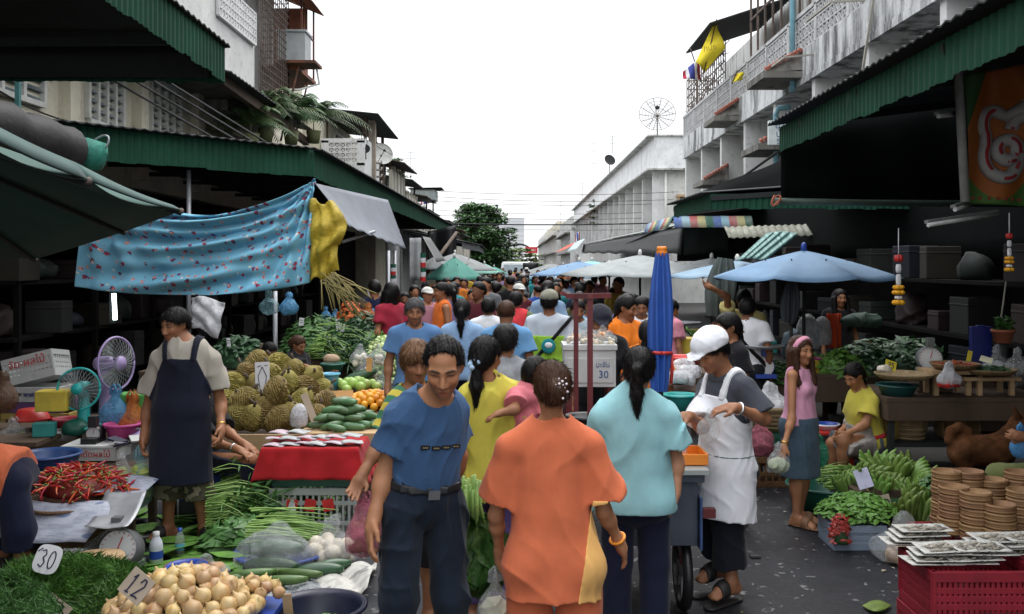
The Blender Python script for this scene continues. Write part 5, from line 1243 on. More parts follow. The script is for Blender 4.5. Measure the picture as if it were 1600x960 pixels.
apex=Vector((-2.35, 3.1, 2.5));rim=[P(-100, 172, 1.6), P(138, 283, 2.7), P(283, 330, 3.7), P(195, 362, 4.3), P(55, 405, 4.7), Vector((-3.2, 4.6, 2.05)), Vector((-4.0, 3.2, 2.2)), Vector((-3.0, 1.6, 2.3))]
GUMB=M('dark green umbrella cloth', (.022, .07, .055), .75, .3, 3);GUMBO=M('paler green umbrella cloth', (.03, .075, .065), .75, .3, 3)
m=MB()
def um(u, v):
 k=min(7, int(u*8-1e-6));q=u*8-k;a, b=rim[k], rim[(k+1)%8];s=4*q*(1-q);p=apex.lerp(a.lerp(b, q), v*(1-.035*s*v));return p+Vector((0, 0, .03*math.sin(PI*v)*(1-.5*s)-.03*s*v))
m.sheet(um, 64, 8, 0, .006);m.build('canopy', GUMB, t, True)
m=MB()
for k in range(0, 2):
 a, b=rim[k], rim[k+1];d=(b-a).cross(Vector((0, 0, 1))).normalized()
 m.sheet(lambda u, v:a.lerp(b, u)+Vector((-.03*v, -.01*v, .006+.045*v*(1-u*.6*(k==1))-.02*math.sin(PI*u)*.5)), 12, 2, 0, .006)
m.build('valance', GUMBO, t, True)  # flap in a slightly paler green than the canopy
m=MB();[m.tube([apex-Vector((0, 0, .03)), apex.lerp(r_, .5)+Vector((0, 0, .01)), r_-Vector((0, 0, .01))], [.012, .01, .009], 6)for r_ in rim];m.build('ribs', DARKIRON, t, True)
[MB().ell(r_, .012, 8, 6).build('rib_tip', CAGE, t, True)for r_ in rim];m=MB();m.tube([(-2.45, 3.1, 0), tuple(apex)], .022);m.build('pole', DARKIRON, t, True)
t=thing('folded_umbrella', 'rolled black umbrella with bundled green end at upper left, hanging over the green one', 'umbrella', P(-80, 185, 4.6))
a, b=P(-90, 170, 4.5), P(120, 237, 5.6);m=MB();m.tube([a.lerp(b, i/10)+Vector((0, 0, .012*math.sin(i*2)))for i in range(11)], [.125+.012*math.sin(i*2.3)for i in range(10)]+[.075], 16);m.build('rolled_cloth', M('black rolled tarpaulin', (.022, .020, .021), .65, .4, 8, bmp=.6, bscale=14), t, True)
m=MB();m.tube([b+Vector((-.02, 0, 0)), b+Vector((.05, .01, -.012)), b+Vector((.14, .02, -.03)), b+Vector((.155, .02, -.035))], [.085, .095, .085, .03], 14);m.ell(b+Vector((-.2, -.05, -.07)), (.06, .05, .05), 9, 7, 0, None, .2);m.build('bundled_end', M('teal green cloth', (.02, .19, .14), .7, .4, 22, bmp=.6, bscale=30), t, True)
m=MB();q=b+Vector((.10, .02, .015));m.tube([q+Vector((.035*math.sin(x)*1.6, 0, 0))+Vector((.055*math.cos(x), 0, .082*math.sin(x)))for x in[2*PI*i/28 for i in range(29)]], .006, 6);m.build('hoop', STEELP, t, True)
def printed():
 m, nt, b, N, L=nodes_of('blue printed cloth');v=coords(nt, 'UV', (3.9, 1.9, 1))
 c=ramp(nt, noise(nt, v, 2, 5), [(.3, (.15, .38, .52)), (.7, (.20, .46, .60))]);ch=N.new('ShaderNodeTexChecker');ch.inputs['Scale'].default_value=36;L.new(v, ch.inputs[0]);c=mixc(nt, mul(nt, ch.outputs['Fac'], .12), c, (.16, .45, .66))
 for sc_, th, cols, off in((6.6, .22, [(.36, .04, .06), (.06, .04, .12)], 0), (7.3, .18, [(.60, .35, .30), (.5, .1, .12)], 3.3), (6.6, .12, [(.72, .62, .40), (.7, .6, .6)], .08), (10.1, .09, [(.4, .08, .1), (.62, .55, .45)], 7)):
  mp=N.new('ShaderNodeMapping');mp.inputs['Location'].default_value=(off, off*.6, 0);L.new(v, mp.inputs[0]);vo=N.new('ShaderNodeTexVoronoi');vo.inputs['Scale'].default_value=sc_;vo.inputs['Randomness'].default_value=.75
  wv=mixc(nt, .06, mp.outputs[0], noise_col(nt, v, 30));L.new(wv, vo.inputs['Vector']);sel=N.new('ShaderNodeSeparateColor');L.new(vo.outputs['Color'], sel.inputs[0]);k=ramp(nt, vo.outputs['Distance'], [(th, 1.), (th+.02, 0.)]);cc=ramp(nt, noise(nt, v, 22, 2), [(.45, cols[0]), (.55, cols[1])]);c=mixc(nt, k, c, cc)
 L.new(c, b.inputs['Base Color']);b.inputs['Roughness'].default_value=.8;b.inputs['Specular IOR Level'].default_value=.2;return m
TL, TR, BR, BL=P(132, 258, 8.9), P(492, 278, 11.2), P(484, 442, 11.0), P(117, 448, 9.0)
def cl(u, v):
 top=TL.lerp(TR, u)+Vector((0, 0, -.52*(4*u*(1-u))**.85*(1-.25*u)));bot=BL.lerp(BR, u)+Vector((0, 0, -.115*math.sin(PI*u)**.8));w=v**(1.15);p=top.lerp(bot, w)
 e=math.sin(PI*u)**.6;sw=math.sin(2*PI*(6.0*v**.75+.9*math.sin(2.3*u)+.5*u))*.10*(1-v)**.5*e+math.sin(2*PI*(3.1*v+1.7*u))*.07*e
 r1=math.atan2(v*1.3+.02, (1-u)*3+.02);r2=math.atan2(v*1.3+.02, u*3+.02);fan_=.07*math.sin(r1*22)*math.exp(-(1-u)*3.2)+.06*math.sin(r2*20)*math.exp(-u*3.5)
 ver=.03*math.sin(u*34+2*v)*v*v;return p+Vector((.02*sw, -(sw+fan_+ver), .25*abs(sw)*.3))
o=MB().sheet(cl, 150, 80, 0, .004).build('hanging_cloth', printed(), None, True);tag(o, 'large blue cloth printed with small red and white motifs, hung in swags on the left', 'cloth')
YB=plastic_bag('yellow net sack', (.62, .44, .03), 1.0, .5);YB.node_tree.nodes['Principled BSDF'].inputs['Base Color'].default_value=(.55, .40, .03, 1)
ya, yb, yc, yd=P(485, 314, 11.1), P(520, 318, 11.1), P(528, 425, 11.0), P(486, 440, 11.0)
def ys(u, v):
 p=ya.lerp(yb, u).lerp(yd.lerp(yc, u), v);bul=.13*math.sin(PI*min(1, v*1.5))*u;return p+Vector((bul*(1 if v<.62 else .25), -.12*math.sin(PI*u)*math.sin(PI*v)-.03*math.sin(v*19+u*5)-.02*math.sin(u*17), .03*math.sin(u*9)))
o=MB().sheet(ys, 26, 40, 0, .012).build('yellow_sack', YB, None, True);tag(o, 'yellow net sack hanging beside the right edge of the blue printed cloth', 'sack')
m=MB();r_=random.Random(3)
for i in range(40):a=P(r_.uniform(500, 530), r_.uniform(425, 445), 10.9);d=Vector((r_.uniform(.0, .45), r_.uniform(-.1, .1), r_.uniform(-.5, -.1)));m.tube([a, a+d*.5+Vector((0, 0, .03)), a+d], .006, 4)
tag(m.build('dried_stalks', M('dry straw', (.28, .23, .09), .8, .4), None, True), 'dry straw stalks sticking out under the yellow sack', 'straw')
ga, gb, gc, gd=P(492, 287, 12.5), P(606, 313, 17.5), P(634, 390, 17.0), P(546, 355, 12.3)
tarp('tarpaulin_flap', 'bluish grey tarpaulin flap sloping out from the left green awning', 'tarpaulin', lambda u, v:ga.lerp(gb, u).lerp(gd.lerp(gc, u), v)+Vector((0, 0, -.06*math.sin(PI*v)*math.sin(PI*u)+.012*math.sin(u*40)*v)), 30, 14, GTARPL)
m=MB();m.tube([P(536, 378, 13), P(585, 362, 14)], .022);tag(m.build('tarpaulin_prop', STEELP, None, True), 'grey pole propping the tarpaulin flap', 'pole')
for(px, y0, y1, d, l)in((295, 266, 330, 11.6, 'pale steel post under the left awning behind the blue cloth'), (607, 392, 560, 15, 'thin steel post at the vegetable stall past the yellow sack'), (617, 392, 540, 16, 'second steel post just right of the thin one by the vegetable stall'), (430, 455, 570, 11.5, 'grey post in shadow behind the leaning vendors')):
 m=MB();b_=P(px, y1, d);m.tube([(b_.x, b_.y, .1 if d>11.6 else .1), P(px, y0, d)], .028);tag(m.build('awning_post', STEELP, None, True), l, 'post')
t=thing('fluorescent_tube', 'lit white tube lamp hanging upright in the dark stall on the left', 'lamp', P(178, 502, 9.6));LIT=bpy.data.materials.new('lit tube');LIT.use_nodes=True;bs=LIT.node_tree.nodes['Principled BSDF'];bs.inputs['Emission Color'].default_value=(.85, .95, 1, 1);bs.inputs['Emission Strength'].default_value=7
m=MB();m.tube([P(178, 459, 9.6), P(180, 500, 9.6)], .02, 10);m.build('tube', LIT, t, True);m=MB();m.box(P(176, 478, 9.68), (.045, .05, .34));m.build('fitting', DARKIRON, t, True)
crate('ochre plastic crate at the bottom of the crate stack on the left', G(70, 678, .42), (.60, .36, .21), PYEL)
MB_=MB();MB_.box(G(75, 690, .2)+Vector((0, .1, 0)), (.9, .5, .42));tag(MB_.build('packing_case', M('brown packing case', (.12, .08, .05), .85), None, True), 'brown case under the ochre crate on the left', 'case')
c0=G(70, 678, .42)
crate('purple shallow crate on top of the ochre crate', c0+Vector((-.03, 0, .215)), (.52, .34, .09), PPURP, rails=())
crate('white plastic crate stacked on the purple one, level', c0+Vector((-.04, 0, .31)), (.50, .34, .13), PWHITE, rails=())
cr=crate('white crate with red writing, tilted on top of the stack', c0+Vector((-.06, .03, .47)), (.46, .32, .24), PWHITE, rx=R(-6), nx=12, rails=(.25, .42, .6), solid_h=.0);cr.rotation_euler=(R(-8), R(-14), 0)
text('lettering', 'จัด-ผลไม้', .095, REDINK, cr, (.0, -.172, .17), (1, 0, 0), (0, 0, 1), world=False)
text('lettering', 'สดดี', .05, M('blue stencil', (.03, .05, .3), .7), None, c0+Vector((-.04, -.19, .375)), (1, 0, 0), (0, 0, 1)).parent=None
for o in list(COL.objects):
 if o.name.startswith('lettering')and o.parent is None:o.parent=cr;o.matrix_parent_inverse=Matrix.Translation(cr.location).inverted()if False else(Matrix.Translation(cr.location)@cr.rotation_euler.to_matrix().to_4x4()).inverted()
TEALM=plastic('turquoise fan plastic', (.02, .40, .38));fan('turquoise electric fan facing the street, left of the apron man', P(123, 608, 7.7), .165, (.08, -1, .1), TEALM, .62, TEALM)
fan('lilac electric fan turned sideways, behind the turquoise fan', P(182, 568, 7.9), .215, (1, -.30, .05), PLILAC, .60, PLILAC)
o=tub('red_bowl', 'red plastic basin in front of the ochre crate', 'basin', G(50, 672, .60), .14, .085, PRED);o.rotation_euler=(PI, 0, 0);o.location.z+=.17
bag('clear carrier bag of limes at the left edge, in front of the crates', G(22, 700, .48), (.26, .2, .22), BAGC, M('lime green fruit', (.25, .30, .06), .6, .4, 14), seed=1, lump=8)
table('low dark wooden table carrying crates and fans on the left', (G(110, 700, 0).x*.95, 7.75, 0), (1.7, .9, .60), WOOD)
BRD=table('low plank bench holding the scale box and basket, left of the apron man', (-3.25, 6.95, 0), (1.15, .5, .48), WOOD)
bx=G(152, 715, .49);t=thing('scale_box', 'white box with red Thai writing holding a black scale', 'box', bx);m=MB();m.box((0, 0, .05), (.40, .28, .10));m.box((0, 0, .105), (.42, .30, .02));m.build('carton', PWHITE, t, bevel=.004);text('lettering', 'ไดโดดัดผลไม้', .062, REDINK, t, (0, -.143, .05), (1, 0, 0), (0, 0, 1), world=False)
dial_scale('black spring scale on the white box with red writing', bx+Vector((-.03, 0, .115)), .055, PBLACK, tray=False, size=.2)
tub('blue_tub', 'dark blue basket beside the chilli heap', 'basket', G(76, 752, .42), .21, .20, plastic('dark blue basket plastic', (.02, .06, .19)))
for i, (px, py, mt, l)in enumerate(((118, 680, BAGT, 'green plastic bowl wrapped in a bag by the turquoise fan'), (193, 672, BAGW, 'folded white carton among the clutter beside the lilac fan'), (232, 600, BAGT, 'pale turquoise bucket half hidden behind the apron man'))):
 sack('wrapped_bundle', l, 'bundle', G(px, py, .58), (.22, .2, .14), [PGREEN, PWHITE, PSKY][i], 5+i, .012)
r_=random.Random(8)
for i in range(14):
 p_=G(r_.uniform(180, 232), r_.uniform(655, 700), .6);m=MB();m.box((0, 0, 0), (.12, .09, .012));o=m.build('packet', [BAGW, PNAVY, PLILAC, PSKY, PWHITE, PBLACK][i%6]);o.location=p_+Vector((0, 0, .02+.004*i));o.rotation_euler=(r_.uniform(-.5, .5), r_.uniform(-.4, .4), r_.uniform(0, 3));tag(o, 'small flat packet in the clutter between the fans and the apron man', 'packet', 'packets beside the fans')
ch=P(117, 775, 6.3);cz=ch.z;WB=weave('brown basket weave', (.16, .085, .045), 70, 70)
o=tub('wicker_basket', 'brown wicker basket under the red chilli heap', 'basket', (ch.x, 6.3, cz-.36), .33, .34, WB, taper=.8)
m=MB();m.box((ch.x, 6.3, (cz-.36)/2), (.5, .5, max(.02, cz-.37)));tag(m.build('wooden_box', WOOD, None, True), 'wooden box under the chilli basket', 'box')
m=MB();m.sheet(lambda u, v:(ch.x-.36+.66*u+.05*math.sin(v*4), 6.3-.22-.22*v+.02*math.sin(u*7), cz+.015-.17*v**1.5-.03*u*v+.008*math.sin(u*9)), 20, 12, 0, .002);m.sheet(lambda u, v:(ch.x+.02+.42*u, 6.3-.1+.42*v, cz+.02+.03*math.sin(u*4)+.05*u*v), 12, 12, 0, .002);tag(m.build('newspaper', NEWSC, None, True), 'colour newspaper draped under the chilli heap', 'newspaper')
f=Field();f.ell((0, 0, 0), (.22, .17, .12));f.cut((0, 0, 0), (0, 0, -1));o=solid('chilli_heap_core', f, (-.4, -.4, -.05), (.4, .4, .3), .025, M('dark red heap', (.16, .012, .008), .6));o.location=(ch.x, 6.3, cz+.01);tag(o, 'dark red inside of the chilli heap', 'chillies')
for i in range(300):
 q=math.sqrt(rnd.random());a=rnd.random()*6.283;z=.16*(1-q*q)**.6;loc=(ch.x+.34*q*math.cos(a), 6.3+.28*q*math.sin(a), cz+.012+z+rnd.uniform(0, .03))
 inst(CHS[i%4], 'long red chilli in the heap on the newspaper', 'chilli', loc, (rnd.uniform(-.7, .7), rnd.uniform(-.6, .6)+.4*q, rnd.uniform(0, 6.3)), rnd.uniform(.7, .95), 'red chillies heaped on the newspaper')
def herbs(label, c, size, n, mat, seed):
 r=random.Random(seed);w, d, h=size;t=thing('herb_bunches', label, 'herbs', c);f=Field();f.ell((0, 0, 0), (w*.46, d*.46, h*.86));f.cut((0, 0, 0), (0, 0, -1));f.noise=wrinkle(.02, 18, seed, (1, 1, 1));solid('heap_core', f, (-w*.6, -d*.6, -.05), (w*.6, d*.6, h*1.1), .025, LEAFK, t);m=MB();bun=[(r.uniform(0, 6.28), r.random())for _ in range(26)]
 for i in range(n):
  a, q=r.random()*6.283, math.sqrt(r.random());p=Vector((w*.5*q*math.cos(a), d*.5*q*math.sin(a), h*math.sqrt(max(0, 1-q*q))*r.uniform(.86, 1.02)));k=int(a*2+q*5)%26;dr=Vector((math.cos(bun[k][0]), math.sin(bun[k][0])*.7, .15+.5*bun[k][1]))
  for _ in range(4):
   u=(dr+Vector((r.gauss(0, .5), r.gauss(0, .5), r.gauss(0, .4)))).normalized();l=r.uniform(.04, .10);b=u.cross(Vector((r.gauss(0, 1), r.gauss(0, 1), 1))).normalized()*.0028;m.add([p-b, p+b, p+u*l*.6+b*.8, p+u*l-Vector((0, 0, .01))], [(0, 1, 2, 3)], 0, False)
 m.build('sprigs', mat, t);return t
herbs('feathery green herbs heaped at the lower left corner', P(95, 965, 5.25), (1.05, .8, .30), 5200, DILL, 1)
herbs('second heap of darker herbs at the bottom left edge', P(-20, 985, 4.7), (.7, .6, .25), 2200, LEAFM, 2)
card('white oval card reading 30 in the herbs at lower left', P(74, 874, 5.1), .135, .15, CARDW, digits('30', .048, .09)+[[(-.06, .03), (-.04, .05)]], 25, 8, 14, 0, True, r=.003)
card('brown diamond card reading 12 stuck in the onion heap', P(213, 916, 4.2), .125, .118, CARD, digits('12', .045, .085), 25, -5, 33, .05, r=.0035)
card('brown card cut by the bottom edge, in the herbs', P(86, 952, 4.9), .14, .10, CARD, digits('10', .04, .07), 25, 10, 38, .05, r=.003)
m=MB();m.lathe([(0, .0), (.15, 0), (.155, .02), (.15, .035), (0, .035)], P(152, 878, 5.65), 30);c_=P(152, 878, 5.65);[m.box((c_.x+x*.1, c_.y+y*.07, c_.z/2), (.04, .04, c_.z))for x in(-1, 1)for y in(-1, 1)];tag(m.build('wooden_stool', WOODL, None, True), 'round wooden stool top behind the feathery herbs', 'stool')
dial_scale('grey scale with round dial on the ground, below the chilli heap', P(184, 892, 5.95), .115, GREYIRON, (0.05, -1, .35), False, .3)
m=MB();c_=P(180, 815, 6.0);m.sheet(lambda u, v:(c_.x-.12+.26*u, c_.y-.16+.3*v, c_.z+.10*v*v*1.4+.03*abs(u-.5)), 8, 10, 0, .004);tag(m.build('scale_pan', M('dull steel', (.32, .33, .35), .45, .25, 6, metal=.4), None, True), 'dull steel scoop pan lying on the grey scale', 'scale pan')
bag('clear bag full of pale greens on the ground below the chilli heap', G(88, 872, .05), (.36, .3, .22), BAGC, M('pale cabbage', (.40, .45, .28), .6, .4, 10), seed=4, handles=False)
sack('crumpled_plastic', 'crumpled clear plastic around the grey scale', 'plastic sheet', P(150, 880, 6.2), (.5, .3, .25), BAGC, 9, .03);sack('crumpled_plastic', 'white crumpled plastic beside the wooden stool', 'plastic sheet', P(118, 900, 5.8), (.4, .25, .16), BAGC, 12, .03)
def bottle(label, c, h, r, mat, capm):
 t=thing('bottle', label, 'bottle', c);m=MB();m.lathe([(0, 0), (r, .004), (r, h*.62), (r*.85, h*.75), (r*.42, h*.88), (r*.40, h*.93), (0, h*.93)], (0, 0, 0), 20);m.build('bottle_body', mat, t);m=MB();m.lathe([(r*.5, h*.89), (r*.5, h), (0, h)], (0, 0, 0), 14);m.build('cap', capm, t)
 m=MB();m.lathe([(r*1.015, h*.28), (r*1.015, h*.5)], (0, 0, 0), 20, arc=PI*1.2);m.build('wrapper', [PBLUE, PSKY][capm is PBLUE], t, rot=(0, 0, PI*1.05));return t
bottle('milky white plastic bottle on the ground left of the apron man\'s sandals', G(244, 888), .235, .042, plastic('milky bottle', (.55, .57, .62), .35), PWHITE);bottle('small clear water bottle with a blue cap by the apron man\'s sandals', G(281, 872), .20, .030, BAGC, PBLUE)
t=thing('banana_leaves', 'flat green leaves strewn on the ground around the apron man\'s feet', 'leaves', (-2.4, 6.6, 0));m=MB();r_=random.Random(6)
for i in range(70):
 p_=Vector((r_.uniform(-3.1, -1.75), r_.uniform(6.0, 7.4), .012+.0012*i));a=r_.random()*6.28;u=Vector((math.cos(a), math.sin(a), r_.uniform(-.05, .08)));b_=Vector((-u.y, u.x, r_.uniform(-.2, .2)));l=r_.uniform(.10, .3);w_=l*.28;m.add([p_-u*l, p_+b_*w_-u*l*.2, p_+b_*w_*.9+u*l*.4, p_+u*l, p_-b_*w_*.9+u*l*.4, p_-b_*w_-u*l*.2], [(0, 1, 2, 3, 4, 5)], 0, False)
m.build('leaf_blades', LEAFB, t, True)
tub('clay_bowl', 'brown bowl with a blue rim near the onions', 'bowl', G(292, 912), .125, .115, M('brown bowl', (.16, .075, .035), .5), PBLUE, taper=.72)
bag('open plastic packet of ginger roots behind the onions', G(322, 905), (.30, .28, .13), BAGC, M('galangal root', (.42, .25, .13), .7, .4, 20), seed=14, handles=False, lump=9)
oc=P(288, 962, 4.6);m=MB();m.box((oc.x+.02, 4.6, oc.z-.02), (.80, .56, .03));m.box((oc.x, 4.6, (oc.z-.04)/2), (.6, .4, oc.z-.04));tag(m.build('low_tray', PBLUE, None, True), 'blue tray under the onion heap at the bottom edge', 'tray')
k=0
for ring, (n, rr, z)in enumerate(((28, .33, .042), (22, .26, .045), (20, .275, .09), (16, .20, .10), (15, .21, .135), (12, .14, .145), (9, .12, .185), (4, .05, .20), (10, .13, .05))):
 for i in range(n):
  a=2*PI*i/n+ring*.5;inst(ONION, 'yellow skinned onion in the heap under the 12 card', 'onion', (oc.x+rr*1.02*math.cos(a)+rnd.uniform(-.008, .008), 4.6+rr*.70*math.sin(a), oc.z+z+rnd.uniform(-.006, .006)), (rnd.uniform(-.9, .9), rnd.uniform(-.9, .9), rnd.uniform(0, 6)), rnd.uniform(.56, .80), 'onions heaped at the bottom left')
for i in range(14):
 a=i*2.4;inst(ONION, 'garlic bulb in the pale pink heap right of the onions', 'garlic', P(398, 925, 4.75)+Vector((.11*math.sqrt(i/14)*math.cos(a)*1.2, .1*math.sqrt(i/14)*math.sin(a), .05*(1-i/14))), (rnd.uniform(-.6, .6), rnd.uniform(-.6, .6), 0), .55, 'garlic bulbs beside the onions')
for i, (px, py, a)in enumerate(((372, 902, .35), (395, 895, .25), (430, 893, .1), (385, 918, .5), (415, 912, .3), (445, 905, .05), (360, 915, .6), (470, 895, -.2))):inst(CUKE, 'dark green cucumber lying on plastic behind the onions', 'cucumber', G(px, py, .05+.02*(i%2)), (0, 0, a+PI), rnd.uniform(.9, 1.1), 'cucumbers behind the onions')
inst(GOURD, 'large green gourd inside the clear bag, upper one', 'gourd', G(432, 858, .16), (0, 0, .1));inst(GOURD, 'large green gourd inside the clear bag, lower one', 'gourd', G(425, 885, .07), (0, 0, -.1));inst(GOURD, 'large green gourd lying bare to the right of the clear bag', 'gourd', G(500, 892, .06), (0, 0, .2), .85);inst(GOURD, 'large green gourd behind the bare one, near the newspaper', 'gourd', G(520, 884, .06), (0, 0, .5), .7)
t=thing('plastic_bag', 'clear bag wrapped round two green gourds', 'bag', G(428, 895));f=Field();f.ell((0, 0, .1), (.25, .17, .17));f.cone((.02, .02, .18), (.03, .03, .27), .1, .05, .08);f.noise=wrinkle(.012, 15, 3, (1, 1, 1));solid('bag_skin', f, (-.35, -.3, -.1), (.35, .3, .36), .012, BAGC, t)
t=bag('clear bag of creamy white mushrooms beside the celery', G(518, 880), (.40, .32, .26), BAGC, M('creamy mushroom', (.60, .53, .43), .7, .3, 22), seed=22, handles=False, lump=26, fill=.62)
m=MB();m.sheet(lambda u, v:(P(470+110*u, 0, 5.75).x-.02*v, 5.5+.55*v+.1*u, .012+.05*abs(math.sin(u*7+v*3))*(.3+u)+.07*max(0, u-.7)), 24, 14, 0, .002);tag(m.build('newspaper', NEWS, None, True), 'crumpled newspaper sheet on the ground by the mushrooms', 'newspaper')
m=MB();m.sheet(lambda u, v:(P(340+170*u, 0, 5.6).x, 5.15+.75*v, .01+.03*abs(math.sin(u*9+v*5))), 30, 14, 0, .003);tag(m.build('plastic_sheet', BAGGREY, None, True), 'grey plastic sheet on the ground under the cucumbers', 'plastic sheet')
lb=G(497, 945, .27);lb.z=0;tub('lime_basin', 'round black basin holding limes at the bottom edge', 'basin', lb, .225, .27, PNAVY, taper=.78, rim=.02)
for i in range(46):
 q=math.sqrt(rnd.random());a=rnd.random()*6.28;inst(LIME, 'small green lime in the black basin', 'lime', (lb.x+.135*q*math.cos(a), lb.y+.135*q*math.sin(a), .145+.05*(1-q)+rnd.uniform(0, .02)), (rnd.random(), rnd.random(), 0), rnd.uniform(.85, 1.15), 'limes in the black basin')
m=MB();m.lathe([(0, 0), (.15, 0), (.17, .12), (0, .16)], (lb.x, lb.y, .01), 20);tag(m.build('lime_bed', LEAFM, None, True), 'green fruit packed in the bottom of the black basin', 'limes');m=MB();m.bar((lb.x-.13, lb.y-.02, .12), (lb.x-.145, lb.y-.05, .34), .045, .008);tag(m.build('price_stake', WOODL, None, True), 'pale wooden stake standing in the lime basin', 'stake')
blades('long bundles of morning glory with dark leaf tips, right of the apron man', G(330, 815, .1), 210, .62, .22, LEAFM, seed=3, width=.011, dirn=(1, .12, 0), up=.42, droop=.55, rad=.24, leafw=.012, leafl=.16)
blades('second layer of morning glory behind the first, near the red cloth', G(345, 790, .12), 150, .6, .25, LEAFB, seed=4, width=.010, dirn=(1, .3, 0), up=.55, droop=.6, rad=.2, leafw=.012, leafl=.16)
blades('pale celery stalks lying beside the mushrooms', G(395, 850, .06), 110, .50, .12, LEAFM, seed=5, width=.016, dirn=(1, -.05, 0), up=.12, droop=.15, rad=.17, leafy=False)
leafheap('broad leafy greens on the ground in front of the morning glory', G(378, 862), (.55, .4, .2), 300, LEAFM, .075, 7);leafheap('small basil leaves heaped in front of the grey crate', G(478, 812), (.62, .4, .24), 900, LEAFB, .035, 8);leafheap('leafy greens beside the folded cloth under the celery', G(440, 850), (.4, .3, .12), 200, LEAFB, .06, 9)
tub('blue_tub', 'flat blue tub under the celery stalks', 'tub', G(440, 878), .30, .08, PBLUE);inst(GOURD, 'striped green melon under the morning glory', 'melon', G(355, 842, .08), (0, 0, .2), .95)
card('tilted grey card standing in the basil', G(455, 795, .22), .07, .15, CARDW, None, 10, -30, -24, .12)
t=thing('gas_ring', 'small dark metal cooker on the ground behind the apron man\'s feet', 'cooker', G(288, 812));m=MB();m.lathe([(0, 0), (.12, 0), (.13, .1), (.09, .16), (.06, .16), (0, .12)], (0, 0, 0), 16);m.build('burner', DARKIRON, t);m=MB();[m.tube([(.04*math.cos(a), .04*math.sin(a), .2), (.14*math.cos(a), .14*math.sin(a), .2), (.14*math.cos(a), .14*math.sin(a), .0)], .008, 5)for a in(0, 1.57, 3.14, 4.71)];m.build('trivet', STEELP, t)
RC=fabric('red cotton cloth', (.36, .014, .018), .25);cc=Vector((P(492, 0, 7.0).x, 7.05, 0))
crate('grey plastic crate with red stencils under the red cloth', cc+Vector((.02, 0, 0)), (.62, .42, .36), PGREY, nx=14, rails=(.3, .7));gcr=COL.objects[-1]
crate('dark green crate between the grey crate and red cloth', cc+Vector((0, 0, .365)), (.56, .38, .27), PGREEN, nx=16, rails=(.5, ))
t_=thing('red_tablecloth', 'red cloth draped over the crates, holding printed packets', 'tablecloth', cc+Vector((0, 0, .64)));m=MB()
def rc(u, v):
 x=(u-.5)*2;y=(v-.5)*2;hx, hy=.345, .235;fx=max(0, abs(x)*1.42-1);fy=max(0, abs(y)*1.6-1);px=math.copysign(min(abs(x)*1.42, 1)*hx, x);py=math.copysign(min(abs(y)*1.6, 1)*hy, y);dr=max(fx*.62, fy*.36)
 fl=.05*dr/.25*(.4+.6*abs(math.sin(u*14)*math.cos(v*11)));px+=math.copysign(fl*(fx>0)+.09*fx, x);py+=math.copysign(fl*(fy>0)+.03*fy, y);return(px, py, .012-dr-.16*fx*fy)
m.sheet(rc, 60, 50, 0, .004);m.build('cloth', RC, t_)
for i in range(14):
 m=MB();m.sheet(lambda u, v:((u-.5)*.15, (v-.5)*.11, .006*math.sin(u*5)+.004*math.sin(v*6)), 6, 5, 0, .004);o=m.build('printed_packet', [paper('packet print pink', (.5, .45, .48), (.4, .05, .18), .35), paper('packet print grey', (.45, .46, .46), (.06, .08, .08), .35)][i%2]);o.location=cc+Vector((-.27+.11*(i%6)+rnd.uniform(-.02, .02), -.14+.11*(i//6)+rnd.uniform(-.02, .02), .662+.004*i));o.rotation_euler=(rnd.uniform(-.05, .05), 0, rnd.uniform(-.4, .4));tag(o, 'flat printed packet lying on the red cloth', 'packet', 'printed packets on the red cloth')
m=MB();r_=random.Random(2);[m.box((-.15+.13*i, 0, 0), (.08, .004, .085), (0, r_.uniform(-.2, .2), 0))for i in range(3)];o=m.build('lettering', REDINK);[setattr(o, 'parent', next(x for x in COL.objects if x.get('label', '').startswith('grey plastic crate with red')))];o.location=(0, -.213, .24)
ds=Vector((P(385, 0, 8.0).x, 8.15, 0));t=thing('fruit_stand', 'pale wooden fruit stand holding the durians', 'stand', ds);m=MB();m.box((.1, -.42, .52), (1.15, .03, .13));m.build('front_board', WOODL, t, bevel=.003);m=MB();m.box((.1, .1, .47), (1.15, 1.05, .03));m.build('shelf', WOOD, t);[MB().box((x, y, .225), (.06, .06, .45)).build('leg', WOOD, t)for x in(-.42, .62)for y in(-.38, .5)]
dl=[(372, 652, 7.9), (413, 650, 7.9), (453, 653, 7.9), (492, 655, 8.0), (353, 632, 8.0), (390, 628, 8.0), (432, 622, 8.0), (470, 628, 8.05), (505, 632, 8.2), (362, 605, 8.25), (402, 603, 8.15), (428, 613, 7.95), (447, 600, 8.2), (478, 608, 8.3), (385, 588, 8.4), (420, 590, 8.3), (457, 582, 8.45), (485, 590, 8.5), (345, 655, 7.95), (400, 570, 8.6), (435, 572, 8.6), (393, 655, 7.85), (433, 657, 7.85), (473, 657, 7.9), (375, 628, 7.95), (412, 635, 7.95), (355, 612, 8.35), (497, 612, 8.45), (440, 635, 8.3), (455, 592, 8.5), (515, 645, 8.3)]
for i, (px, py, d)in enumerate(dl):inst(DURIAN, 'spiky olive durian in the pile on the wooden stand', 'durian', P(px, py, d)+Vector((0, .05, .0)), (rnd.uniform(-.9, .9), rnd.uniform(-.9, .9), rnd.uniform(0, 6)), (rnd.uniform(.76, .92), rnd.uniform(.76, .92), rnd.uniform(.76, .92)), 'durians piled on the wooden stand')
card('white upright card with a blue outline standing among the durians', P(410, 592, 8.1), .12, .28, CARDW, [[(-.02, -.09), (-.035, .02), (0, .1), (.035, .02), (.02, -.09)], [(-.04, .1), (-.01, .11)], [(.02, .11), (.045, .11)]], 4, 4, -2, 0, r=.003)
card('brown wooden slip stuck beside the mangoes', P(483, 637, 7.75), .055, .24, CARD, None, 10, 0, -24)
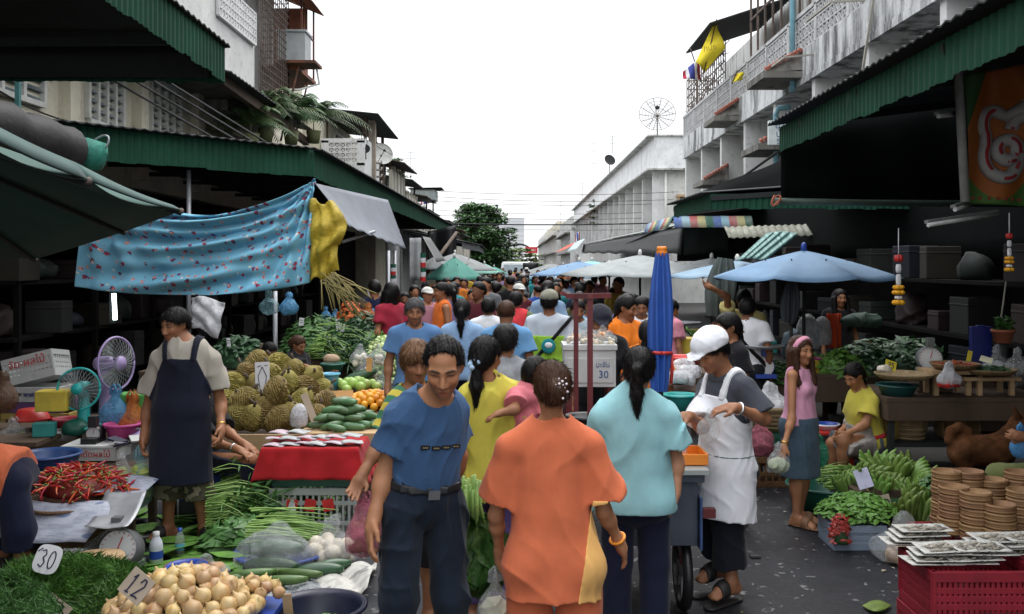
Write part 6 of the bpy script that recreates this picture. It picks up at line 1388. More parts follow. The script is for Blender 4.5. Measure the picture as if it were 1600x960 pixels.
sack('paper_bundle', 'white paper bundle between the durians and mangoes', 'bundle', P(467, 668, 7.7), (.16, .12, .2), BAGW, 5, .02)
mc=P(540, 668, 7.85);t=thing('fruit_box', 'wooden box holding the green mango pile', 'box', (mc.x, mc.y, 0));m=MB();m.box((0, 0, mc.z-.06), (.66, .56, .12));m.build('box_body', WOODL, t);[MB().box((x, y, (mc.z-.12)/2), (.05, .05, mc.z-.12)).build('leg', WOOD, t)for x in(-.26, .26)for y in(-.2, .2)]
for i, (lay, n)in enumerate(((0, 16), (1, 11), (2, 7), (3, 3))):
 for j in range(n):
  q=math.sqrt((j+.5)/n);a=j*2.4+i;inst(MANGO, 'green mango in the mound beside the red cloth', 'mango', (mc.x+(.28-.07*i)*q*math.cos(a), mc.y+(.22-.055*i)*q*math.sin(a), mc.z+.035+.058*i), (rnd.uniform(-.2, .2), rnd.uniform(-.2, .2), rnd.uniform(-.5, .5)+(PI if j%2 else 0)), rnd.uniform(.9, 1.1), 'green mangoes mounded by the red cloth')
tc_=P(583, 640, 8.6);t=thing('fruit_box', 'wooden box holding the tangerines', 'box', (tc_.x, tc_.y, 0));m=MB();m.box((0, 0, tc_.z-.05), (.6, .45, .1));m.build('box_body', WOODL, t);[MB().box((x, 0, (tc_.z-.1)/2), (.05, .3, tc_.z-.1)).build('leg', WOOD, t)for x in(-.26, .26)]
for i, p_ in enumerate(heap_points((tc_.x, tc_.y, tc_.z+.03), (.27, .19), .12, 62, .02, rnd)):inst(TANG, 'orange tangerine in the box behind the mangoes', 'tangerine', p_, (rnd.random(), rnd.random(), 0), rnd.uniform(.85, 1.1), 'tangerines behind the mangoes')
gc_=P(552, 612, 9.0)
m=MB();m.box((gc_.x+.05, gc_.y, gc_.z-.08), (.66, .5, .12));m.box((gc_.x+.05, gc_.y, (gc_.z-.14)/2), (.5, .4, gc_.z-.14));tag(m.build('wooden_tray', WOOD, None, True), 'wooden tray holding the round green guavas', 'tray')
for i, p_ in enumerate(heap_points((gc_.x, gc_.y, gc_.z+.03), (.25, .17), .06, 16, .02, rnd)):inst(GUAVA, 'round pale green guava behind the tangerines', 'guava', p_, (rnd.random(), rnd.random(), 0), rnd.uniform(.85, 1.15), 'guavas behind the tangerines')
card('orange brown blank card lying against the tangerines', P(530, 618, 8.5), .24, .10, M('orange card', (.50, .26, .09), .8), None, 40, 0, -2);card('brown card stuck in the white garlic bags', P(577, 570, 9.1), .055, .13, M('orange card', (.5, .26, .09), .8), None, 8, 0, 3)
tub('bucket', 'light blue bucket on the stall behind the durians', 'bucket', P(516, 612, 8.9), .082, .17, PSKY, taper=.82);inst(GOURD, 'long dark gourd leaning behind the guavas', 'gourd', P(560, 590, 9.2), (0, -.35, .15), 1.05)
for i, (px, py, w_, l)in enumerate(((560, 606, .2, 'clear bag of garlic by the blue bucket'), (575, 590, .24, 'clear bag of garlic under the brown card'), (590, 572, .22, 'clear bag of peeled garlic, topmost of the garlic bags'), (598, 612, .2, 'bag of white roots at the right end of the garlic bags'), (563, 572, .2, 'small clear bag of garlic left of the brown card'))):bag(l, P(px, py, 9.3), (w_, .18, .2), BAGC, M('garlic white', (.60, .54, .45), .7, .3, 24), seed=40+i, lump=12, handles=False)
tub('green_basin', 'green plastic basin with brown packets beside the leaning vendors', 'basin', P(520, 582, 9.4), .11, .09, PGREEN);sack('paper_bundle', 'brown paper bundle in the green basin by the vendors', 'bundle', P(518, 567, 9.4), (.17, .12, .09), M('brown paper', (.36, .25, .16), .8), 3, .012)
ec=P(598, 585, 10.2);f=Field();f.ell((0, 0, 0), (.26, .5, .46));f.cut((0, 0, -.3), (0, 0, -1));o=solid('eggplant_bed', f, (-.4, -.6, -.4), (.4, .6, .6), .04, LEAFM);o.location=ec+Vector((0, .2, -.1));tag(o, 'bed of greens under the small round eggplants', 'greens')
for i in range(190):
 a=rnd.uniform(-PI, 0)*1.0;e=rnd.uniform(.0, 1.5);inst(EGG, 'small round pale eggplant on the sloping heap', 'eggplant', ec+Vector((.265*math.cos(e)*math.cos(a), .2+.51*math.cos(e)*math.sin(a), -.1+.47*math.sin(e)))+Vector((0, 0, .01)), (rnd.uniform(-1, 1), rnd.uniform(-1, 1), 0), rnd.uniform(.85, 1.15), 'round eggplants heaped on the left')
for(px, py, d, w_, n, s, mat, l)in((538, 545, 10.4, .9, 170, 31, LEAFK, 'long green beans and stalks on the stall behind the vendors'), (485, 545, 10.6, .7, 0, 32, LEAFM, 'dull green cabbages heaped behind the leaning vendor'), (375, 560, 10.2, .7, 0, 33, LEAFK, 'dark greens in the shade behind the apron man'), (560, 515, 12, .8, 0, 34, LEAFK, 'dark leafy greens at the back of the vegetable stall'), (500, 520, 12, .9, 0, 35, LEAFM, 'bunched greens at the back, left of the thin post'), (590, 545, 11.5, .5, 0, 36, LEAFB, 'light greens behind the round eggplants')):
 c_=P(px, py+16, d)
 if n:blades(l, c_+Vector((-.3, 0, 0)), n, .7, .3, mat, seed=s, width=.013, dirn=(1, -.3, 0), up=.3, droop=.5, rad=.2, leafw=.014, leafl=.2)
 else:leafheap(l, c_, (w_, .5, .32), 420, mat, .05, s)
for(x, y, w_, d_, h_, l)in((-2.15, 10.9, 2.0, 1.3, .92, 'vegetable stall table on the left behind the durians'), (-2.3, 9.2, 1.5, .6, .62, 'low stall table under the garlic bags'), (-1.85, 14, 1.4, 2.8, .85, 'long stall table farther down on the left'), (-3.3, 10.3, 1.2, .9, .85, 'stall table in the shade behind the apron man')):table(l, (x, y, 0), (w_, d_, h_), WOOD, skirt=.2)
for(px, py, d, w_, h_, l)in((471, 503, 11, .055, .09, 'white slip hanging over the greens'), (528, 508, 11.5, .05, .14, 'white price slip above the long beans'), (602, 498, 12, .07, .09, 'white price slip by the steel post'), (603, 513, 12, .08, .09, 'second white price slip below it by the steel post'), (535, 512, 11.5, .05, .1, 'narrow white slip next to the slip above the beans'), (357, 535, 10, .035, .09, 'white slip in the dark greens behind the apron man'), (580, 460, 13, .09, .12, 'pale notice hanging at the back of the vegetable stall')):card(l, P(px, py, d), w_, h_, CARDW, [[(-.015, .02), (.015, .015)], [(-.015, -.005), (.012, -.01)]], 6, 0, rnd.uniform(-12, 12), r=.003)
wa, wb, wc, wd=P(299, 466, 8.9), P(352, 470, 8.9), P(340, 526, 8.8), P(300, 512, 8.8)
o=MB().sheet(lambda u, v:wa.lerp(wb, u).lerp(wd.lerp(wc, u), v)+Vector((0, -.07*math.sin(PI*u)*math.sin(PI*v*.9+.2)+.02*math.sin(u*9+v*5)+.018*math.sin(v*13-u*7), .02*math.sin(u*5))), 22, 22, 0, .012).build('plastic_bag', BAGW, None, True);tag(o, 'crumpled white plastic bag hung beside the apron man\'s head', 'bag')
bag('blue plastic bag hanging in the shade over the vendors', P(452, 492, 10.5), (.22, .16, .22), BAGB, seed=51);bag('dull clear bag hanging left of the blue one', P(420, 492, 11), (.22, .15, .25), BAGT, seed=52)
bag('carrier bag of cabbages held by the apron man', P(219, 790, 6.75), (.21, .17, .38), BAGT, M('yellow green cabbage', (.34, .40, .10), .6, .4, 12), seed=53, fill=.8)
bag('greenish yellow bag hanging off the chilli bench', P(190, 752, 6.6), (.12, .1, .17), BAGC, M('yellow green cabbage', (.34, .40, .10), .6), seed=54)
cols=[tuple(c_*.55 for c_ in q_)for q_ in((.022, .007, .007), (.006, .018, .012), (.024, .018, .007), (.007, .010, .022), (.02, .02, .018), (.028, .010, .005), (.008, .008, .008), (.03, .009, .015))];CN=['maroon', 'dark green', 'ochre', 'navy', 'grey', 'rust red', 'black', 'crimson']  # goods colours scaled down so the stall shade sits in the colour
t=thing('storage_shelf', 'long dark storage rack against the back wall of the left stalls', 'shelf', (-5.5, 17, 0))
for z in(.55, 1.15, 1.75, 2.3):m=MB();m.box((-5.6, 17.5, z), (.7, 15, .04));m.build('shelf_board', SHOPDARK, t, True)
for i in range(9):m=MB();m.box((-5.27, 10.1+i*1.85, 1.2), (.06, .06, 2.3));m.build('upright', SHOPDARK, t, True)
for i in range(64):
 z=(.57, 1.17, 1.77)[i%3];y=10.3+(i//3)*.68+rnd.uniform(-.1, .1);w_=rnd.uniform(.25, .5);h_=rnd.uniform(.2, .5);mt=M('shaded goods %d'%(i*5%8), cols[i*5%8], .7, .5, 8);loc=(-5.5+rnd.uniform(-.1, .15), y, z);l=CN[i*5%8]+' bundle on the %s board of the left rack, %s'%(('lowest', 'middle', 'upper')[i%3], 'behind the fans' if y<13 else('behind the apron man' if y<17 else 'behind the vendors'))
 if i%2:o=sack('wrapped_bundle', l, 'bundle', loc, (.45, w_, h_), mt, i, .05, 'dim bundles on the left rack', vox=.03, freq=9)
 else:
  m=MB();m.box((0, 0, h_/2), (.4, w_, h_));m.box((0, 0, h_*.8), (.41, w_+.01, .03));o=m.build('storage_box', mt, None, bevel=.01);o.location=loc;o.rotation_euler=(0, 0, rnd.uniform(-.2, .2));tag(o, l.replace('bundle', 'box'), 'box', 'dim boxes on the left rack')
for i, (px, py, r_, mt, l)in enumerate(((398, 578, .07, GUAVA.data.materials[0], 'pale cabbage behind the durians'), )):
 m=MB();m.ell((0, 0, 0), r_, 14, 10, 0, None, .04);o=m.build('round_fruit', mt);o.location=P(px, py, 9.3);tag(o, l, 'fruit')
leafheap('orange flowers in a pot near the steel post', P(548, 505, 12), (.35, .3, .25), 160, M('orange flower', (.55, .12, .02), .6), .045, 61, 'flowers', 'flowers')
for(px, py, d, h_, l)in((661, 418, 17, .5, 'red white and green striped wind sock hung in front of the grey umbrella'), (614, 430, 15.5, .35, 'red and yellow tassel hung on the steel post')):
 m=MB();p_=P(px, py, d);
 for k in range(6):m.lathe([(.05, h_*(k+1)/6), (.045, h_*k/6)], p_-Vector((0, 0, h_/2)), 10, k%3)
 tag(m.build('wind_sock', [REDINK, CARDW, PGREEN], None, True), l, 'wind sock')
tarp('hanging_sheet', 'pale grey sheet hung beside the striped wind sock', 'sheet', lambda u, v:P(640+18*u, 372+66*v, 17.2)+Vector((0, .05*math.sin(u*6), 0)), 8, 8, M('pale sheet', (.36, .37, .37), .8));tarp('hanging_sheet', 'black sheet hung under the far end of the left green awning', 'sheet', lambda u, v:P(668+45*u, 362+48*v-10*u, 30)+Vector((0, .1*math.sin(u*6), 0)), 8, 8, PBLACK)
m=MB();m.tube([P(668, 425, 24), P(713, 364, 28)], .05);tag(m.build('awning_strut', WOOD, None, True), 'wooden strut slanting across the black sheet on the left', 'strut')
tarp('tarpaulin_flap', 'grey tarpaulin slope left of the grey umbrella', 'tarpaulin', lambda u, v:P(660, 370, 20).lerp(P(672, 372, 24), u).lerp(P(682, 410, 19).lerp(P(696, 408, 23), u), v), 6, 6, GTARP)
BR=[('crimson', (.3, .02, .04)), ('orange', (.5, .14, .02)), ('bright green', (.06, .3, .05)), ('magenta', (.4, .04, .18)), ('sky blue', (.08, .28, .5)), ('yellow', (.5, .38, .04)), ('white', (.55, .55, .55)), ('brown', (.14, .07, .035)), ('teal', (.02, .22, .2))]
def clutter(n, spots, where, seed):
 r=random.Random(seed)
 for i in range(n):
  px, py, d=[r.uniform(*q)for q in spots[i%len(spots)]];cn, cv=BR[i*4%9];mt=M('bright goods '+cn, cv, .55, .3, 7);s=r.uniform(.08, .17);p_=P(px, py, d);k=i%3
  if k==0:tub('plastic_bowl', '%s plastic bowl among the goods %s'%(cn, where), 'bowl', p_, s, s*.8, mt, group='bright goods '+where)
  elif k==1:bag('%s carrier bag among the goods %s'%(cn, where), p_, (s*1.6, s*1.2, s*2), plastic_bag(cn+' bag', cv, .85), seed=seed+i, group='bright goods '+where)
  else:m=MB();m.box((0, 0, s*.6), (s*1.8, s*1.3, s*1.2));m.box((0, 0, s*1.1), (s*1.82, s*1.32, s*.12));o=m.build('carton', mt, None, bevel=.008);o.location=p_;o.rotation_euler=(0, 0, r.uniform(-.4, .4));tag(o, '%s carton among the goods %s'%(cn, where), 'carton', 'bright goods '+where)
clutter(22, [((560, 655), (503, 525), (13.2, 15)), ((500, 600), (500, 518), (12.3, 12.8)), ((560, 640), (490, 505), (15, 16))], 'near the thin steel posts', 300)
clutter(9, [((0, 110), (640, 690), (7.5, 8)), ((180, 225), (640, 690), (7.4, 7.9))], 'beside the two fans', 330)
UGRN=M('green umbrella cloth', (.05, .20, .16), .75, .25, 3);UGRY=M('grey umbrella cloth', (.18, .19, .19), .75, .3, 3);UGRN2=M('pale green umbrella cloth', (.16, .34, .28), .75, .25, 3);UBLU=M('light blue umbrella cloth', (.12, .22, .35), .7, .22, 3);UBLU2=M('faded blue umbrella cloth', (.17, .26, .34), .7, .25, 3);UPAL=M('pale grey umbrella cloth', (.25, .27, .27), .75, .25, 3)
umbrella('green umbrella in the middle left of the street', P(710, 402, 22), .72, .52, UGRN, rot=.3, seed=1);umbrella('grey umbrella just behind the green one', P(711, 396, 25), 1.1, .45, UGRY, rot=.1);umbrella('pale green umbrella farther right of the green one', P(757, 412, 33), .62, .35, UGRN2, rot=.2);umbrella('small grey umbrella between the left wall and green umbrella', P(682, 400, 24), .6, .35, UGRY, rot=.5);umbrella('distant green umbrella close to the white van', P(772, 417, 45), .7, .35, UGRN, rot=.5)
rnd=random.Random(21)
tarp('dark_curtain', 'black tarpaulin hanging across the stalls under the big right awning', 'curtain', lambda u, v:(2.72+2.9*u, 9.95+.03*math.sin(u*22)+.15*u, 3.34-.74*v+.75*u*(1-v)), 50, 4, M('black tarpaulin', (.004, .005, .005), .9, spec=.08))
o=MB().tube([(2.62, 9.9, 2.60), (3.6, 9.95, 2.585), (5.6, 10.1, 2.58)], .035, 8).build('curtain_pole', M('dull green pole', (.05, .08, .06), .6), None, True);tag(o, 'dull green pole along the bottom of the black tarpaulin', 'pole')
m=MB();[m.tube([Vector((2.64, 9.85, 2.6))+Vector((.05*math.cos(a+i), -.02, .06*math.sin(a*1.3+i)))for a in(0, 1, 2, 3, 4)], .008, 5)for i in range(4)];tag(m.build('tied_rope', M('salmon rope', (.50, .16, .10), .8), None, True), 'salmon coloured rope tied round the end of the green pole', 'rope')
tarp('dark_curtain', 'added dark sheet standing in for shade at the back of the right stalls', 'curtain', lambda u, v:(5.5+.04*math.sin(v*30), -1+34*v, 4.1-2.1*u), 8, 60, M('black tarpaulin', (.004, .005, .005), .9, spec=.08))  # added black sheet, deepens the shade behind the right stalls
def banner():
 m, nt, b, N, L=nodes_of('orange and green banner');tc=N.new('ShaderNodeTexCoord');sp=N.new('ShaderNodeSeparateXYZ');L.new(tc.outputs['UV'], sp.inputs[0])
 def mt(op, a, c=None, d=None):
  n=N.new('ShaderNodeMath');n.operation=op
  for i, v in enumerate((a, c, d)):
   if v is None:continue
   if isinstance(v, (int, float)):n.inputs[i].default_value=v
   else:L.new(v, n.inputs[i])
  return n.outputs[0]
 x, y=sp.outputs[0], sp.outputs[1]
 g=mt('SUBTRACT', mt('MULTIPLY', mt('SINE', mt('MULTIPLY', x, 5.2)), .16), mt('SUBTRACT', y, .80));g1=ramp(nt, mt('ADD', g, .5), [(.497, 1.), (.503, 0.)])
 h=mt('SUBTRACT', mt('SUBTRACT', .42, y), mt('MULTIPLY', x, 1.9));g2=ramp(nt, mt('ADD', h, .5), [(.495, 0.), (.505, 1.)])
 c=mixc(nt, noise(nt, coords(nt), 3, 4), (.27, .07, .010), (.34, .10, .012));c=mixc(nt, g1, c, (.05, .13, .02));c=mixc(nt, g2, c, (.025, .08, .018));L.new(c, b.inputs['Base Color']);b.inputs['Roughness'].default_value=.7;return m
t=thing('banner', 'orange and green banner with big red and white letters at the right edge', 'banner', (3.55, 6.6, 2.4));ba, bb, bc, bd=P(1502, 118, 7.4), P(1668, 92, 7.4), P(1668, 326, 7.4), P(1517, 318, 7.4)
fold=lambda u, v:-.05*math.sin(u*13+4*v)*(1-v*.5)-.10*math.exp(-((u-.62+.35*(.55-v))/.10)**2)*(1-v*.3)
bp=lambda u, v, o=0:ba.lerp(bb, u).lerp(bd.lerp(bc, u), v)+Vector((0, fold(u, v)-o, 0))
m=MB();m.sheet(lambda u, v:bp(u, v), 60, 40, 0, .004);m.build('cloth', banner(), t, True)
def onbanner(name, lines, r, mat, off):
 m=MB()
 for ln in lines:m.tube([bp(x, y, off)for x, y in ln], [r]*len(ln), 8)
 m.build(name, mat, t, True)
def arc(cx, cy, rx, ry, a0, a1, n=26):return[(cx+rx*math.cos(R(a0+(a1-a0)*i/n)), cy+ry*math.sin(R(a0+(a1-a0)*i/n)))for i in range(n+1)]
L1=[arc(.38, .60, .085, .075, 20, 380), arc(.33, .645, .155, .155, -10, 215, 30)+arc(.28, .40, .10, .10, 140, 300, 16)+[(.40, .36), (.52, .30)], [(.50, .30), (.58, .27), (.66, .26)], arc(.50, .50, .09, .13, 200, 420, 20), arc(.80, .60, .10, .1, 0, 360), [(.90, .6), (.92, .4), (.80, .34), (.70, .38)]]
onbanner('lettering_edge', L1, .052, M('letter white', (.30, .29, .28), .6), .012);onbanner('lettering', L1, .036, M('letter red', (.26, .012, .018), .6), .028)
m=MB()
for i in range(12):q=bp(.03+.08*i, .955, .006);(m.ell(q, (.014, .004, .014), 8, 6)if i%3 else m.box(q, (.03, .004, .02)))
m.build('small_print', M('banner print', (.25, .03, .02), .7), t, True)
m=MB();m.tube([P(1497, 108, 7.35), P(1502, 200, 7.35), P(1508, 316, 7.35)], .035, 8);tag(m.build('rolled_blind', M('dirty white roll', (.30, .31, .29), .7, .3, 6), None, True), 'dirty white rolled blind hanging beside the banner', 'blind')
for(a, b_, l)in(((1450, 352), (1560, 335), 'unlit tube lamp below the banner, the longer one'), ((1492, 328), (1516, 320), 'short unlit tube lamp just under the rolled blind'), ((1466, 182), (1496, 179), 'thin unlit tube lamp high in the dark left of the banner')):
 t=thing('tube_lamp', l, 'lamp', P(*a, 7.2));p0, p1=P(*a, 7.2), P(*b_, 7.5);m=MB();m.tube([p0, p1], .016, 8);m.build('tube', M('unlit tube', (.55, .57, .55), .3), t, True);m=MB();m.bar(p0+Vector((0, .03, .025)), p1+Vector((0, .03, .025)), .04, .025);m.build('fitting', M('lamp fitting', (.2, .21, .2), .5), t, True)
def garland(px, py, d, s, label):
 t=thing('flower_garland', label, 'garland', P(px, py+38*s, d));p_=P(px, py, d);m=MB();m.tube([p_, p_+Vector((0, 0, .26*s))], .004, 5);m.build('string', CARDW, t, True);k=1500/d/1000
 for(dz, r_, h_, mt)in((.02, .035, .05, PRED), (-.06, .022, .06, CARDW), (-.15, .02, .08, CARDW), (-.21, .045, .03, M('marigold', (.75, .36, .01), .7, .2, 30)), (-.25, .05, .03, None), (-.29, .03, .025, CARDW), (-.33, .05, .035, None)):
  m=MB();c_=p_+Vector((0, 0, dz*s));[m.ell(c_+Vector((r_*s*.6*math.cos(a), r_*s*.6*math.sin(a), 0)), (r_*s*.5, r_*s*.5, h_*s*.6), 8, 6)for a in[i*1.047 for i in range(6)]];m.build('flowers', mt or MC['marigold'], t, True)
garland(1404, 408, 8, 1.05, 'yellow marigold garland hanging right of the blue umbrella');garland(1577, 372, 7, .7, 'dried brown garland hanging below the banner at the right')
umbrella('large light blue umbrella over the right stalls', P(1256, 392, 10.3), 1.02, .29, UBLU, rot=.22, sag=.16, seed=3, finial=PBLUE)
umbrella('smaller blue umbrella left of the large light blue one', P(1152, 408, 12.5), .95, .20, UBLU2, rot=.1, sag=.14);umbrella('pale grey umbrella behind the blue folded umbrella', P(1000, 399, 15), 1.35, .30, UPAL, rot=.3, sag=.12);umbrella('faded blue umbrella at the middle of the right row', P(905, 409, 20), 1.05, .28, UBLU, rot=.2);umbrella('pale blue green umbrella just behind, on the right row', P(925, 408, 23), 1.2, .3, M('blue green umbrella cloth', (.2, .42, .42), .7, .25, 3), rot=.6);umbrella('small grey umbrella under the pale grey one', P(952, 415, 17), .6, .18, UGRY, rot=.4);umbrella('pale umbrella far down the right row', P(880, 414, 36), 1.5, .5, UBLU2, rot=.2);umbrella('grey umbrella farthest down the right row', P(862, 412, 48), 1.7, .55, UGRY, rot=.5);umbrella('whitish umbrella behind the smaller blue one', P(1112, 404, 15.5), .95, .22, UPAL, rot=.5)
folded_umbrella('royal blue folded umbrella with an orange cap, standing by the cart', P(1034, 396, 6.3), P(1030, 612, 6.25), .068, M('royal blue umbrella cloth', (.014, .07, .31), .65, .3, 3), PRED, PORANGE, polez=0)
folded_umbrella('grey green folded umbrella among the right stalls', P(1133, 404, 11.6), P(1120, 495, 11.6), .15, M('grey green umbrella cloth', (.07, .09, .085), .7, .35, 5), polez=0);folded_umbrella('dark folded umbrella under the large light blue umbrella', P(1238, 440, 9.8), P(1232, 505, 9.8), .08, M('dark umbrella cloth', (.02, .028, .035), .7), polez=0)
tarp('plastic_sheeting', 'striped turquoise and white plastic sheeting draped above the blue umbrella', 'sheeting', lambda u, v:P(1196-46*v+(52-8*v)*u, 366+42*v-4*math.sin(PI*u), 12.6-.5*v)+Vector((0, .03*math.sin(u*26), 0)), 40, 10, (lambda:(stripe2()))()if False else M('turquoise sheeting', (.15, .27, .25), .6, .8, 3, stretch=(18, .2, .2)))
t=thing('snack_cart', 'vendor\'s cart with red metal frame and white top in the middle of the street', 'cart', (.75, 5.9, 0));RF=plastic('red brown frame paint', (.11, .014, .016), .5)
for(px, d)in((900, 6.6), (922, 5.75)):m=MB();a_=P(px, 462 if px>910 else 466, d);m.box((a_.x, d, (a_.z+.25)/2), (.032, .032, a_.z-.25));m.build('frame_post', RF, t, True)
m=MB();a_, b_=P(885, 463, 6.6), P(955, 462, 6.5);m.bar(a_, b_, .034);m.bar(P(922, 463, 5.72), P(900, 464, 6.65), .03, .03);m.build('frame_rail', RF, t, True)
m=MB();m.box((.74, 5.65, .80), (.54, .90, .05));m.box((.74, 5.65, .60), (.48, .82, .36));m.build('cart_body', M('grey blue cart side', (.05, .06, .085), .6, .4, 6), t, True, bevel=.005);m=MB();m.box((.74, 5.65, .835), (.58, .95, .025));m.build('counter', PGREY, t, True)
m=MB();m.box((.99, 5.5, .55), (.012, .62, .28));m.build('side_panel', M('blue printed panel', (.03, .06, .16), .6, .8, 12), t, True)
for(x, y)in((.93, 5.45), (.55, 5.45), (.9, 6.05)):
 w_=MB();w_.lathe([(.17, -.025), (.215, -.025), (.225, 0), (.215, .025), (.17, .025), (.17, -.025)], (x, y, .225), 26, 0, (0, R(90), 0));wh=w_.build('wheel', PBLACK, t, True);w_=MB();w_.lathe([(0, .01), (.04, .01), (.04, -.01), (0, -.01)], (x, y, .225), 12, 0, (0, R(90), 0));[w_.bar((x, y, .225), (x, y+.18*math.cos(a), .225+.18*math.sin(a)), .012)for a in[k*.785 for k in range(8)]];rm=w_.build('rim', STEELP, None, True);rm.parent=wh;rm.location=rm.location-origin_of(wh)
 MB().box((x, y, .36), (.03, .03, .2)).build('wheel_fork', RF, t, True)
MB().box((1.04, 5.25, .6), (.07, .05, .05)).build('handle_grip', RF, t, True)
tr=P(1073, 716, 5.45);t2=thing('serving_tray', 'orange plastic tray of wrapped snacks on the cart, in front of the white aproned man', 'tray', (tr.x-.09, 5.42, .852));m=MB();m.box((0, 0, .008), (.34, .26, .014));[m.box(*q)for q in(((0, -.13, .03), (.36, .014, .06)), ((0, .13, .03), (.36, .014, .06)), ((-.175, 0, .03), (.014, .25, .06)), ((.175, 0, .03), (.014, .25, .06)))];m.build('tray_body', PORANGE, t2, bevel=.003)
bag('clear bag of snacks lying in the orange tray', (tr.x-.1, 5.42, .87), (.2, .17, .11), BAGC, M('pink snack', (.55, .25, .2), .6, .4, 20), seed=70, handles=False, lump=8);bag('clear bag of drinks hung from the left of the cart', P(905, 880, 5.3), (.16, .14, .34), BAGC, M('brown drink', (.2, .13, .08), .4), seed=71)
t=thing('cooler_box', 'white cooler box marked 30 in the middle of the street', 'cooler', (P(922, 0, 6.9).x, 7.05, 0));cz=P(0, 605, 6.9).z;m=MB();m.box((0, 0, cz+.15), (.37, .32, .30));m.box((0, 0, cz+.285), (.39, .34, .04));[m.box((x, -.162, cz+.12), (.15, .008, .18))for x in(-.09, .09)];m.build('cooler_body', PWHITE, t, bevel=.012)
text('lettering', '30', .075, SIGNB, t, (.095, -.168, cz+.09), (1, 0, 0), (0, 0, 1), world=False);text('lettering', 'บะจัน', .05, SIGNB, t, (.09, -.168, cz+.16), (1, 0, 0), (0, 0, 1), world=False);[MB().box((x, y, cz/2), (.04, .04, cz)).build('stand_leg', RF, t)for x in(-.15, .15)for y in(-.12, .12)]
for i in range(7):p_=P(892+10*i, 548-4*(i%3), 6.95+.06*(i%2));bag('small clear bag of orange sweets on the cooler box', (p_.x, p_.y, cz+.30+.03*(i%2)), (.12, .11, .10), BAGC, M('orange sweets', (.72, .30, .05), .5, .3, 30)if i%2 else M('cream sweets', (.68, .58, .42), .6, .3, 30), seed=80+i, handles=False, lump=6, group='bags of sweets on the cooler')
def chair(label, c, rz, mat, s=1):
 t=thing('plastic_chair', label, 'chair', c, rz);m=MB();m.box((0, 0, .42*s), (.4*s, .38*s, .025));m.build('seat', mat, t, bevel=.008)
 for x in(-1, 1):
  for y in(-1, 1):MB().tube([(x*.17*s, y*.16*s, .41*s), (x*.2*s, y*.19*s, 0)], .02).build('leg', mat, t)
 m=MB();m.tube([(-.18*s, .18*s, .42*s), (-.19*s, .22*s, .7*s), (-.15*s, .235*s, .78*s), (.15*s, .235*s, .78*s), (.19*s, .22*s, .7*s), (.18*s, .18*s, .42*s)], .018, 8);[m.tube([(x*s, .19*s, .44*s), (x*s, .235*s, .77*s)], .014)for x in(-.1, -.035, .035, .1)];m.build('backrest', mat, t);return t
chair('red plastic chair below the cooler box, seen from the back', (P(912, 0, 6.35).x, 6.4, .03), R(180), PRED, .98)
tub('black_wok', 'black pan on the cart beside the red chair', 'pan', P(915, 664, 5.75), .11, .06, PBLACK)
def stool(label, c, mat, h=.42, r=.15):
 t=thing('plastic_stool', label, 'stool', c);m=MB();m.box((0, 0, h-.015), (r*2, r*2, .03));m.box((0, 0, h*.55), (r*2.1, .015, .03));m.build('seat', mat, t, bevel=.008)
 for x in(-1, 1):
  for y in(-1, 1):MB().bar((x*r*.82, y*r*.82, h-.02), (x*r*1.1, y*r*1.1, 0), .06, .035).build('leg', mat, t)
 return t
stool('red plastic stool under the seated woman in yellow', (P(1352, 0, 8.6).x, 8.72, 0), PRED);stool('second red plastic stool beside the woman in the pink top', (P(1297, 0, 8.9).x, 9.0, 0), PRED, .40)
tub('bowl', 'white bowl with a blue rim on the second red stool', 'bowl', (P(1297, 0, 8.9).x, 9.0, .40), .11, .06, CARDW, PBLUE)
tg=G(1286, 800);tub('green_tub', 'dark green plastic tub at the feet of the woman in the pink top', 'tub', (tg.x+.05, tg.y+.1, 0), .30, .20, PGREEN, taper=.85);blades('green stalks lying in the dark green tub', (tg.x+.02, tg.y+.1, .17), 60, .42, .2, LEAFM, seed=90, dirn=(1, .1, 0), up=.15, droop=.2, rad=.12, leafy=False)
m=MB();bc=G(1400, 805);m.box((bc.x+.25, bc.y+.25, .12), (1.25, .85, .22));tag(m.build('low_platform', WOOD, None, True), 'low wooden platform under the bananas', 'platform')
BG='green bananas on the low platform'
for i, (px, py, d, s, rz)in enumerate(((1355, 752, 7.5, 1.1, .2), (1385, 742, 7.6, 1.1, -.3), (1412, 748, 7.6, 1.15, .4), (1375, 732, 7.8, 1.1, .1), (1405, 735, 7.8, 1.1, -.5), (1432, 752, 7.5, 1.15, .6), (1455, 775, 7.3, 1.2, .2), (1430, 778, 7.3, 1.1, -.2), (1465, 795, 7.1, 1.2, .5), (1440, 800, 7.1, 1.1, 0), (1405, 770, 7.4, 1.1, .3), (1335, 745, 7.7, 1.0, -.2), (1420, 800, 7.0, 1.0, .2), (1330, 762, 7.5, 1.0, .3), (1475, 772, 7.4, 1.1, -.3), (1450, 762, 7.6, 1.1, .1), (1362, 765, 7.4, 1.0, -.4))):
 inst(BANANA, 'hand of green bananas heaped on the low platform', 'bananas', P(px, py+16, d), (-rnd.uniform(.5, 1.1), rnd.uniform(-.5, .5), rz*2.2), s*1.2, BG)
for i, (px, py, d, rz)in enumerate(((1345, 788, 7.1, .1), (1385, 795, 7.05, -.1), (1395, 782, 7.2, .15), (1335, 775, 7.3, -.05), (1365, 778, 7.25, .1), (1420, 785, 7.2, .05))):inst(GOURD, 'long dark green gourd in front of the bananas', 'gourd', P(px, py+8, d), (0, 0, rz), .9, 'gourds in front of the bananas')
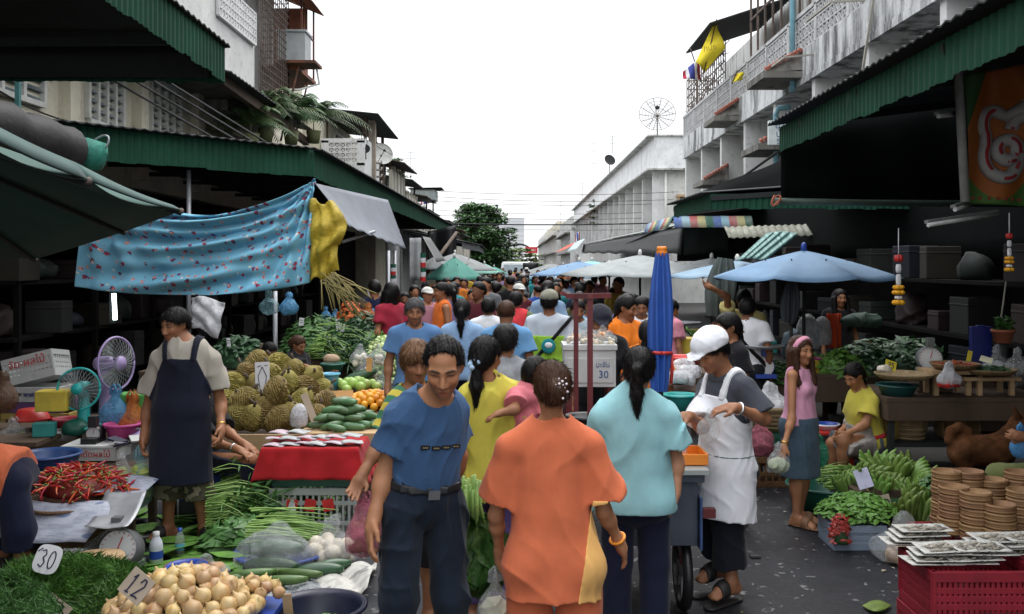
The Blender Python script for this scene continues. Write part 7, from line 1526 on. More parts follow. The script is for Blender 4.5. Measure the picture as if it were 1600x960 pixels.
gcx=G(1343, 860);crate('grey blue slotted crate full of greens, near the right', (gcx.x, gcx.y+.16, 0), (.36, .34, .17), plastic('grey blue plastic', (.22, .28, .36)), nx=16, rails=(.3, .5, .7));leafheap('chopped bright greens in the grey blue crate', (gcx.x+.05, gcx.y+.2, .17), (.56, .46, .15), 700, LEAFB, .035, 91);leafheap('small red chillies and stalks hanging from the grey blue crate', (gcx.x-.15, gcx.y-.05, .05), (.14, .12, .2), 120, M('dull red', (.32, .04, .03), .5), .03, 92)
card('brown card reading 10 among the gourds', P(1382, 789, 6.85), .105, .135, CARD, None, 14, 6, -10, .08, txt='10', size=.095);card('white blank card with violet edge in the bananas', P(1349, 748, 7.35), .11, .15, M('violet white card', (.55, .55, .72), .6), None, 18, -24, -22, .08)
bag('clear bag of ginger roots beside the greens crate', G(1410, 878), (.42, .34, .27), BAGC, M('ginger root', (.46, .29, .16), .7, .45, 22), seed=93, handles=False, lump=22, fill=.7);tarp('fallen_leaf', 'curled yellow green leaf lying on the road at the lower right', 'leaf', lambda u, v:G(1347+46*u, 947+9*math.sin(PI*u)*(v-.5)*2, .01+.02*math.sin(PI*u)), 8, 4, LEAFY, .002)
m=MB();m.box((0, 0, .01), (.07, .05, .02));o=m.build('stone', PAVE, None, bevel=.008);o.location=G(1180, 872);tag(o, 'dark lump of litter on the road behind the white aproned man', 'litter');
r_=random.Random(5)
for i in range(46):
 px=r_.uniform(560, 1430);py=r_.uniform(770, 958);p_=G(px, py, .006);m=MB();w_=r_.uniform(.008, .026);m.add([(-w_, 0, 0), (0, -w_*.6, .004), (w_, 0, .002), (0, w_*.6, .005)], [(0, 1, 2, 3)]);o=m.build('paper_scrap', CARD if i%3 else LEAFY);o.location=p_;o.rotation_euler=(0, 0, r_.random()*6);tag(o, 'small scrap of litter on the wet road', 'litter', 'scraps of litter on the road')
sx=P(1520, 0, 6.2).x;crate('crimson crate under the bamboo steamers', (sx+.05, 6.25, 0), (.72, .45, .22), PCRATE, nx=12)
BAM=M('bamboo strip', (.25, .135, .06), .7, .3, 8, stretch=(1, 1, .1), rnd=.15, alt=(.30, .06, .04), altamt=.68)
def steamer():
 m=MB();m.lathe([(0, .004), (.084, .004), (.084, 0), (.092, 0), (.093, .05), (.087, .05), (.085, .035), (0, .03)], (0, 0, 0), 28);m.lathe([(.0935, .006), (.0955, .007), (.0955, .016), (.0935, .017)], (0, 0, 0), 28);m.lathe([(.0935, .033), (.0955, .034), (.0955, .044), (.0935, .045)], (0, 0, 0), 28);return m
STM=steamer().build('steamer_basket', BAM);k=0
for i, (px, d, n)in enumerate(((1490, 6.2, 6), (1525, 6.05, 6), (1562, 5.95, 5), (1598, 6.1, 6), (1478, 6.42, 7), (1515, 6.42, 7), (1552, 6.4, 6), (1592, 6.4, 7), (1635, 6.2, 6))):
 base=P(px, 0, d)
 for j in range(n):
  lv='topmost' if j==n-1 else('lowest' if j==0 else 'middle')
  inst(STM, 'round bamboo steamer, %s in the %s stack'%(lv, ('front', 'front', 'front', 'front', 'back', 'back', 'back', 'back', 'right edge')[i]), 'steamer', (base.x+rnd.uniform(-.006, .006), d, .225+.0505*j), (0, 0, rnd.random()*6), 1, 'bamboo steamers stacked on the right')
tx=P(1515, 0, 4.85).x+.02;crate('crimson plastic crate at the lower right corner, upper one, under the newspaper trays', (tx+.02, 4.95, .17), (.55, .42, .27), PCRATE, nx=20, rails=(.35, .5, .65));upc=thing
crate('crimson plastic crate at the lower right corner, on the ground', (tx+.02, 4.95, 0), (.56, .43, .165), PCRATE, nx=20)
text('lettering', 'รวมตลาด', .07, M('crate mark', (.10, .01, .015), .7), next(x for x in COL.objects if x.get('label', '').startswith('crimson plastic crate at the lower right corner, upper')), (.09, -.222, .06), (1, 0, 0), (0, 0, 1), world=False)
FISHM=M('dried fish', (.32, .29, .24), .5, .6, 30, alt=(.12, .10, .08), altamt=.5)
def fishtray():
 m=MB();m.sheet(lambda u, v:((u-.5)*.27, (v-.5)*.17, .012*max(abs(u-.5), abs(v-.5))*2*(1 if max(abs(u-.5), abs(v-.5))>.35 else 0)), 14, 10, 0, .004)
 r=random.Random(4)
 for i in range(22):x, y, a=r.uniform(-.1, .1), r.uniform(-.055, .055), r.uniform(-.5, .5);m.tube([(x-.03*math.cos(a), y-.03*math.sin(a), .006), (x, y, .013), (x+.035*math.cos(a), y+.035*math.sin(a), .006)], [.002, .008, .003], 6, 1)
 return m
FT=fishtray().build('fish_tray', [NEWS, FISHM])
for i in range(20):
 lay=i//5;c_=i%5;inst(FT, 'newspaper lined tray of small dried fish on the crimson crate', 'fish tray', (tx-.20+.17*(c_%4)+rnd.uniform(-.012, .012)+.02*lay, 4.86+.14*(c_//2)+rnd.uniform(-.015, .015), .452+.022*lay+.004*c_), (rnd.uniform(-.04, .04), rnd.uniform(-.05, .02), rnd.uniform(-.1, .1)), 1, 'trays of dried fish at the lower right')
leafheap('sprigs of herbs behind the bamboo steamers', P(1500, 765, 6.8), (.55, .3, .12), 260, LEAFM, .04, 94)
tb=table('dark wooden stall table on the right with trays and a scale', (P(1490, 0, 8.5).x+.05, 8.75, 0), (1.45, .95, .80), WOOD, DARKIRON, skirt=.16);m=MB();m.box((0, 0, .38), (1.3, .85, .03));m.build('lower_shelf', DARKIRON, tb)
tz=.805;tX, tY=tb.location.x, 8.5
def basket(label, c, r, h, mat, rot=(0, 0, 0)):
 m=MB();m.lathe([(0, 0), (r*.72, 0), (r*.97, h*.8), (r, h), (r+.012, h+.005), (r+.012, h-.02), (r*.985, h*.8)], (0, 0, 0), 28);m.lathe([(r*.98, h), (r*.94, h*.8), (r*.69, .012), (0, .012)], (0, 0, 0), 28)
 for k in range(5):q=.15+.17*k;m.lathe([((.72+.25*q/.8)*r+.004, h*q), ((.72+.25*q/.8)*r+.010, h*(q+.03)), ((.72+.25*q/.8)*r+.004, h*(q+.06))], (0, 0, 0), 28)
 o=m.build('wicker_basket', mat);o.location=c;o.rotation_euler=rot;tag(o, label, 'basket');return o
basket('pale wicker basket upright under the dark table', P(1421, 690, 8.6), .165, .24, WICKERL);basket('wicker basket on its side under the dark table, open end showing', P(1478, 668, 8.75), .17, .24, WICKER, (R(80), 0, .15));tub('yellow_pot', 'ochre yellow pot under the left end of the dark table', 'pot', P(1393, 690, 8.6), .09, .2, PYEL)
def flat_tray(label, c, r, mat, fill=None, n=0):
 m=MB();m.lathe([(0, 0), (r*.85, 0), (r, .035), (r+.012, .04), (r+.01, .03), (r*.86, -.008), (0, -.008)], c, 32);o=m.build('winnowing_tray', mat, None, True);tag(o, label, 'tray');return o
tub('teal_bowl', 'dark teal basin under the flat bamboo tray', 'basin', P(1402, 618, 8.45), .17, .10, plastic('dark teal plastic', (.01, .07, .07)));flat_tray('flat bamboo tray with a yellow card on the dark table', P(1412, 590, 8.4), .235, WICKERL);card('yellow card standing in the flat bamboo tray', P(1392, 571, 8.35), .10, .085, CARDY, digits('25', .03, .05), 20, 10, 20, 0, r=.003);sack('garlic_pile', 'small white garlic pile beside the yellow card', 'garlic', P(1382, 582, 8.35), (.12, .1, .07), M('garlic white', (.6, .54, .45), .7, .3, 24), 95, .015)
dial_scale('grey dial scale standing on the dark table', (P(1457, 0, 8.7).x, 8.75, .97), .105, M('grey enamel', (.13, .14, .14), .4), (-.1, -1, .15), False, .15);m=MB();m.box((P(1457, 0, 8.7).x, 8.75, .885), (.3, .25, .16));tag(m.build('wooden_box', WOOD, None, True), 'wooden box lifting the grey dial scale', 'box')
for(px, py, w_, h_, l)in((1492, 578, .5, .17, 'small wooden bench under the red chilli tray'), (1542, 588, .5, .17, 'small wooden bench under the dark chilli tray')):
 c_=P(px, py, 8.45);t=thing('small_bench', l, 'bench', (c_.x, 8.5, tz));m=MB();m.box((0, 0, c_.z-tz-.015), (w_, .32, .03));m.build('bench_top', WOODL, t);[MB().box((x*w_*.38, y*.1, (c_.z-tz-.03)/2), (.04, .04, c_.z-tz-.03)).build('leg', WOODL, t)for x in(-1, 1)for y in(-1, 1)]
r1=P(1492, 574, 8.45);flat_tray('round tray of small red chillies on a bench', r1, .2, WICKER);r2=P(1545, 583, 8.4);flat_tray('round tray of dark green chillies on a bench', r2, .22, WICKER)
for i in range(70):q=math.sqrt(rnd.random());a=rnd.random()*6.28;inst(CHS[i%4], 'small red chilli in the round tray on the bench', 'chilli', (r1.x+.16*q*math.cos(a), r1.y+.14*q*math.sin(a), r1.z+.012+.04*(1-q)), (rnd.uniform(-.5, .5), rnd.uniform(-.5, .5), rnd.random()*6), .55, 'red chillies in the round tray')
leafheap('dark green chillies heaped in the second round tray', r2, (.36, .34, .05), 200, LEAFK, .03, 96);card('pale yellow card in the dark chilli tray', P(1541, 562, 8.4), .1, .06, M('pale yellow card', (.6, .58, .4), .7), None, 40, -20, 20);card('yellow card leaning by the red chilli tray', P(1515, 557, 8.6), .04, .10, CARDY, None, 8, 0, 14)
bag('white carrier bag standing at the front edge of the dark table', P(1483, 606, 8.2), (.22, .16, .20), BAGW, PRED, seed=97, fill=.35);bag('clear bags of goods bunched under the plant pot', P(1560, 594, 8.9), (.34, .24, .30), BAGC, BAGW, seed=98);bag('second clear bag by the right edge above the table', P(1590, 585, 8.7), (.22, .2, .22), BAGC, None, seed=99)
m=MB();c_=P(1532, 540, 9.1);m.box(c_, (.20, .05, .36));m.box(c_+Vector((0, 0, .185)), (.08, .05, .012));tag(m.build('blue_board', M('deep blue board', (.008, .014, .13), .5), None, True, bevel=.006), 'deep blue upright board behind the dark table', 'board');MB().box((c_.x, 9.1, (c_.z-.19)/2), (.4, .3, c_.z-.19)).build('wooden_crate', WOOD, None, True);tag(COL.objects[-1], 'wooden crate holding up the deep blue board', 'crate')
t=thing('plant_pot', 'terracotta pot with a small plant at right, by the blue board', 'plant', P(1567, 536, 8.9));m=MB();m.lathe([(0, 0), (.07, 0), (.095, .10), (.105, .10), (.105, .125), (.09, .125), (.085, .1), (0, .09)], (0, 0, 0), 22);m.build('pot', M('terracotta', (.32, .10, .05), .8), t);lm=MB();leafcloud(lm, (0, 0, .18), (.10, .08, .09), 70, .05, random.Random(3));lm.build('foliage', LEAFM, t);MB().tube([(0, 0, .08), (0, 0, .2)], .008).build('stem', BARK, t);MB().tube([(0, 0, -.01), (0, 0, -.55)], .05).build('stand_post', DARKIRON, t)
m=MB();m.tube([P(1560, 530, 9), P(1572, 440, 9)], .008, 6);tag(m.build('hanging_rope', M('pale rope', (.3, .28, .24), .8), None, True), 'pale rope rising behind the plant pot', 'rope')
crate('dark red crate with baskets between the aproned man and woman in pink', (P(1213, 0, 8.4).x, 8.6, 0), (.55, .4, .26), weave('orange brown weave', (.22, .11, .04), 50, 50));crate('plum coloured crate on the dark red crate', (P(1205, 0, 8.4).x, 8.6, .265), (.52, .38, .10), plastic('plum plastic', (.12, .03, .05)), rails=());crate('dark green crate upon the plum crate', (P(1205, 0, 8.4).x, 8.6, .37), (.5, .38, .10), PGREEN, rails=())
basket('pale wicker basket of white bags between the aproned man and woman in pink', (P(1212, 0, 8.4).x, 8.6, .475), .24, .22, WICKERL);bag('white bag filling the pale wicker basket behind the aproned man', (P(1212, 0, 8.4).x, 8.6, .60), (.44, .4, .26), BAGW, seed=101, handles=False)
bag('pink carrier bag hanging behind the white aproned man', P(1189, 708, 7.2), (.2, .14, .26), BAGP, M('dark contents', (.12, .05, .05), .7), seed=102)
table('stall table of scales and greens behind the white aproned man', (2.75, 10.5, 0), (1.6, 1.0, .8), WOOD, skirt=.25);dial_scale('scale with a round pale dial and blue body on the stall by the umbrella pole', P(1194, 590, 9.9), .10, PBLUE, (-.1, -1, .2), True, .22);dial_scale('green scale with a white dial farther back, left of the pointing man', P(1067, 545, 12), .10, PGREEN, (0, -1, .1), True, .24)
leafheap('greens on the stall under the large light blue umbrella', P(1215, 600, 10.2), (.8, .5, .22), 350, LEAFM, .05, 103);leafheap('dark leafy greens heaped at the back of the right stall', P(1370, 590, 11.2), (1.1, .6, .42), 520, LEAFK, .07, 104);leafheap('dark greens heaped farther right behind the bamboo tray', P(1425, 580, 11), (.8, .5, .36), 380, LEAFK, .07, 105);leafheap('bright greens beside the woman in pink, on the back stall', P(1310, 595, 10.2), (.6, .4, .30), 340, LEAFB, .06, 106);leafheap('greens on the stall under the folded umbrella, near the white dial', P(1065, 540, 12.6), (.7, .5, .2), 260, LEAFB, .05, 107)
table('long dark stall table behind the seated woman in yellow', (P(1380, 0, 11.4).x, 11.4, 0), (2.6, 1.1, .68), WOOD, skirt=.2)
for i in range(5):sack('ice_bag', 'white wrapped parcel heaped on the stall behind the blue umbrella', 'parcel', P(1058+9*(i%3), 600-9*(i//2), 7.6+.1*i), (.2, .16, .12), BAGW, 110+i, .025, 'white parcels by the blue umbrella');
tub('red_tub', 'dull red tub behind the white parcels', 'tub', P(1068, 575, 8.2), .16, .1, PRED);tub('teal_bowl', 'teal bowl among the parcels by the blue umbrella', 'bowl', P(1062, 640, 7.4), .12, .12, PTEAL);table('small stall bench with white parcels beside the folded blue umbrella', (P(1066, 0, 7.7).x+.05, 7.85, 0), (.55, .6, .93), WOOD)
t=thing('hanging_apron', 'orange red cloth hanging in the dark stall on the right', 'cloth', P(1303, 545, 11));m=MB();m.sheet(lambda u, v:P(1291+24*u, 490+54*v, 11)+Vector((0, .03*math.sin(u*9), 0)), 12, 6, 0, .008);m.build('cloth', fabric('orange red cloth', (.5, .06, .02)), t, True)
for i, (px, py, w_, h_, mt, l)in enumerate(((1262, 545, .3, .42, BAGGREY, 'grey plastic covered goods hanging left of the orange red cloth'), (1285, 540, .22, .35, BAGGREY, 'second grey plastic cover next to the orange red cloth'), (1240, 560, .3, .35, M('blue grey sack', (.10, .15, .19), .7), 'blue grey sack behind the umbrella pole'), (1345, 510, .5, .16, M('dull green heap', (.03, .06, .045), .8), 'dull green heap on the dark back shelf'), (1320, 585, .14, .18, BAGC, 'clear bag on the stall right of the woman in pink'), (1205, 585, .26, .1, PBLUE, 'blue plastic lump by the blue scale'))):sack('wrapped_bundle', l, 'bundle', P(px, py, 11), (w_, .25, h_), mt, 120+i, .03)
CN2=CN
t=thing('storage_shelf', 'long dark storage rack against the back of the right stalls', 'shelf', (5.2, 16, 0))
for z in(.55, 1.15, 1.75):m=MB();m.box((5.15, 16, z), (.6, 18, .04));m.build('shelf_board', SHOPDARK, t, True)
for i in range(50):
 z=(.57, 1.17, 1.77)[i%3];y=7.5+(i//3)*1.0+rnd.uniform(-.2, .2);w_=rnd.uniform(.3, .6);h_=rnd.uniform(.2, .5)
 if i%5!=1:
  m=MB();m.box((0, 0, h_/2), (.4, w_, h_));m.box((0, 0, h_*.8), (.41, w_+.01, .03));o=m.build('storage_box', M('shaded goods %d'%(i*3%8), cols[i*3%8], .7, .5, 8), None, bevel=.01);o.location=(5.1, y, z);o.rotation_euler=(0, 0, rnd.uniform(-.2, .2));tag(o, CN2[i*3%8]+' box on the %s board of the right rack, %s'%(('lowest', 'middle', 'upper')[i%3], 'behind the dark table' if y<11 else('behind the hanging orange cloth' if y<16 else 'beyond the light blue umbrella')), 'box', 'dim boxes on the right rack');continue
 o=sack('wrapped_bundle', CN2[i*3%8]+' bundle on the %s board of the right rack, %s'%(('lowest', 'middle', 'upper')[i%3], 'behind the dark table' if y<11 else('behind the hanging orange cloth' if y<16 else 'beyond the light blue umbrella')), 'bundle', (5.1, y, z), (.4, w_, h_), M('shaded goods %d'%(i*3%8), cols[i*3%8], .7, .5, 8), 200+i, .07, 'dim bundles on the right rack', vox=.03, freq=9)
clutter(26, [((1060, 1130), (545, 600), (10.6, 11.2)), ((1190, 1290), (560, 590), (10.2, 10.8)), ((1140, 1240), (530, 560), (11.2, 12)), ((1320, 1420), (560, 590), (11, 11.5))], 'on the shaded right stalls', 350);clutter(12, [((1060, 1200), (518, 540), (13.8, 15.5))], 'behind the right umbrellas', 380)
t=thing('white_van', 'white van standing at the far end of the crowded street', 'van', (P(805, 0, 62).x, 62, 0));m=MB();m.add([(-.95, 0, .4), (.95, 0, .4), (.95, 0, 1.05), (.85, .5, 1.95), (-.85, .5, 1.95), (-.95, 0, 1.05), (-.95, 4.5, .4), (.95, 4.5, .4), (.95, 4.5, 1.9), (.85, 4.5, 2.0), (-.85, 4.5, 2.0), (-.95, 4.5, 1.9)], [(0, 1, 2, 5), (5, 2, 3, 4), (1, 7, 8, 2), (2, 8, 9, 3), (3, 9, 10, 4), (0, 5, 11, 6), (5, 4, 10, 11), (6, 11, 10, 9, 8, 7), (0, 6, 7, 1)]);m.build('body', PWHITE, t)
m=MB();m.add([(-.8, .03, 1.12), (.8, .03, 1.12), (.75, .42, 1.82), (-.75, .42, 1.82)], [(0, 1, 2, 3)]);o=m.build('windscreen', GLASS, t);o.location=(0, -.03, 0);[MB().lathe([(0, -.1), (.32, -.1), (.32, .1), (0, .1)], (x, y, .32), 18, 0, (0, R(90), 0)).build('wheel', PBLACK, t)for x in(-.85, .85)for y in(.8, 3.6)];[MB().box((x, -.02, .8), (.3, .04, .16)).build('headlight', GLASS, t)for x in(-.7, .7)]
tarp('dark_canopy', 'black box canopy beyond the crowd right of the van', 'canopy', lambda u, v:P(817+24*u, 411+10*v, 52), 3, 3, PBLACK)
for(x, y, w_, d_, l)in((2.55, 14.5, .8, 2.4, 'long stall table under the whitish umbrella'), (2.6, 19, .9, 4, 'stall table under the pale grey umbrella'), (2.5, 28, .9, 8, 'far stall tables on the right'), (-2.1, 22, .9, 6, 'far stall table on the left under the green umbrella'), (-2.1, 32, .9, 8, 'farthest stall table on the left')):table(l, (x, y, 0), (w_, d_, .8), WOOD, skirt=.5)
TEE_BEIGE=fabric('beige t-shirt cotton', (.36, .33, .28));NAVY=fabric('navy apron cloth', (.009, .011, .022));BLUE=fabric('blue t-shirt cotton', (.042, .092, .19))
DENIM=fabric('dark denim', (.012, .018, .030), .35);ORANGE=fabric('orange t-shirt cotton', (.54, .135, .06));TURQ=fabric('turquoise t-shirt cotton', (.25, .47, .50))
NAVYTR=fabric('navy trousers', (.010, .013, .032));WHITE=fabric('white cotton', (.70, .71, .74), .06);GREYSH=fabric('grey woven shirt', (.055, .06, .075), .3)
BLACKC=fabric('black cloth', (.010, .010, .012));PINK=fabric('pink knit', (.62, .30, .42));DENIML=fabric('washed denim', (.06, .095, .13), .4)
YELLOW=fabric('yellow t-shirt cotton', (.52, .45, .07));GREYTR=fabric('grey trousers', (.10, .12, .14));PURPLE=fabric('purple print cloth', (.07, .045, .13), .5)
SANDAL=M('dark sandal rubber', (.014, .012, .011), .6);GOLD=M('gold metal', (.75, .5, .13), .3, .1, metal=1);SILVER=M('steel', (.6, .6, .62), .3, .1, metal=1)
LEATHER=M('black belt leather', (.008, .008, .01), .5);ORBAND=M('orange rubber', (.85, .3, .03), .5)
def camo():
 m, nt, b, N, L=nodes_of('camouflage cloth');v=coords(nt)
 c=mixc(nt, ramp(nt, noise(nt, v, 9, 2), [(.5, 0.), (.52, 1.)]), (.07, .06, .035), (.22, .19, .13))
 c=mixc(nt, ramp(nt, noise(nt, v, 13, 2), [(.57, 0.), (.59, 1.)]), c, (.03, .035, .022));L.new(c, b.inputs['Base Color']);b.inputs['Roughness'].default_value=.9
 return m
CAMO=camo()
p=Person('man in a navy apron over a beige T-shirt, standing among the vegetables by the fans', (P(288, 845, 6.8).x, 6.8, 0), 1.68, -8, vox=.0075, J=dict(sR=[248, 562, 0], sL=[330, 563, .02], eR=[231, 640, .06], wR=[225, 684, -.02], eL=[345, 630, .06], wL=[345, 668, -.08], neck=[287, 532, 0], pelvis=(0, .03, .91), aR=(-.13, -.02, .085), tR=(-.19, .1, .03), aL=(.12, -.05, .085), tL=(.22, .06, .03)), yaw=-20, pitch=12, skin=1, girth=1.02, curl=(.7, .9), headpos=[273, 508, -.02])
p.shirt(TEE_BEIGE, .66, -.02, flare=.01, loose=.03, amp=.024);p.trousers(CAMO, .72, width=.045)
p.apron(NAVY, bottom=.42, bib=.74, bibw=.115, wide=.2, wrap=-.03)
p.sandals(SANDAL);p.ring('wristwatch', 'L', .9, .031, GOLD, .006)
APRONMAN=p
p=Person('man with receding hair in a blue T-shirt and dark jeans, leaning forward', (P(668, 900, 4.2).x, 4.2, 0), 1.74, 22, vox=.0065, J=dict(neck=[678, 622, -.02], pelvis=[662, 775, .05], sR=[624, 652, -.02], sL=[700, 642, .05], eR=[600, 742, -.02], wR=[584, 812, -.10], eL=[716, 712, .14], wL=[708, 768, .2], hR=[630, 785, .02], hL=[694, 785, .08], kR=[625, 935, -.07], kL=[703, 930, .07], aR=[612, 1075, .05], aL=[712, 1080, .16], tR=[615, 1110, -.12], tL=[705, 1110, -.05]), yaw=-20, pitch=24, roll=0, skin=0, girth=.92, hair='receding', headpos=[693, 573, -.16], curl=(.35, .5), handdir=((-.1, -.25, -1), None))
p.shirt(BLUE, .60, .055, neck=.08, e=.013, flare=-.006, loose=.024, amp=.017);p.trousers(DENIM, .97, e=.017, width=.012, amp=.022, waist=.09)
p.band('belt', p.trf, LEATHER, .007, p.j['pelvis']+p.trunk*.072, p.trunk, .036)
m=MB();c_=p.j['pelvis']+p.trunk*.072+p.front*.158+p.side*.0;m.box(c_, (.05, .012, .04), p.TQ.to_3x3());m.build('belt_buckle', SILVER, p.t)
for i in range(4):
 m=MB();c_=p.tp(.60)+p.side*(-.05+.046*i)-p.trunk*.0;fd=p.front;lo_, hi_=.05, .3
 for _ in range(18):
  md=(lo_+hi_)/2;(lo_, hi_)=(md, hi_)if p.shirtf.ev(np.array([c_+fd*md], np.float32))[0]<0 else(lo_, md)
 m.box(c_+fd*(lo_+.003), (.040, .007, .017), p.TQ);m.box(c_+fd*(lo_+.006), (.026, .006, .006), p.TQ, 1);m.build('chest_print', [BLACKC, M('print ochre', (.16, .13, .07), .8)], p.t)
BLUEMAN=p
p=Person('woman in an orange T-shirt with a beaded hair bun, walking away', (P(865, 900, 4.14).x, 4.14, 0), 1.58, 176, fem=True, vox=.0065, girth=1.02, J=dict(neck=[862, 662, 0], sL=[795, 700, -.02], sR=[922, 698, -.02], pelvis=[862, 862, -.03], eL=[775, 806, .05], wL=[781, 868, .16], eR=[944, 800, .02], wR=[968, 848, .10], hL=[825, 880, -.02], hR=[905, 880, -.02], kL=[828, 1015, .02], kR=[905, 1015, .02], aL=[830, 1118, 0], aR=[900, 1118, .0], tL=[828, 1125, .15], tR=[905, 1125, .15]), yaw=14, pitch=8, roll=0, skin=0, hair='bun', hairmat=HAIRB, headpos=[861, 606, -.01], curl=(.9, .4))
o=p.shirt(ORANGE, .72, -.20, e=.02, flare=.035, neck=.085, loose=.045, amp=.022)
f=Field();f.sub_field(p.shirtf, .006);f.cut(p.tp(.42), p.trunk);c0=p.j['pelvis']+p.side*-.135;f.cut(c0, p.side+p.trunk*.16);f.cut(c0+p.side*-.1, -p.side, .003)
p.cloth('side_panel', f, fabric('apricot side panel', (.72, .40, .13)), amp=0, parent=o)
p.trousers(ORANGE, .5, width=.02);p.ring('bracelet', 'R', .86, .033, ORBAND, .007)
mb=MB()
for i in range(16):
 a=i*2.4;rr=.010+.0026*i;c=p.hp((-.012+rr*math.cos(a)*.8, -.165+.35*abs(rr*math.cos(a)), .0+rr*math.sin(a)));mb.ell(c, .0034+.0022*(i%3==0), 8, 6)
mb.build('hair_beads', M('hair bead', (.75, .68, .72), .15, .2), p.t)
ORANGEW=p
p=Person('woman in a turquoise T-shirt with a long black ponytail, seen from behind', (P(993, 900, 4.85).x, 4.85, 0), 1.56, 172, fem=True, vox=.007, girth=1.12, J=dict(neck=[993, 618, 0], sL=[941, 653, -.02], sR=[1045, 653, -.02], pelvis=[993, 778, 0], eL=[932, 718, .12], wL=[945, 770, .25], eR=[1058, 722, .02], wR=[1056, 762, -.02]), yaw=-4, pitch=5, skin=3, hair='ponytail', headpos=[999, 577, 0])
p.shirt(TURQ, .62, -.07, e=.026, flare=.036, loose=.035, amp=.028);p.trousers(NAVYTR, .97, e=.006, width=.02)
TURQW=p
def at(px, d, z=0):return(P(px, 0, d).x, d, z)
CHECK=fabric('pale checked cloth', (.34, .31, .28), .6);LBLUE=fabric('light blue shirt', (.26, .40, .60));DARKTR=fabric('charcoal trousers', (.02, .021, .025));MIDBLUE=fabric('mid blue t-shirt', (.09, .19, .37))
p=Person('man in a white cap and white apron over a grey shirt, serving at the cart', at(1136, 5.6), 1.60, -52, vox=.007, skin=1, girth=1.02, J=dict(neck=[1134, 586, 0], sL=[1165, 607, -.14], sR=[1105, 607, .12], pelvis=[1134, 730, .02], eL=[1194, 655, -.2], wL=[1150, 637, -.34], eR=[1097, 668, -.06], wR=[1078, 650, -.26], aL=[1143, 908, -.05], tL=[1116, 932, -.14], aR=[1122, 882, .12], tR=[1095, 905, .05], kL=[1136, 812, -.04], kR=[1120, 812, .1]), yaw=-8, pitch=28, headpos=[1112, 550, -.06], handdir=((-1, -.1, -.06), (-1, -.3, -.1)), palm=((0, .2, -1), (0, .2, -1)), curl=(.5, .6))
p.shirt(GREYSH, .86, .02, loose=.035, amp=.016, collar=GREYSH);p.trousers(fabric('black trousers', (.010, .011, .017)), .88, width=.035, amp=.012);p.apron(WHITE, bottom=.5, bib=.80, bibw=.1, wide=.20, wrap=-.05);p.cap(WHITE, flop=.012);p.sandals(SANDAL);p.ring('wristwatch', 'L', .9, .031, SILVER, .008)
m=MB();a_=p.tp(.30);
p.band('pocket_trim', p.apf, fabric('green binding', (.03, .10, .07)), .003, a_-p.trunk*.07, p.trunk, .008)
p=Person('young woman in a pink sleeveless top and denim skirt with a pink headband', at(1250, 7.2), 1.40, 52, fem=True, vox=.0075, skin=0, J=dict(eR=[1237, 655, -.16], wR=[1225, 697, -.24], aR=(-.07, .0, .08), tR=(-.10, .16, .03), aL=(.07, -.04, .08), tL=(.09, .12, .03)), yaw=-22, pitch=4, hair='long', hairmat=HAIRB, headscale=1.08)
p.shirt(PINK, tank=True, hem=.0, flare=.03, e=.008, amp=.006);p.skirt(DENIML, .46, .06, .172, .215);p.sandals(M('tan sandal', (.2, .1, .05), .6));p.ring('bracelet', 'R', .9, .026, GOLD, .006)
f=Field();f.ell(p.hp((0, -.012, .032)), (.093*p.hs, .110*p.hs, .101*p.hs), p.HQ);n_=p.HQ@Vector((0, 1, -.42));f.cut(p.hp((0, .035, .085))+n_.normalized()*.018, n_);f.cut(p.hp((0, .035, .085))-n_.normalized()*.018, -n_);solid('headband', f, np.array(p.hc)-.2, np.array(p.hc)+.2, .006, fabric('pink band', (.68, .30, .40)), p.t)
bag('clear bag of vegetables held by the woman in pink', P(1216, 740, 6.93), (.17, .14, .20), BAGC, M('pale vegetables', (.4, .45, .3), .6, .4, 14), seed=130);bag('green carrier bag in the far hand of the woman in pink', P(1281, 730, 7.35), (.12, .1, .22), BAGG, seed=131)
p=Person('woman in a yellow T-shirt and checked apron seated on a red stool', at(1345, 8.6), 1.56, -62, fem=True, girth=1.3, vox=.009, skin=0, J=dict(pelvis=[1354, 690, .05], neck=[1347, 612, 0], sL=[1363, 628, -.16], sR=[1338, 628, .16], eL=[1352, 664, -.22], wL=[1324, 678, -.26], eR=[1328, 662, .12], wR=[1312, 676, .02], hL=[1358, 694, -.08], hR=[1350, 694, .14], kL=[1318, 690, -.24], kR=[1302, 694, .12], aL=[1316, 738, -.2], aR=[1302, 738, .12], tL=[1298, 751, -.26], tR=[1284, 748, .06]), pitch=30, hair='lowtail', headpos=[1334, 587, -.03])
p.shirt(YELLOW, .6, .0, loose=.03, amp=.012);p.trousers(GREYTR, .5, width=.03);p.sandals(SANDAL);f=Field();f.sub_field(p.shirtf, .014);f.sub_field(p.trf, .016);f.cut(p.j['pelvis']+p.front*.03, -p.front);f.cut(p.tp(.42), p.trunk);f.cut(p.j['kL'].lerp(p.j['pelvis'], .12), -p.PQ.col[0].cross(p.up)*-1, .01);p.cloth('apron', f, CHECK, amp=.008)
p.band('apron_tie', p.shirtf, fabric('red ribbon', (.5, .03, .04)), .008, p.tp(.22), p.trunk, .03)
p=Person('woman in a yellow T-shirt with a blue hair tie, seen from behind, carrying a child', at(764, 5.3), 1.56, 172, fem=True, vox=.0075, skin=1, J=dict(neck=[766, 598, 0], sL=[731, 620, -.02], sR=[803, 618, 0], pelvis=[765, 745, .02], eL=[722, 685, .05], wL=[734, 735, .2], eR=[832, 668, .02], wR=[800, 648, .3]), yaw=-24, pitch=6, hair='lowtail', headpos=[760, 557, 0])
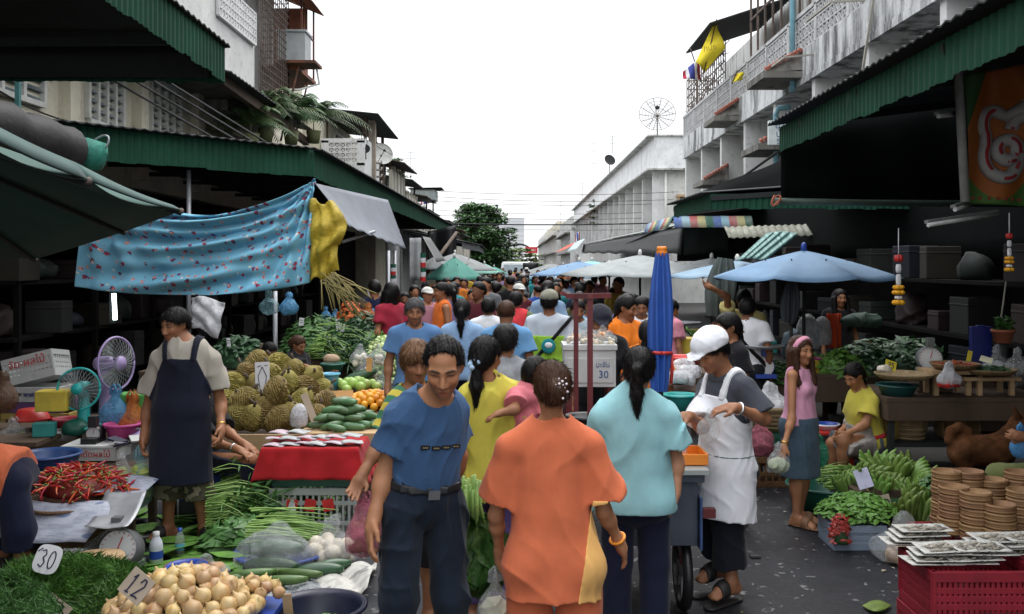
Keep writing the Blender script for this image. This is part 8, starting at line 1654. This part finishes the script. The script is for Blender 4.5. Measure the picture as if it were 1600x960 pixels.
p.shirt(YELLOW, .6, -.12, flare=.02, loose=.03, amp=.024);p.trousers(PURPLE, .97, width=.02);m=MB();c_=p.hp((0, -.105, -.05));[m.ell(c_+Vector((.028*math.cos(a), -.01*math.sin(2*a), .022*math.sin(a))), (.017, .02, .017), 8, 6, 0, None, .15, i)for i, a in enumerate([k*.785 for k in range(8)])];m.build('hair_tie', fabric('pale blue scrunchie', (.35, .5, .66)), p.t)
p=Person('small child in a pink shirt held in the arms of the woman in yellow', at(826, 5.32, .44), .98, 150, vox=.0075, skin=1, headscale=1.4, J=dict(eL=[805, 640, -.18], wL=[783, 645, -.2], sL=[806, 620, -.1], aL=(.12, .1, .3), aR=(-.12, .1, .3), kL=(.15, .12, .6), kR=(-.15, .12, .6), tL=(.12, .2, .2), tR=(-.12, .2, .2)), hair='short', headpos=[838, 585, .02]);p.shirt(fabric('flowered pink cotton', (.60, .17, .20), .5), .6, -.02, amp=.008);p.trousers(PURPLE, .5)
p=Person('person with tinted hair in a yellow and green striped shirt behind the man in blue', at(645, 5.1), 1.57, 18, vox=.008, skin=1, J=dict(sR=[612, 632, 0], eR=[590, 700, -.05], wR=[566, 742, -.15], neck=[648, 612, 0]), hair='fringe', hairmat=HAIRT, pitch=12, yaw=0, headpos=[650, 565, -.04], palm=((0, 1, 0), (0, -1, 0)))
def striped(name, a, b_, sc):
 m, nt, b, N, L=nodes_of(name);w=N.new('ShaderNodeTexWave');w.bands_direction='DIAGONAL';w.inputs['Scale'].default_value=sc;L.new(coords(nt), w.inputs[0]);L.new(mixc(nt, ramp(nt, w.outputs['Fac'], [(.48, 0.), (.52, 1.)]), a, b_), b.inputs['Base Color']);b.inputs['Roughness'].default_value=.9;return m
p.shirt(striped('yellow green stripes', (.55, .45, .06), (.05, .18, .10), 5), .6, -.05, amp=.01);p.trousers(BLACKC, .62, width=.02);bag('pink carrier bag of brown fruit held low behind the man in blue', P(571, 868, 4.95), (.21, .17, .30), BAGP, M('longan fruit', (.22, .11, .06), .6, .3, 18), seed=133, lump=30, fill=.75)
p=Person('person in orange and navy trousers stooping at the left edge', at(20, 6.0), 1.6, -95, vox=.011, skin=1, girth=1.1, J=dict(pelvis=[10, 742, 0], neck=[-95, 728, 0], sL=[-85, 740, -.16], sR=[-85, 740, .16], eL=[-88, 800, -.2], wL=[-80, 850, -.2], eR=[-90, 800, .2], wR=[-80, 850, .2], hL=[18, 765, -.1], hR=[8, 765, .1], kL=[30, 830, -.12], kR=[4, 830, .12], aL=[36, 884, -.1], aR=[4, 880, .12], tL=[8, 898, -.14], tR=[-22, 893, .1]), headpos=[-140, 760, 0]);p.shirt(ORANGE, .6, -.09, e=.03, flare=.03, amp=.012);p.trousers(NAVYTR, .74, width=.035);p.sandals(SANDAL)
p=Person('person in dark clothes sitting behind the apron man with hands on the knees', at(318, 7.3), 1.62, 35, vox=.009, skin=1, J=dict(pelvis=[316, 716, .15], neck=[312, 622, .1], sR=[300, 640, 0], sL=[334, 640, .2], eR=[330, 690, -.15], wR=[371, 702, -.28], eL=[352, 672, .05], wL=[382, 695, -.12], hR=[318, 722, .05], hL=[330, 720, .2], kR=[392, 722, -.25], kL=[402, 722, -.05], aR=[388, 790, -.2], aL=[398, 790, 0], tR=[402, 800, -.35], tL=[412, 798, -.2]), headpos=[306, 592, .05], curl=(.5, .5), handdir=((.9, -.2, -.4), (.9, -.3, -.35)), palm=((0, 0, -1), (0, 0, -1)));p.shirt(BLACKC, .9, .0, amp=.01);p.trousers(fabric('dark navy cotton', (.012, .014, .03)), .95);p.ring('wristwatch', 'R', .86, .03, SILVER, .006);stool('blue plastic stool under the person sitting behind the apron man', at(322, 7.48), PBLUE, .36)
p=Person('person in olive trousers sitting at the right edge with a blue bag', at(1640, 7.0), 1.6, -80, vox=.010, skin=1, J=dict(pelvis=[1655, 735, 0], neck=[1650, 620, 0], sL=[1655, 640, -.16], sR=[1650, 640, .16], eL=[1640, 700, -.2], wL=[1602, 684, -.28], eR=[1640, 700, .2], wR=[1610, 700, .1], hL=[1655, 745, -.1], hR=[1655, 745, .1], kL=[1562, 742, -.14], kR=[1562, 742, .14], aL=[1575, 820, -.12], aR=[1575, 820, .12], tL=[1555, 830, -.12], tR=[1555, 830, .12]), headpos=[1640, 580, 0], curl=(.9, .6));p.shirt(BLACKC, .6, .0);p.trousers(fabric('olive trousers', (.15, .17, .06)), .96, width=.02);stool('dark stool under the person at the right edge', at(1660, 7.05), PBLACK, .38);bag('sky blue carrier bag in the hand of the person at the right edge', P(1594, 716, 6.75), (.15, .12, .22), plastic_bag('sky blue plastic bag', (.08, .30, .62), .9), seed=135)
t=thing('dog', 'brown dog with a curled tail standing under the dark table at the right', 'dog', at(1535, 7.7));f=Field();o_=Vector(t.location);dp=lambda px, py, dd=0:P(px, py, 7.7+dd)-o_
f.cone(dp(1508, 704), dp(1560, 704), .12, .135, .05);f.ell(dp(1505, 706), (.12, .11, .13), None, .05);f.cone(dp(1560, 698), dp(1588, 668), .085, .07, .04);f.ell(dp(1594, 660), (.085, .075, .075), None, .03);f.cone(dp(1598, 664), dp(1618, 672), .05, .032, .03)
for s_ in(-.06, .06):
 f.cone(dp(1500, 712, s_), dp(1510, 738, s_), .08, .045, .03);f.cone(dp(1510, 738, s_), dp(1497, 762, s_), .042, .03, .02);f.cone(dp(1497, 762, s_), dp(1501, 788, s_), .03, .024, .02);f.cone(dp(1499, 790, s_), dp(1508, 791, s_), .026, .022, .01);f.cone(dp(1562, 715, s_), dp(1562, 752, s_), .055, .034, .03);f.cone(dp(1562, 752, s_), dp(1560, 788, s_), .032, .024, .02);f.cone(dp(1560, 790, s_), dp(1570, 791, s_), .026, .022, .01);f.cone(dp(1590, 652, s_*.8), dp(1584, 636, s_*1.2), .032, .012, .012)
for a_, b_ in zip([(1494, 700), (1484, 688), (1486, 674), (1499, 668)], [(1484, 688), (1486, 674), (1499, 668), (1512, 675)]):f.cone(dp(*a_), dp(*b_), .042, .040, .02)
f.noise=wrinkle(.006, 40, 3);FUR=M('brown fur', (.10, .042, .018), .9, .5, 10, bmp=.6, bscale=120, alt=(.05, .022, .010), spec=.1);solid('body', f, (-.5, -.3, 0), (.7, .3, .85), .011, FUR, t)
def stand(label, px, ytop, d, hd, shirt, trous, hair='short', vox=.011, J=None, sleeve=.6, group=None, cap=None, hm=None, yaw=0, pitch=0, tank=False, fem=False, face=None, skin=1, e=.016, hem=-.04, trend=.97, girth=1.0, drape=True):
 h=(EYE-(ytop-410)*d/F)/1.0;face=(abs(((hd+yaw+180)%360)-180)<100 and d<13)if face is None else face
 p=Person(label, at(px, d), h, hd, J, yaw, pitch, 0, skin, fem, girth, vox, group, hair, hm, face or False, d<14)
 p.shirt(shirt, sleeve, hem, e=e, tank=tank, amp=.012, loose=.025)
 if trous:p.trousers(trous, trend)
 if cap:p.cap(cap)
 return p
stand('grey haired man in a plain blue T-shirt walking toward the camera on the left', 648, 466, 8.4, 8, MIDBLUE, DARKTR, hm=HAIRG, skin=1, pitch=8, vox=.0085)
stand('man in an orange sleeveless vest with a shoulder strap, facing left', 690, 442, 12.5, -70, fabric('orange vest', (.70, .16, .03)), DARKTR, tank=True, vox=.010)
stand('woman in a light blue shirt with a long plaited ponytail, from behind', 722, 468, 9.3, 178, LBLUE, NAVYTR, 'ponytail', fem=True, vox=.010)
stand('man in a white shirt with short black hair, from behind, mid crowd', 763, 466, 11, 184, WHITE, DARKTR)
p=stand('person in a red vest over olive sleeves, one hand on the hip', 806, 456, 11.6, 172, fabric('olive sleeves', (.13, .15, .07)), DARKTR, J=dict(eR=(-.34, -.05, 1.1), wR=(-.2, .06, .98)));f=Field();f.sub_field(p.shirtf, .012);[f.ell(p.j['s'+n]+p.side*(1 if n=='L' else-1)*.06, (.09, .2, .14), p.TQ, .01, 's')for n in 'LR'];p.cloth('vest', f, fabric('red vest', (.62, .05, .06)), amp=.008)
stand('man with cropped hair in a sky blue T-shirt, from behind', 791, 470, 8.6, 176, fabric('sky blue t-shirt', (.13, .29, .50)), DENIM, 'buzz', hm=HAIRB, girth=1.1, vox=.0095)
stand('person with short curly black hair in a grey patterned blouse', 790, 510, 6.4, 170, fabric('grey patterned blouse', (.30, .31, .33), .6), DARKTR, 'curly', vox=.009)
p=stand('man in a khaki cap and a lime green vest with a black bag strap', 858, 454, 9.6, 176, fabric('pale grey shirt', (.45, .50, .56)), DENIM, cap=fabric('khaki cap', (.22, .22, .17)), vox=.0095);f=Field();f.sub_field(p.shirtf, .010);f.cut(p.tp(.66), p.trunk);[f.cut(p.tp(.5)+p.side*x*.16, p.side*x)for x in(-1, 1)];p.cloth('vest', f, fabric('lime green vest', (.26, .48, .05)), amp=.006);n_=unit(p.side*.75+p.trunk*.66);p.band('bag_strap', p.shirtf, BLACKC, .018, p.tp(.5), n_, .035);m=MB();c_=p.tp(.46)-p.front*.155;m.ell(c_, (.07, .012, .075), 16, 8);m.ell(c_+Vector((0, -.008, .01)), (.04, .012, .03), 12, 8, 1);m.build('back_print', [fabric('teal print', (.02, .22, .25)), WHITE], p.t)
p=stand('woman in a dark cap and black shirt with a red front, behind the cooler box', 937, 476, 7.5, 4, BLACKC, DARKTR, cap=fabric('dark navy cap', (.02, .02, .03)), fem=True, pitch=22, vox=.0085, J=dict(wL=(.12, .3, 1.0), eL=(.24, .08, 1.06)), girth=1.08);f=Field();f.sub_field(p.shirtf, .006);f.cut(p.tp(.78), p.trunk);[f.cut(p.tp(.5)+p.side*x*.09, p.side*x)for x in(-1, 1)];f.cut(p.tp(.5)+p.front*.02, -p.front);f.cut(p.tp(.4), -p.trunk);p.cloth('front_print', f, fabric('red and white print', (.62, .12, .14), .8), amp=0)
p=stand('woman in an orange polo shirt with white lettering, looking to the right', 975, 461, 9.0, 24, fabric('orange polo', (.78, .20, .02)), DARKTR, 'lowtail', fem=True, yaw=35, pitch=14, vox=.0095, girth=1.1)
text('lettering', 'OVJ', .075, WHITE, p.t, p.tp(.42)+p.front*.152+p.t.location, p.side, p.trunk)
for a_ in((1003, 463, 10.6, -10, WHITE, 'woman in a white blouse just right of the woman in the orange polo', 1), (902, 468, 10.4, 10, fabric('pale grey blue shirt', (.36, .44, .50)), 'man in a pale grey blue shirt behind the red cart frame', 0), (922, 462, 11.4, -5, LBLUE, 'man in a light blue shirt just behind the capped woman', 0), (1013, 500, 7.9, 150, fabric('orange cotton', (.75, .22, .03)), 'person in an orange shirt partly behind the folded blue umbrella', 1), (1141, 488, 7.3, -75, BLACKC, 'woman in a black shirt behind the white aproned man', 1), (992, 470, 12.2, 165, fabric('crimson shirt', (.45, .03, .05)), 'person in a crimson shirt behind the woman in the orange polo', 0), (1047, 468, 11, 120, fabric('pink striped blouse', (.50, .20, .26), .4), 'person in a pink blouse right of the folded blue umbrella', 1)):
 stand(a_[5], a_[0], a_[1], a_[2], a_[3], a_[4], DARKTR, 'lowtail' if a_[6]else 'short', fem=bool(a_[6]), pitch=14)
p=stand('man in a white T-shirt with a dark shoulder strap, from behind, on the right', 1168, 466, 10.0, 158, WHITE, DARKTR);p.band('bag_strap', p.shirtf, BLACKC, .014, p.tp(.55), unit(p.side*-.75+p.trunk*.66), .035)
stand('man in a pale yellow shirt with one arm stretched out pointing left', 1162, 453, 10.9, 175, fabric('pale yellow shirt', (.62, .54, .22)), DARKTR, J=dict(eL=[1136, 464, -.25], wL=[1112, 450, -.35]))
stand('woman in dark clothes standing in the shade behind the hanging orange red cloth', 1312, 452, 11.9, 5, BLACKC, DARKTR, 'long', fem=True)
stand('woman in a black blouse leaning over the stall behind the durians', 462, 512, 9.7, 60, BLACKC, DARKTR, 'bun', fem=True, pitch=20, hm=HAIRB, J=dict(neck=[462, 556, 0], eR=[492, 578, -.2], wR=[515, 580, -.35]), vox=.010)
stand('second vendor with dark hair bending low, beside the woman in the black blouse', 418, 533, 9.25, 55, BLACKC, DARKTR, 'short', fem=True, pitch=30, J=dict(eR=[432, 598, -.2], wR=[450, 602, -.3]), vox=.010)
rc_=random.Random(17);CC=[('white', (.6, .6, .62)), ('black', (.012, .012, .014)), ('crimson', (.42, .03, .06)), ('royal blue', (.03, .09, .36)), ('pale blue', (.28, .42, .6)), ('grey', (.16, .17, .18)), ('mustard', (.5, .34, .04)), ('maroon', (.12, .02, .03)), ('olive', (.12, .13, .06)), ('lilac', (.3, .22, .42)), ('pink', (.58, .26, .32)), ('navy', (.015, .02, .06)), ('orange', (.65, .2, .03)), ('teal', (.03, .25, .27))];TT=[('dark', DARKTR), ('denim', DENIML), ('black', BLACKC), ('navy', NAVYTR), ('grey', GREYTR)];used_=set();n_=0
rows=[(10.5, 3, 3), (12.3, 4, 0), (13.8, 5, 0), (15.2, 7, 0), (16.6, 7, 0), (18.2, 8, 0), (20, 9, 0), (22, 9, 0), (24.5, 10, 0), (27.5, 10, 0), (31, 9, 0), (36, 9, 0), (42, 10, 0), (50, 10, 0)]
for d, n, sp in rows:
 for i in range(n):
  x=-1.95+3.9*(i+.5)/n+rc_.uniform(-.2, .2);dd=d+rc_.uniform(-1, 1)*.07*d;h=rc_.uniform(1.5, 1.74);px=CX+x*F/dd;back=rc_.random()<.62;hd=(180 if back else 0)+rc_.uniform(-45, 45)
  if sp:px=(585, 668, 738)[i];dd=13+i
  for _ in range(60):
   ci, ti, st=rc_.randrange(14), rc_.randrange(5), rc_.choice(['short', 'short', 'short', 'ponytail', 'ponytail', 'long', 'buzz', 'fringe', 'cap' if rc_.random()<.5 else 'short']);key=(ci, ti, st, d>25)
   if key not in used_:break
  used_.add(key);hn={'short':'short black hair', 'ponytail':'a ponytail', 'long':'long hair', 'buzz':'cropped hair', 'cap':'a pale cap', 'fringe':'bobbed hair'}[st]
  lab='person in %s shirt, %s trousers, %s, %s, %s'%(CC[ci][0], TT[ti][0], hn, 'from behind' if back else 'facing camera', 'mid crowd' if d<19 else('deep in crowd' if d<=25 else 'far down street'))
  stand(lab, px, 410+(EYE-h)*F/dd, dd, hd, fabric(CC[ci][0]+' crowd shirt', scl(CC[ci][1], .75)), TT[ti][1], 'short' if st=='cap' else st, vox=.019 if d<17 else(.025 if d<30 else .036), cap=fabric('pale cap', (.5, .5, .47))if st=='cap' else None, fem=st in('ponytail', 'long', 'fringe'), face=False, skin=rc_.choice([0, 1, 1, 2]), group='shoppers crowding the street')
t=blades('bunch of large dark green leaves held between the man in blue and woman in orange', P(728, 790, 4.55), 0, .3, .3, LEAFM);[bpy.data.objects.remove(c_)for c_ in list(t.children)]
def bigleaves(t, n, L, mat):
 r=random.Random(9);m=MB();st=MB()
 for i in range(n):
  a=Vector((r.uniform(-.05, .07), r.uniform(-.07, .07), r.uniform(-.06, .04)));d=Vector((r.gauss(.14, .22), r.gauss(0, .3), -1)).normalized();sd=d.cross(Vector((r.gauss(0, .5), 1, 0))).normalized();l=L*r.uniform(.55, 1.1);nn=d.cross(sd)
  st.tube([a+Vector((0, 0, .12)), a, a+d*l*.6], [.009, .010, .004], 5)
  def fn(u, v):w=.085*math.sin(PI*min(1, v*.92+.06))**.8*(1+.12*math.sin(v*24+i));return a+d*l*(.15+.85*v)+sd*w*(2*u-1)+nn*(.03*(2*u-1)**2+.014*math.sin(v*17+u*9))
  m.sheet(fn, 6, 12, 0)
 m.build('leaves', mat, t);st.build('stems', STEMG, t)
bigleaves(t, 26, .42, LEAFM)
bag('pale clear bag with white contents carried by the woman in orange', P(774, 985, 4.32), (.17, .13, .26), BAGC, M('pale noodles', (.5, .48, .34), .6), seed=140);bag('clear bag held by the white aproned man', P(1108, 690, 5.2), (.12, .10, .18), BAGC, seed=141, handles=False)
cam=bpy.data.cameras.new('camera');co=bpy.data.objects.new('camera', cam);COL.objects.link(co)
co.location=(0, 0, EYE);co.rotation_euler=(R(90), 0, 0)
cam.sensor_fit='HORIZONTAL';cam.sensor_width=36;cam.lens=F*36/1600
cam.shift_x=-(CX-800)/1600;cam.shift_y=-(480-CY)/1600
cam.clip_start=.05;cam.clip_end=3000
scene.camera=co
SUN_EL, SUN_AZ=R(62), R(25)
w=bpy.data.worlds.new('World');scene.world=w;w.use_nodes=True
nt=w.node_tree;bg=nt.nodes['Background']
sky=nt.nodes.new('ShaderNodeTexSky');sky.sky_type='NISHITA';sky.sun_disc=False
sky.sun_elevation=SUN_EL;sky.sun_rotation=SUN_AZ;sky.dust_density=4;sky.air_density=1.2
cl=mixc(nt, .86, sky.outputs[0], (11.2, 11.4, 11.7))
tc=nt.nodes.new('ShaderNodeTexCoord');sp=nt.nodes.new('ShaderNodeSeparateXYZ');nt.links.new(tc.outputs['Generated'], sp.inputs[0])
gr=ramp(nt, sp.outputs[2], [(0., .80), (.25, .85), (.9, 2.0)])
cl=mixc(nt, 1., cl, gr, 'MULTIPLY')
nt.links.new(cl, bg.inputs[0]);bg.inputs[1].default_value=.115
sl=bpy.data.lights.new('sun', 'SUN');sl.energy=.9;sl.angle=R(25);sl.color=(1, .97, .92)
so=bpy.data.objects.new('sun', sl);COL.objects.link(so)
d=Vector((math.sin(SUN_AZ)*math.cos(SUN_EL), math.cos(SUN_AZ)*math.cos(SUN_EL), math.sin(SUN_EL)))
so.rotation_euler=d.to_track_quat('Z', 'Y').to_euler();so.location=(0, 0, 30)
vs=scene.view_settings;vs.view_transform='Standard';vs.look='None';vs.gamma=1;vs.exposure=EXPOSURE;vs.use_curve_mapping=False
scene.render.engine='CYCLES'
cy=scene.cycles;cy.use_denoising=True
try:cy.denoiser='OPENIMAGEDENOISE'
except Exception:pass
cy.max_bounces=6;cy.diffuse_bounces=3;cy.glossy_bounces=2;cy.transmission_bounces=4;cy.transparent_max_bounces=12;cy.caustics_reflective=False;cy.caustics_refractive=False
cy.sample_clamp_indirect=4
for o in list(COL.objects):
 if 'used' in o:del o['used']
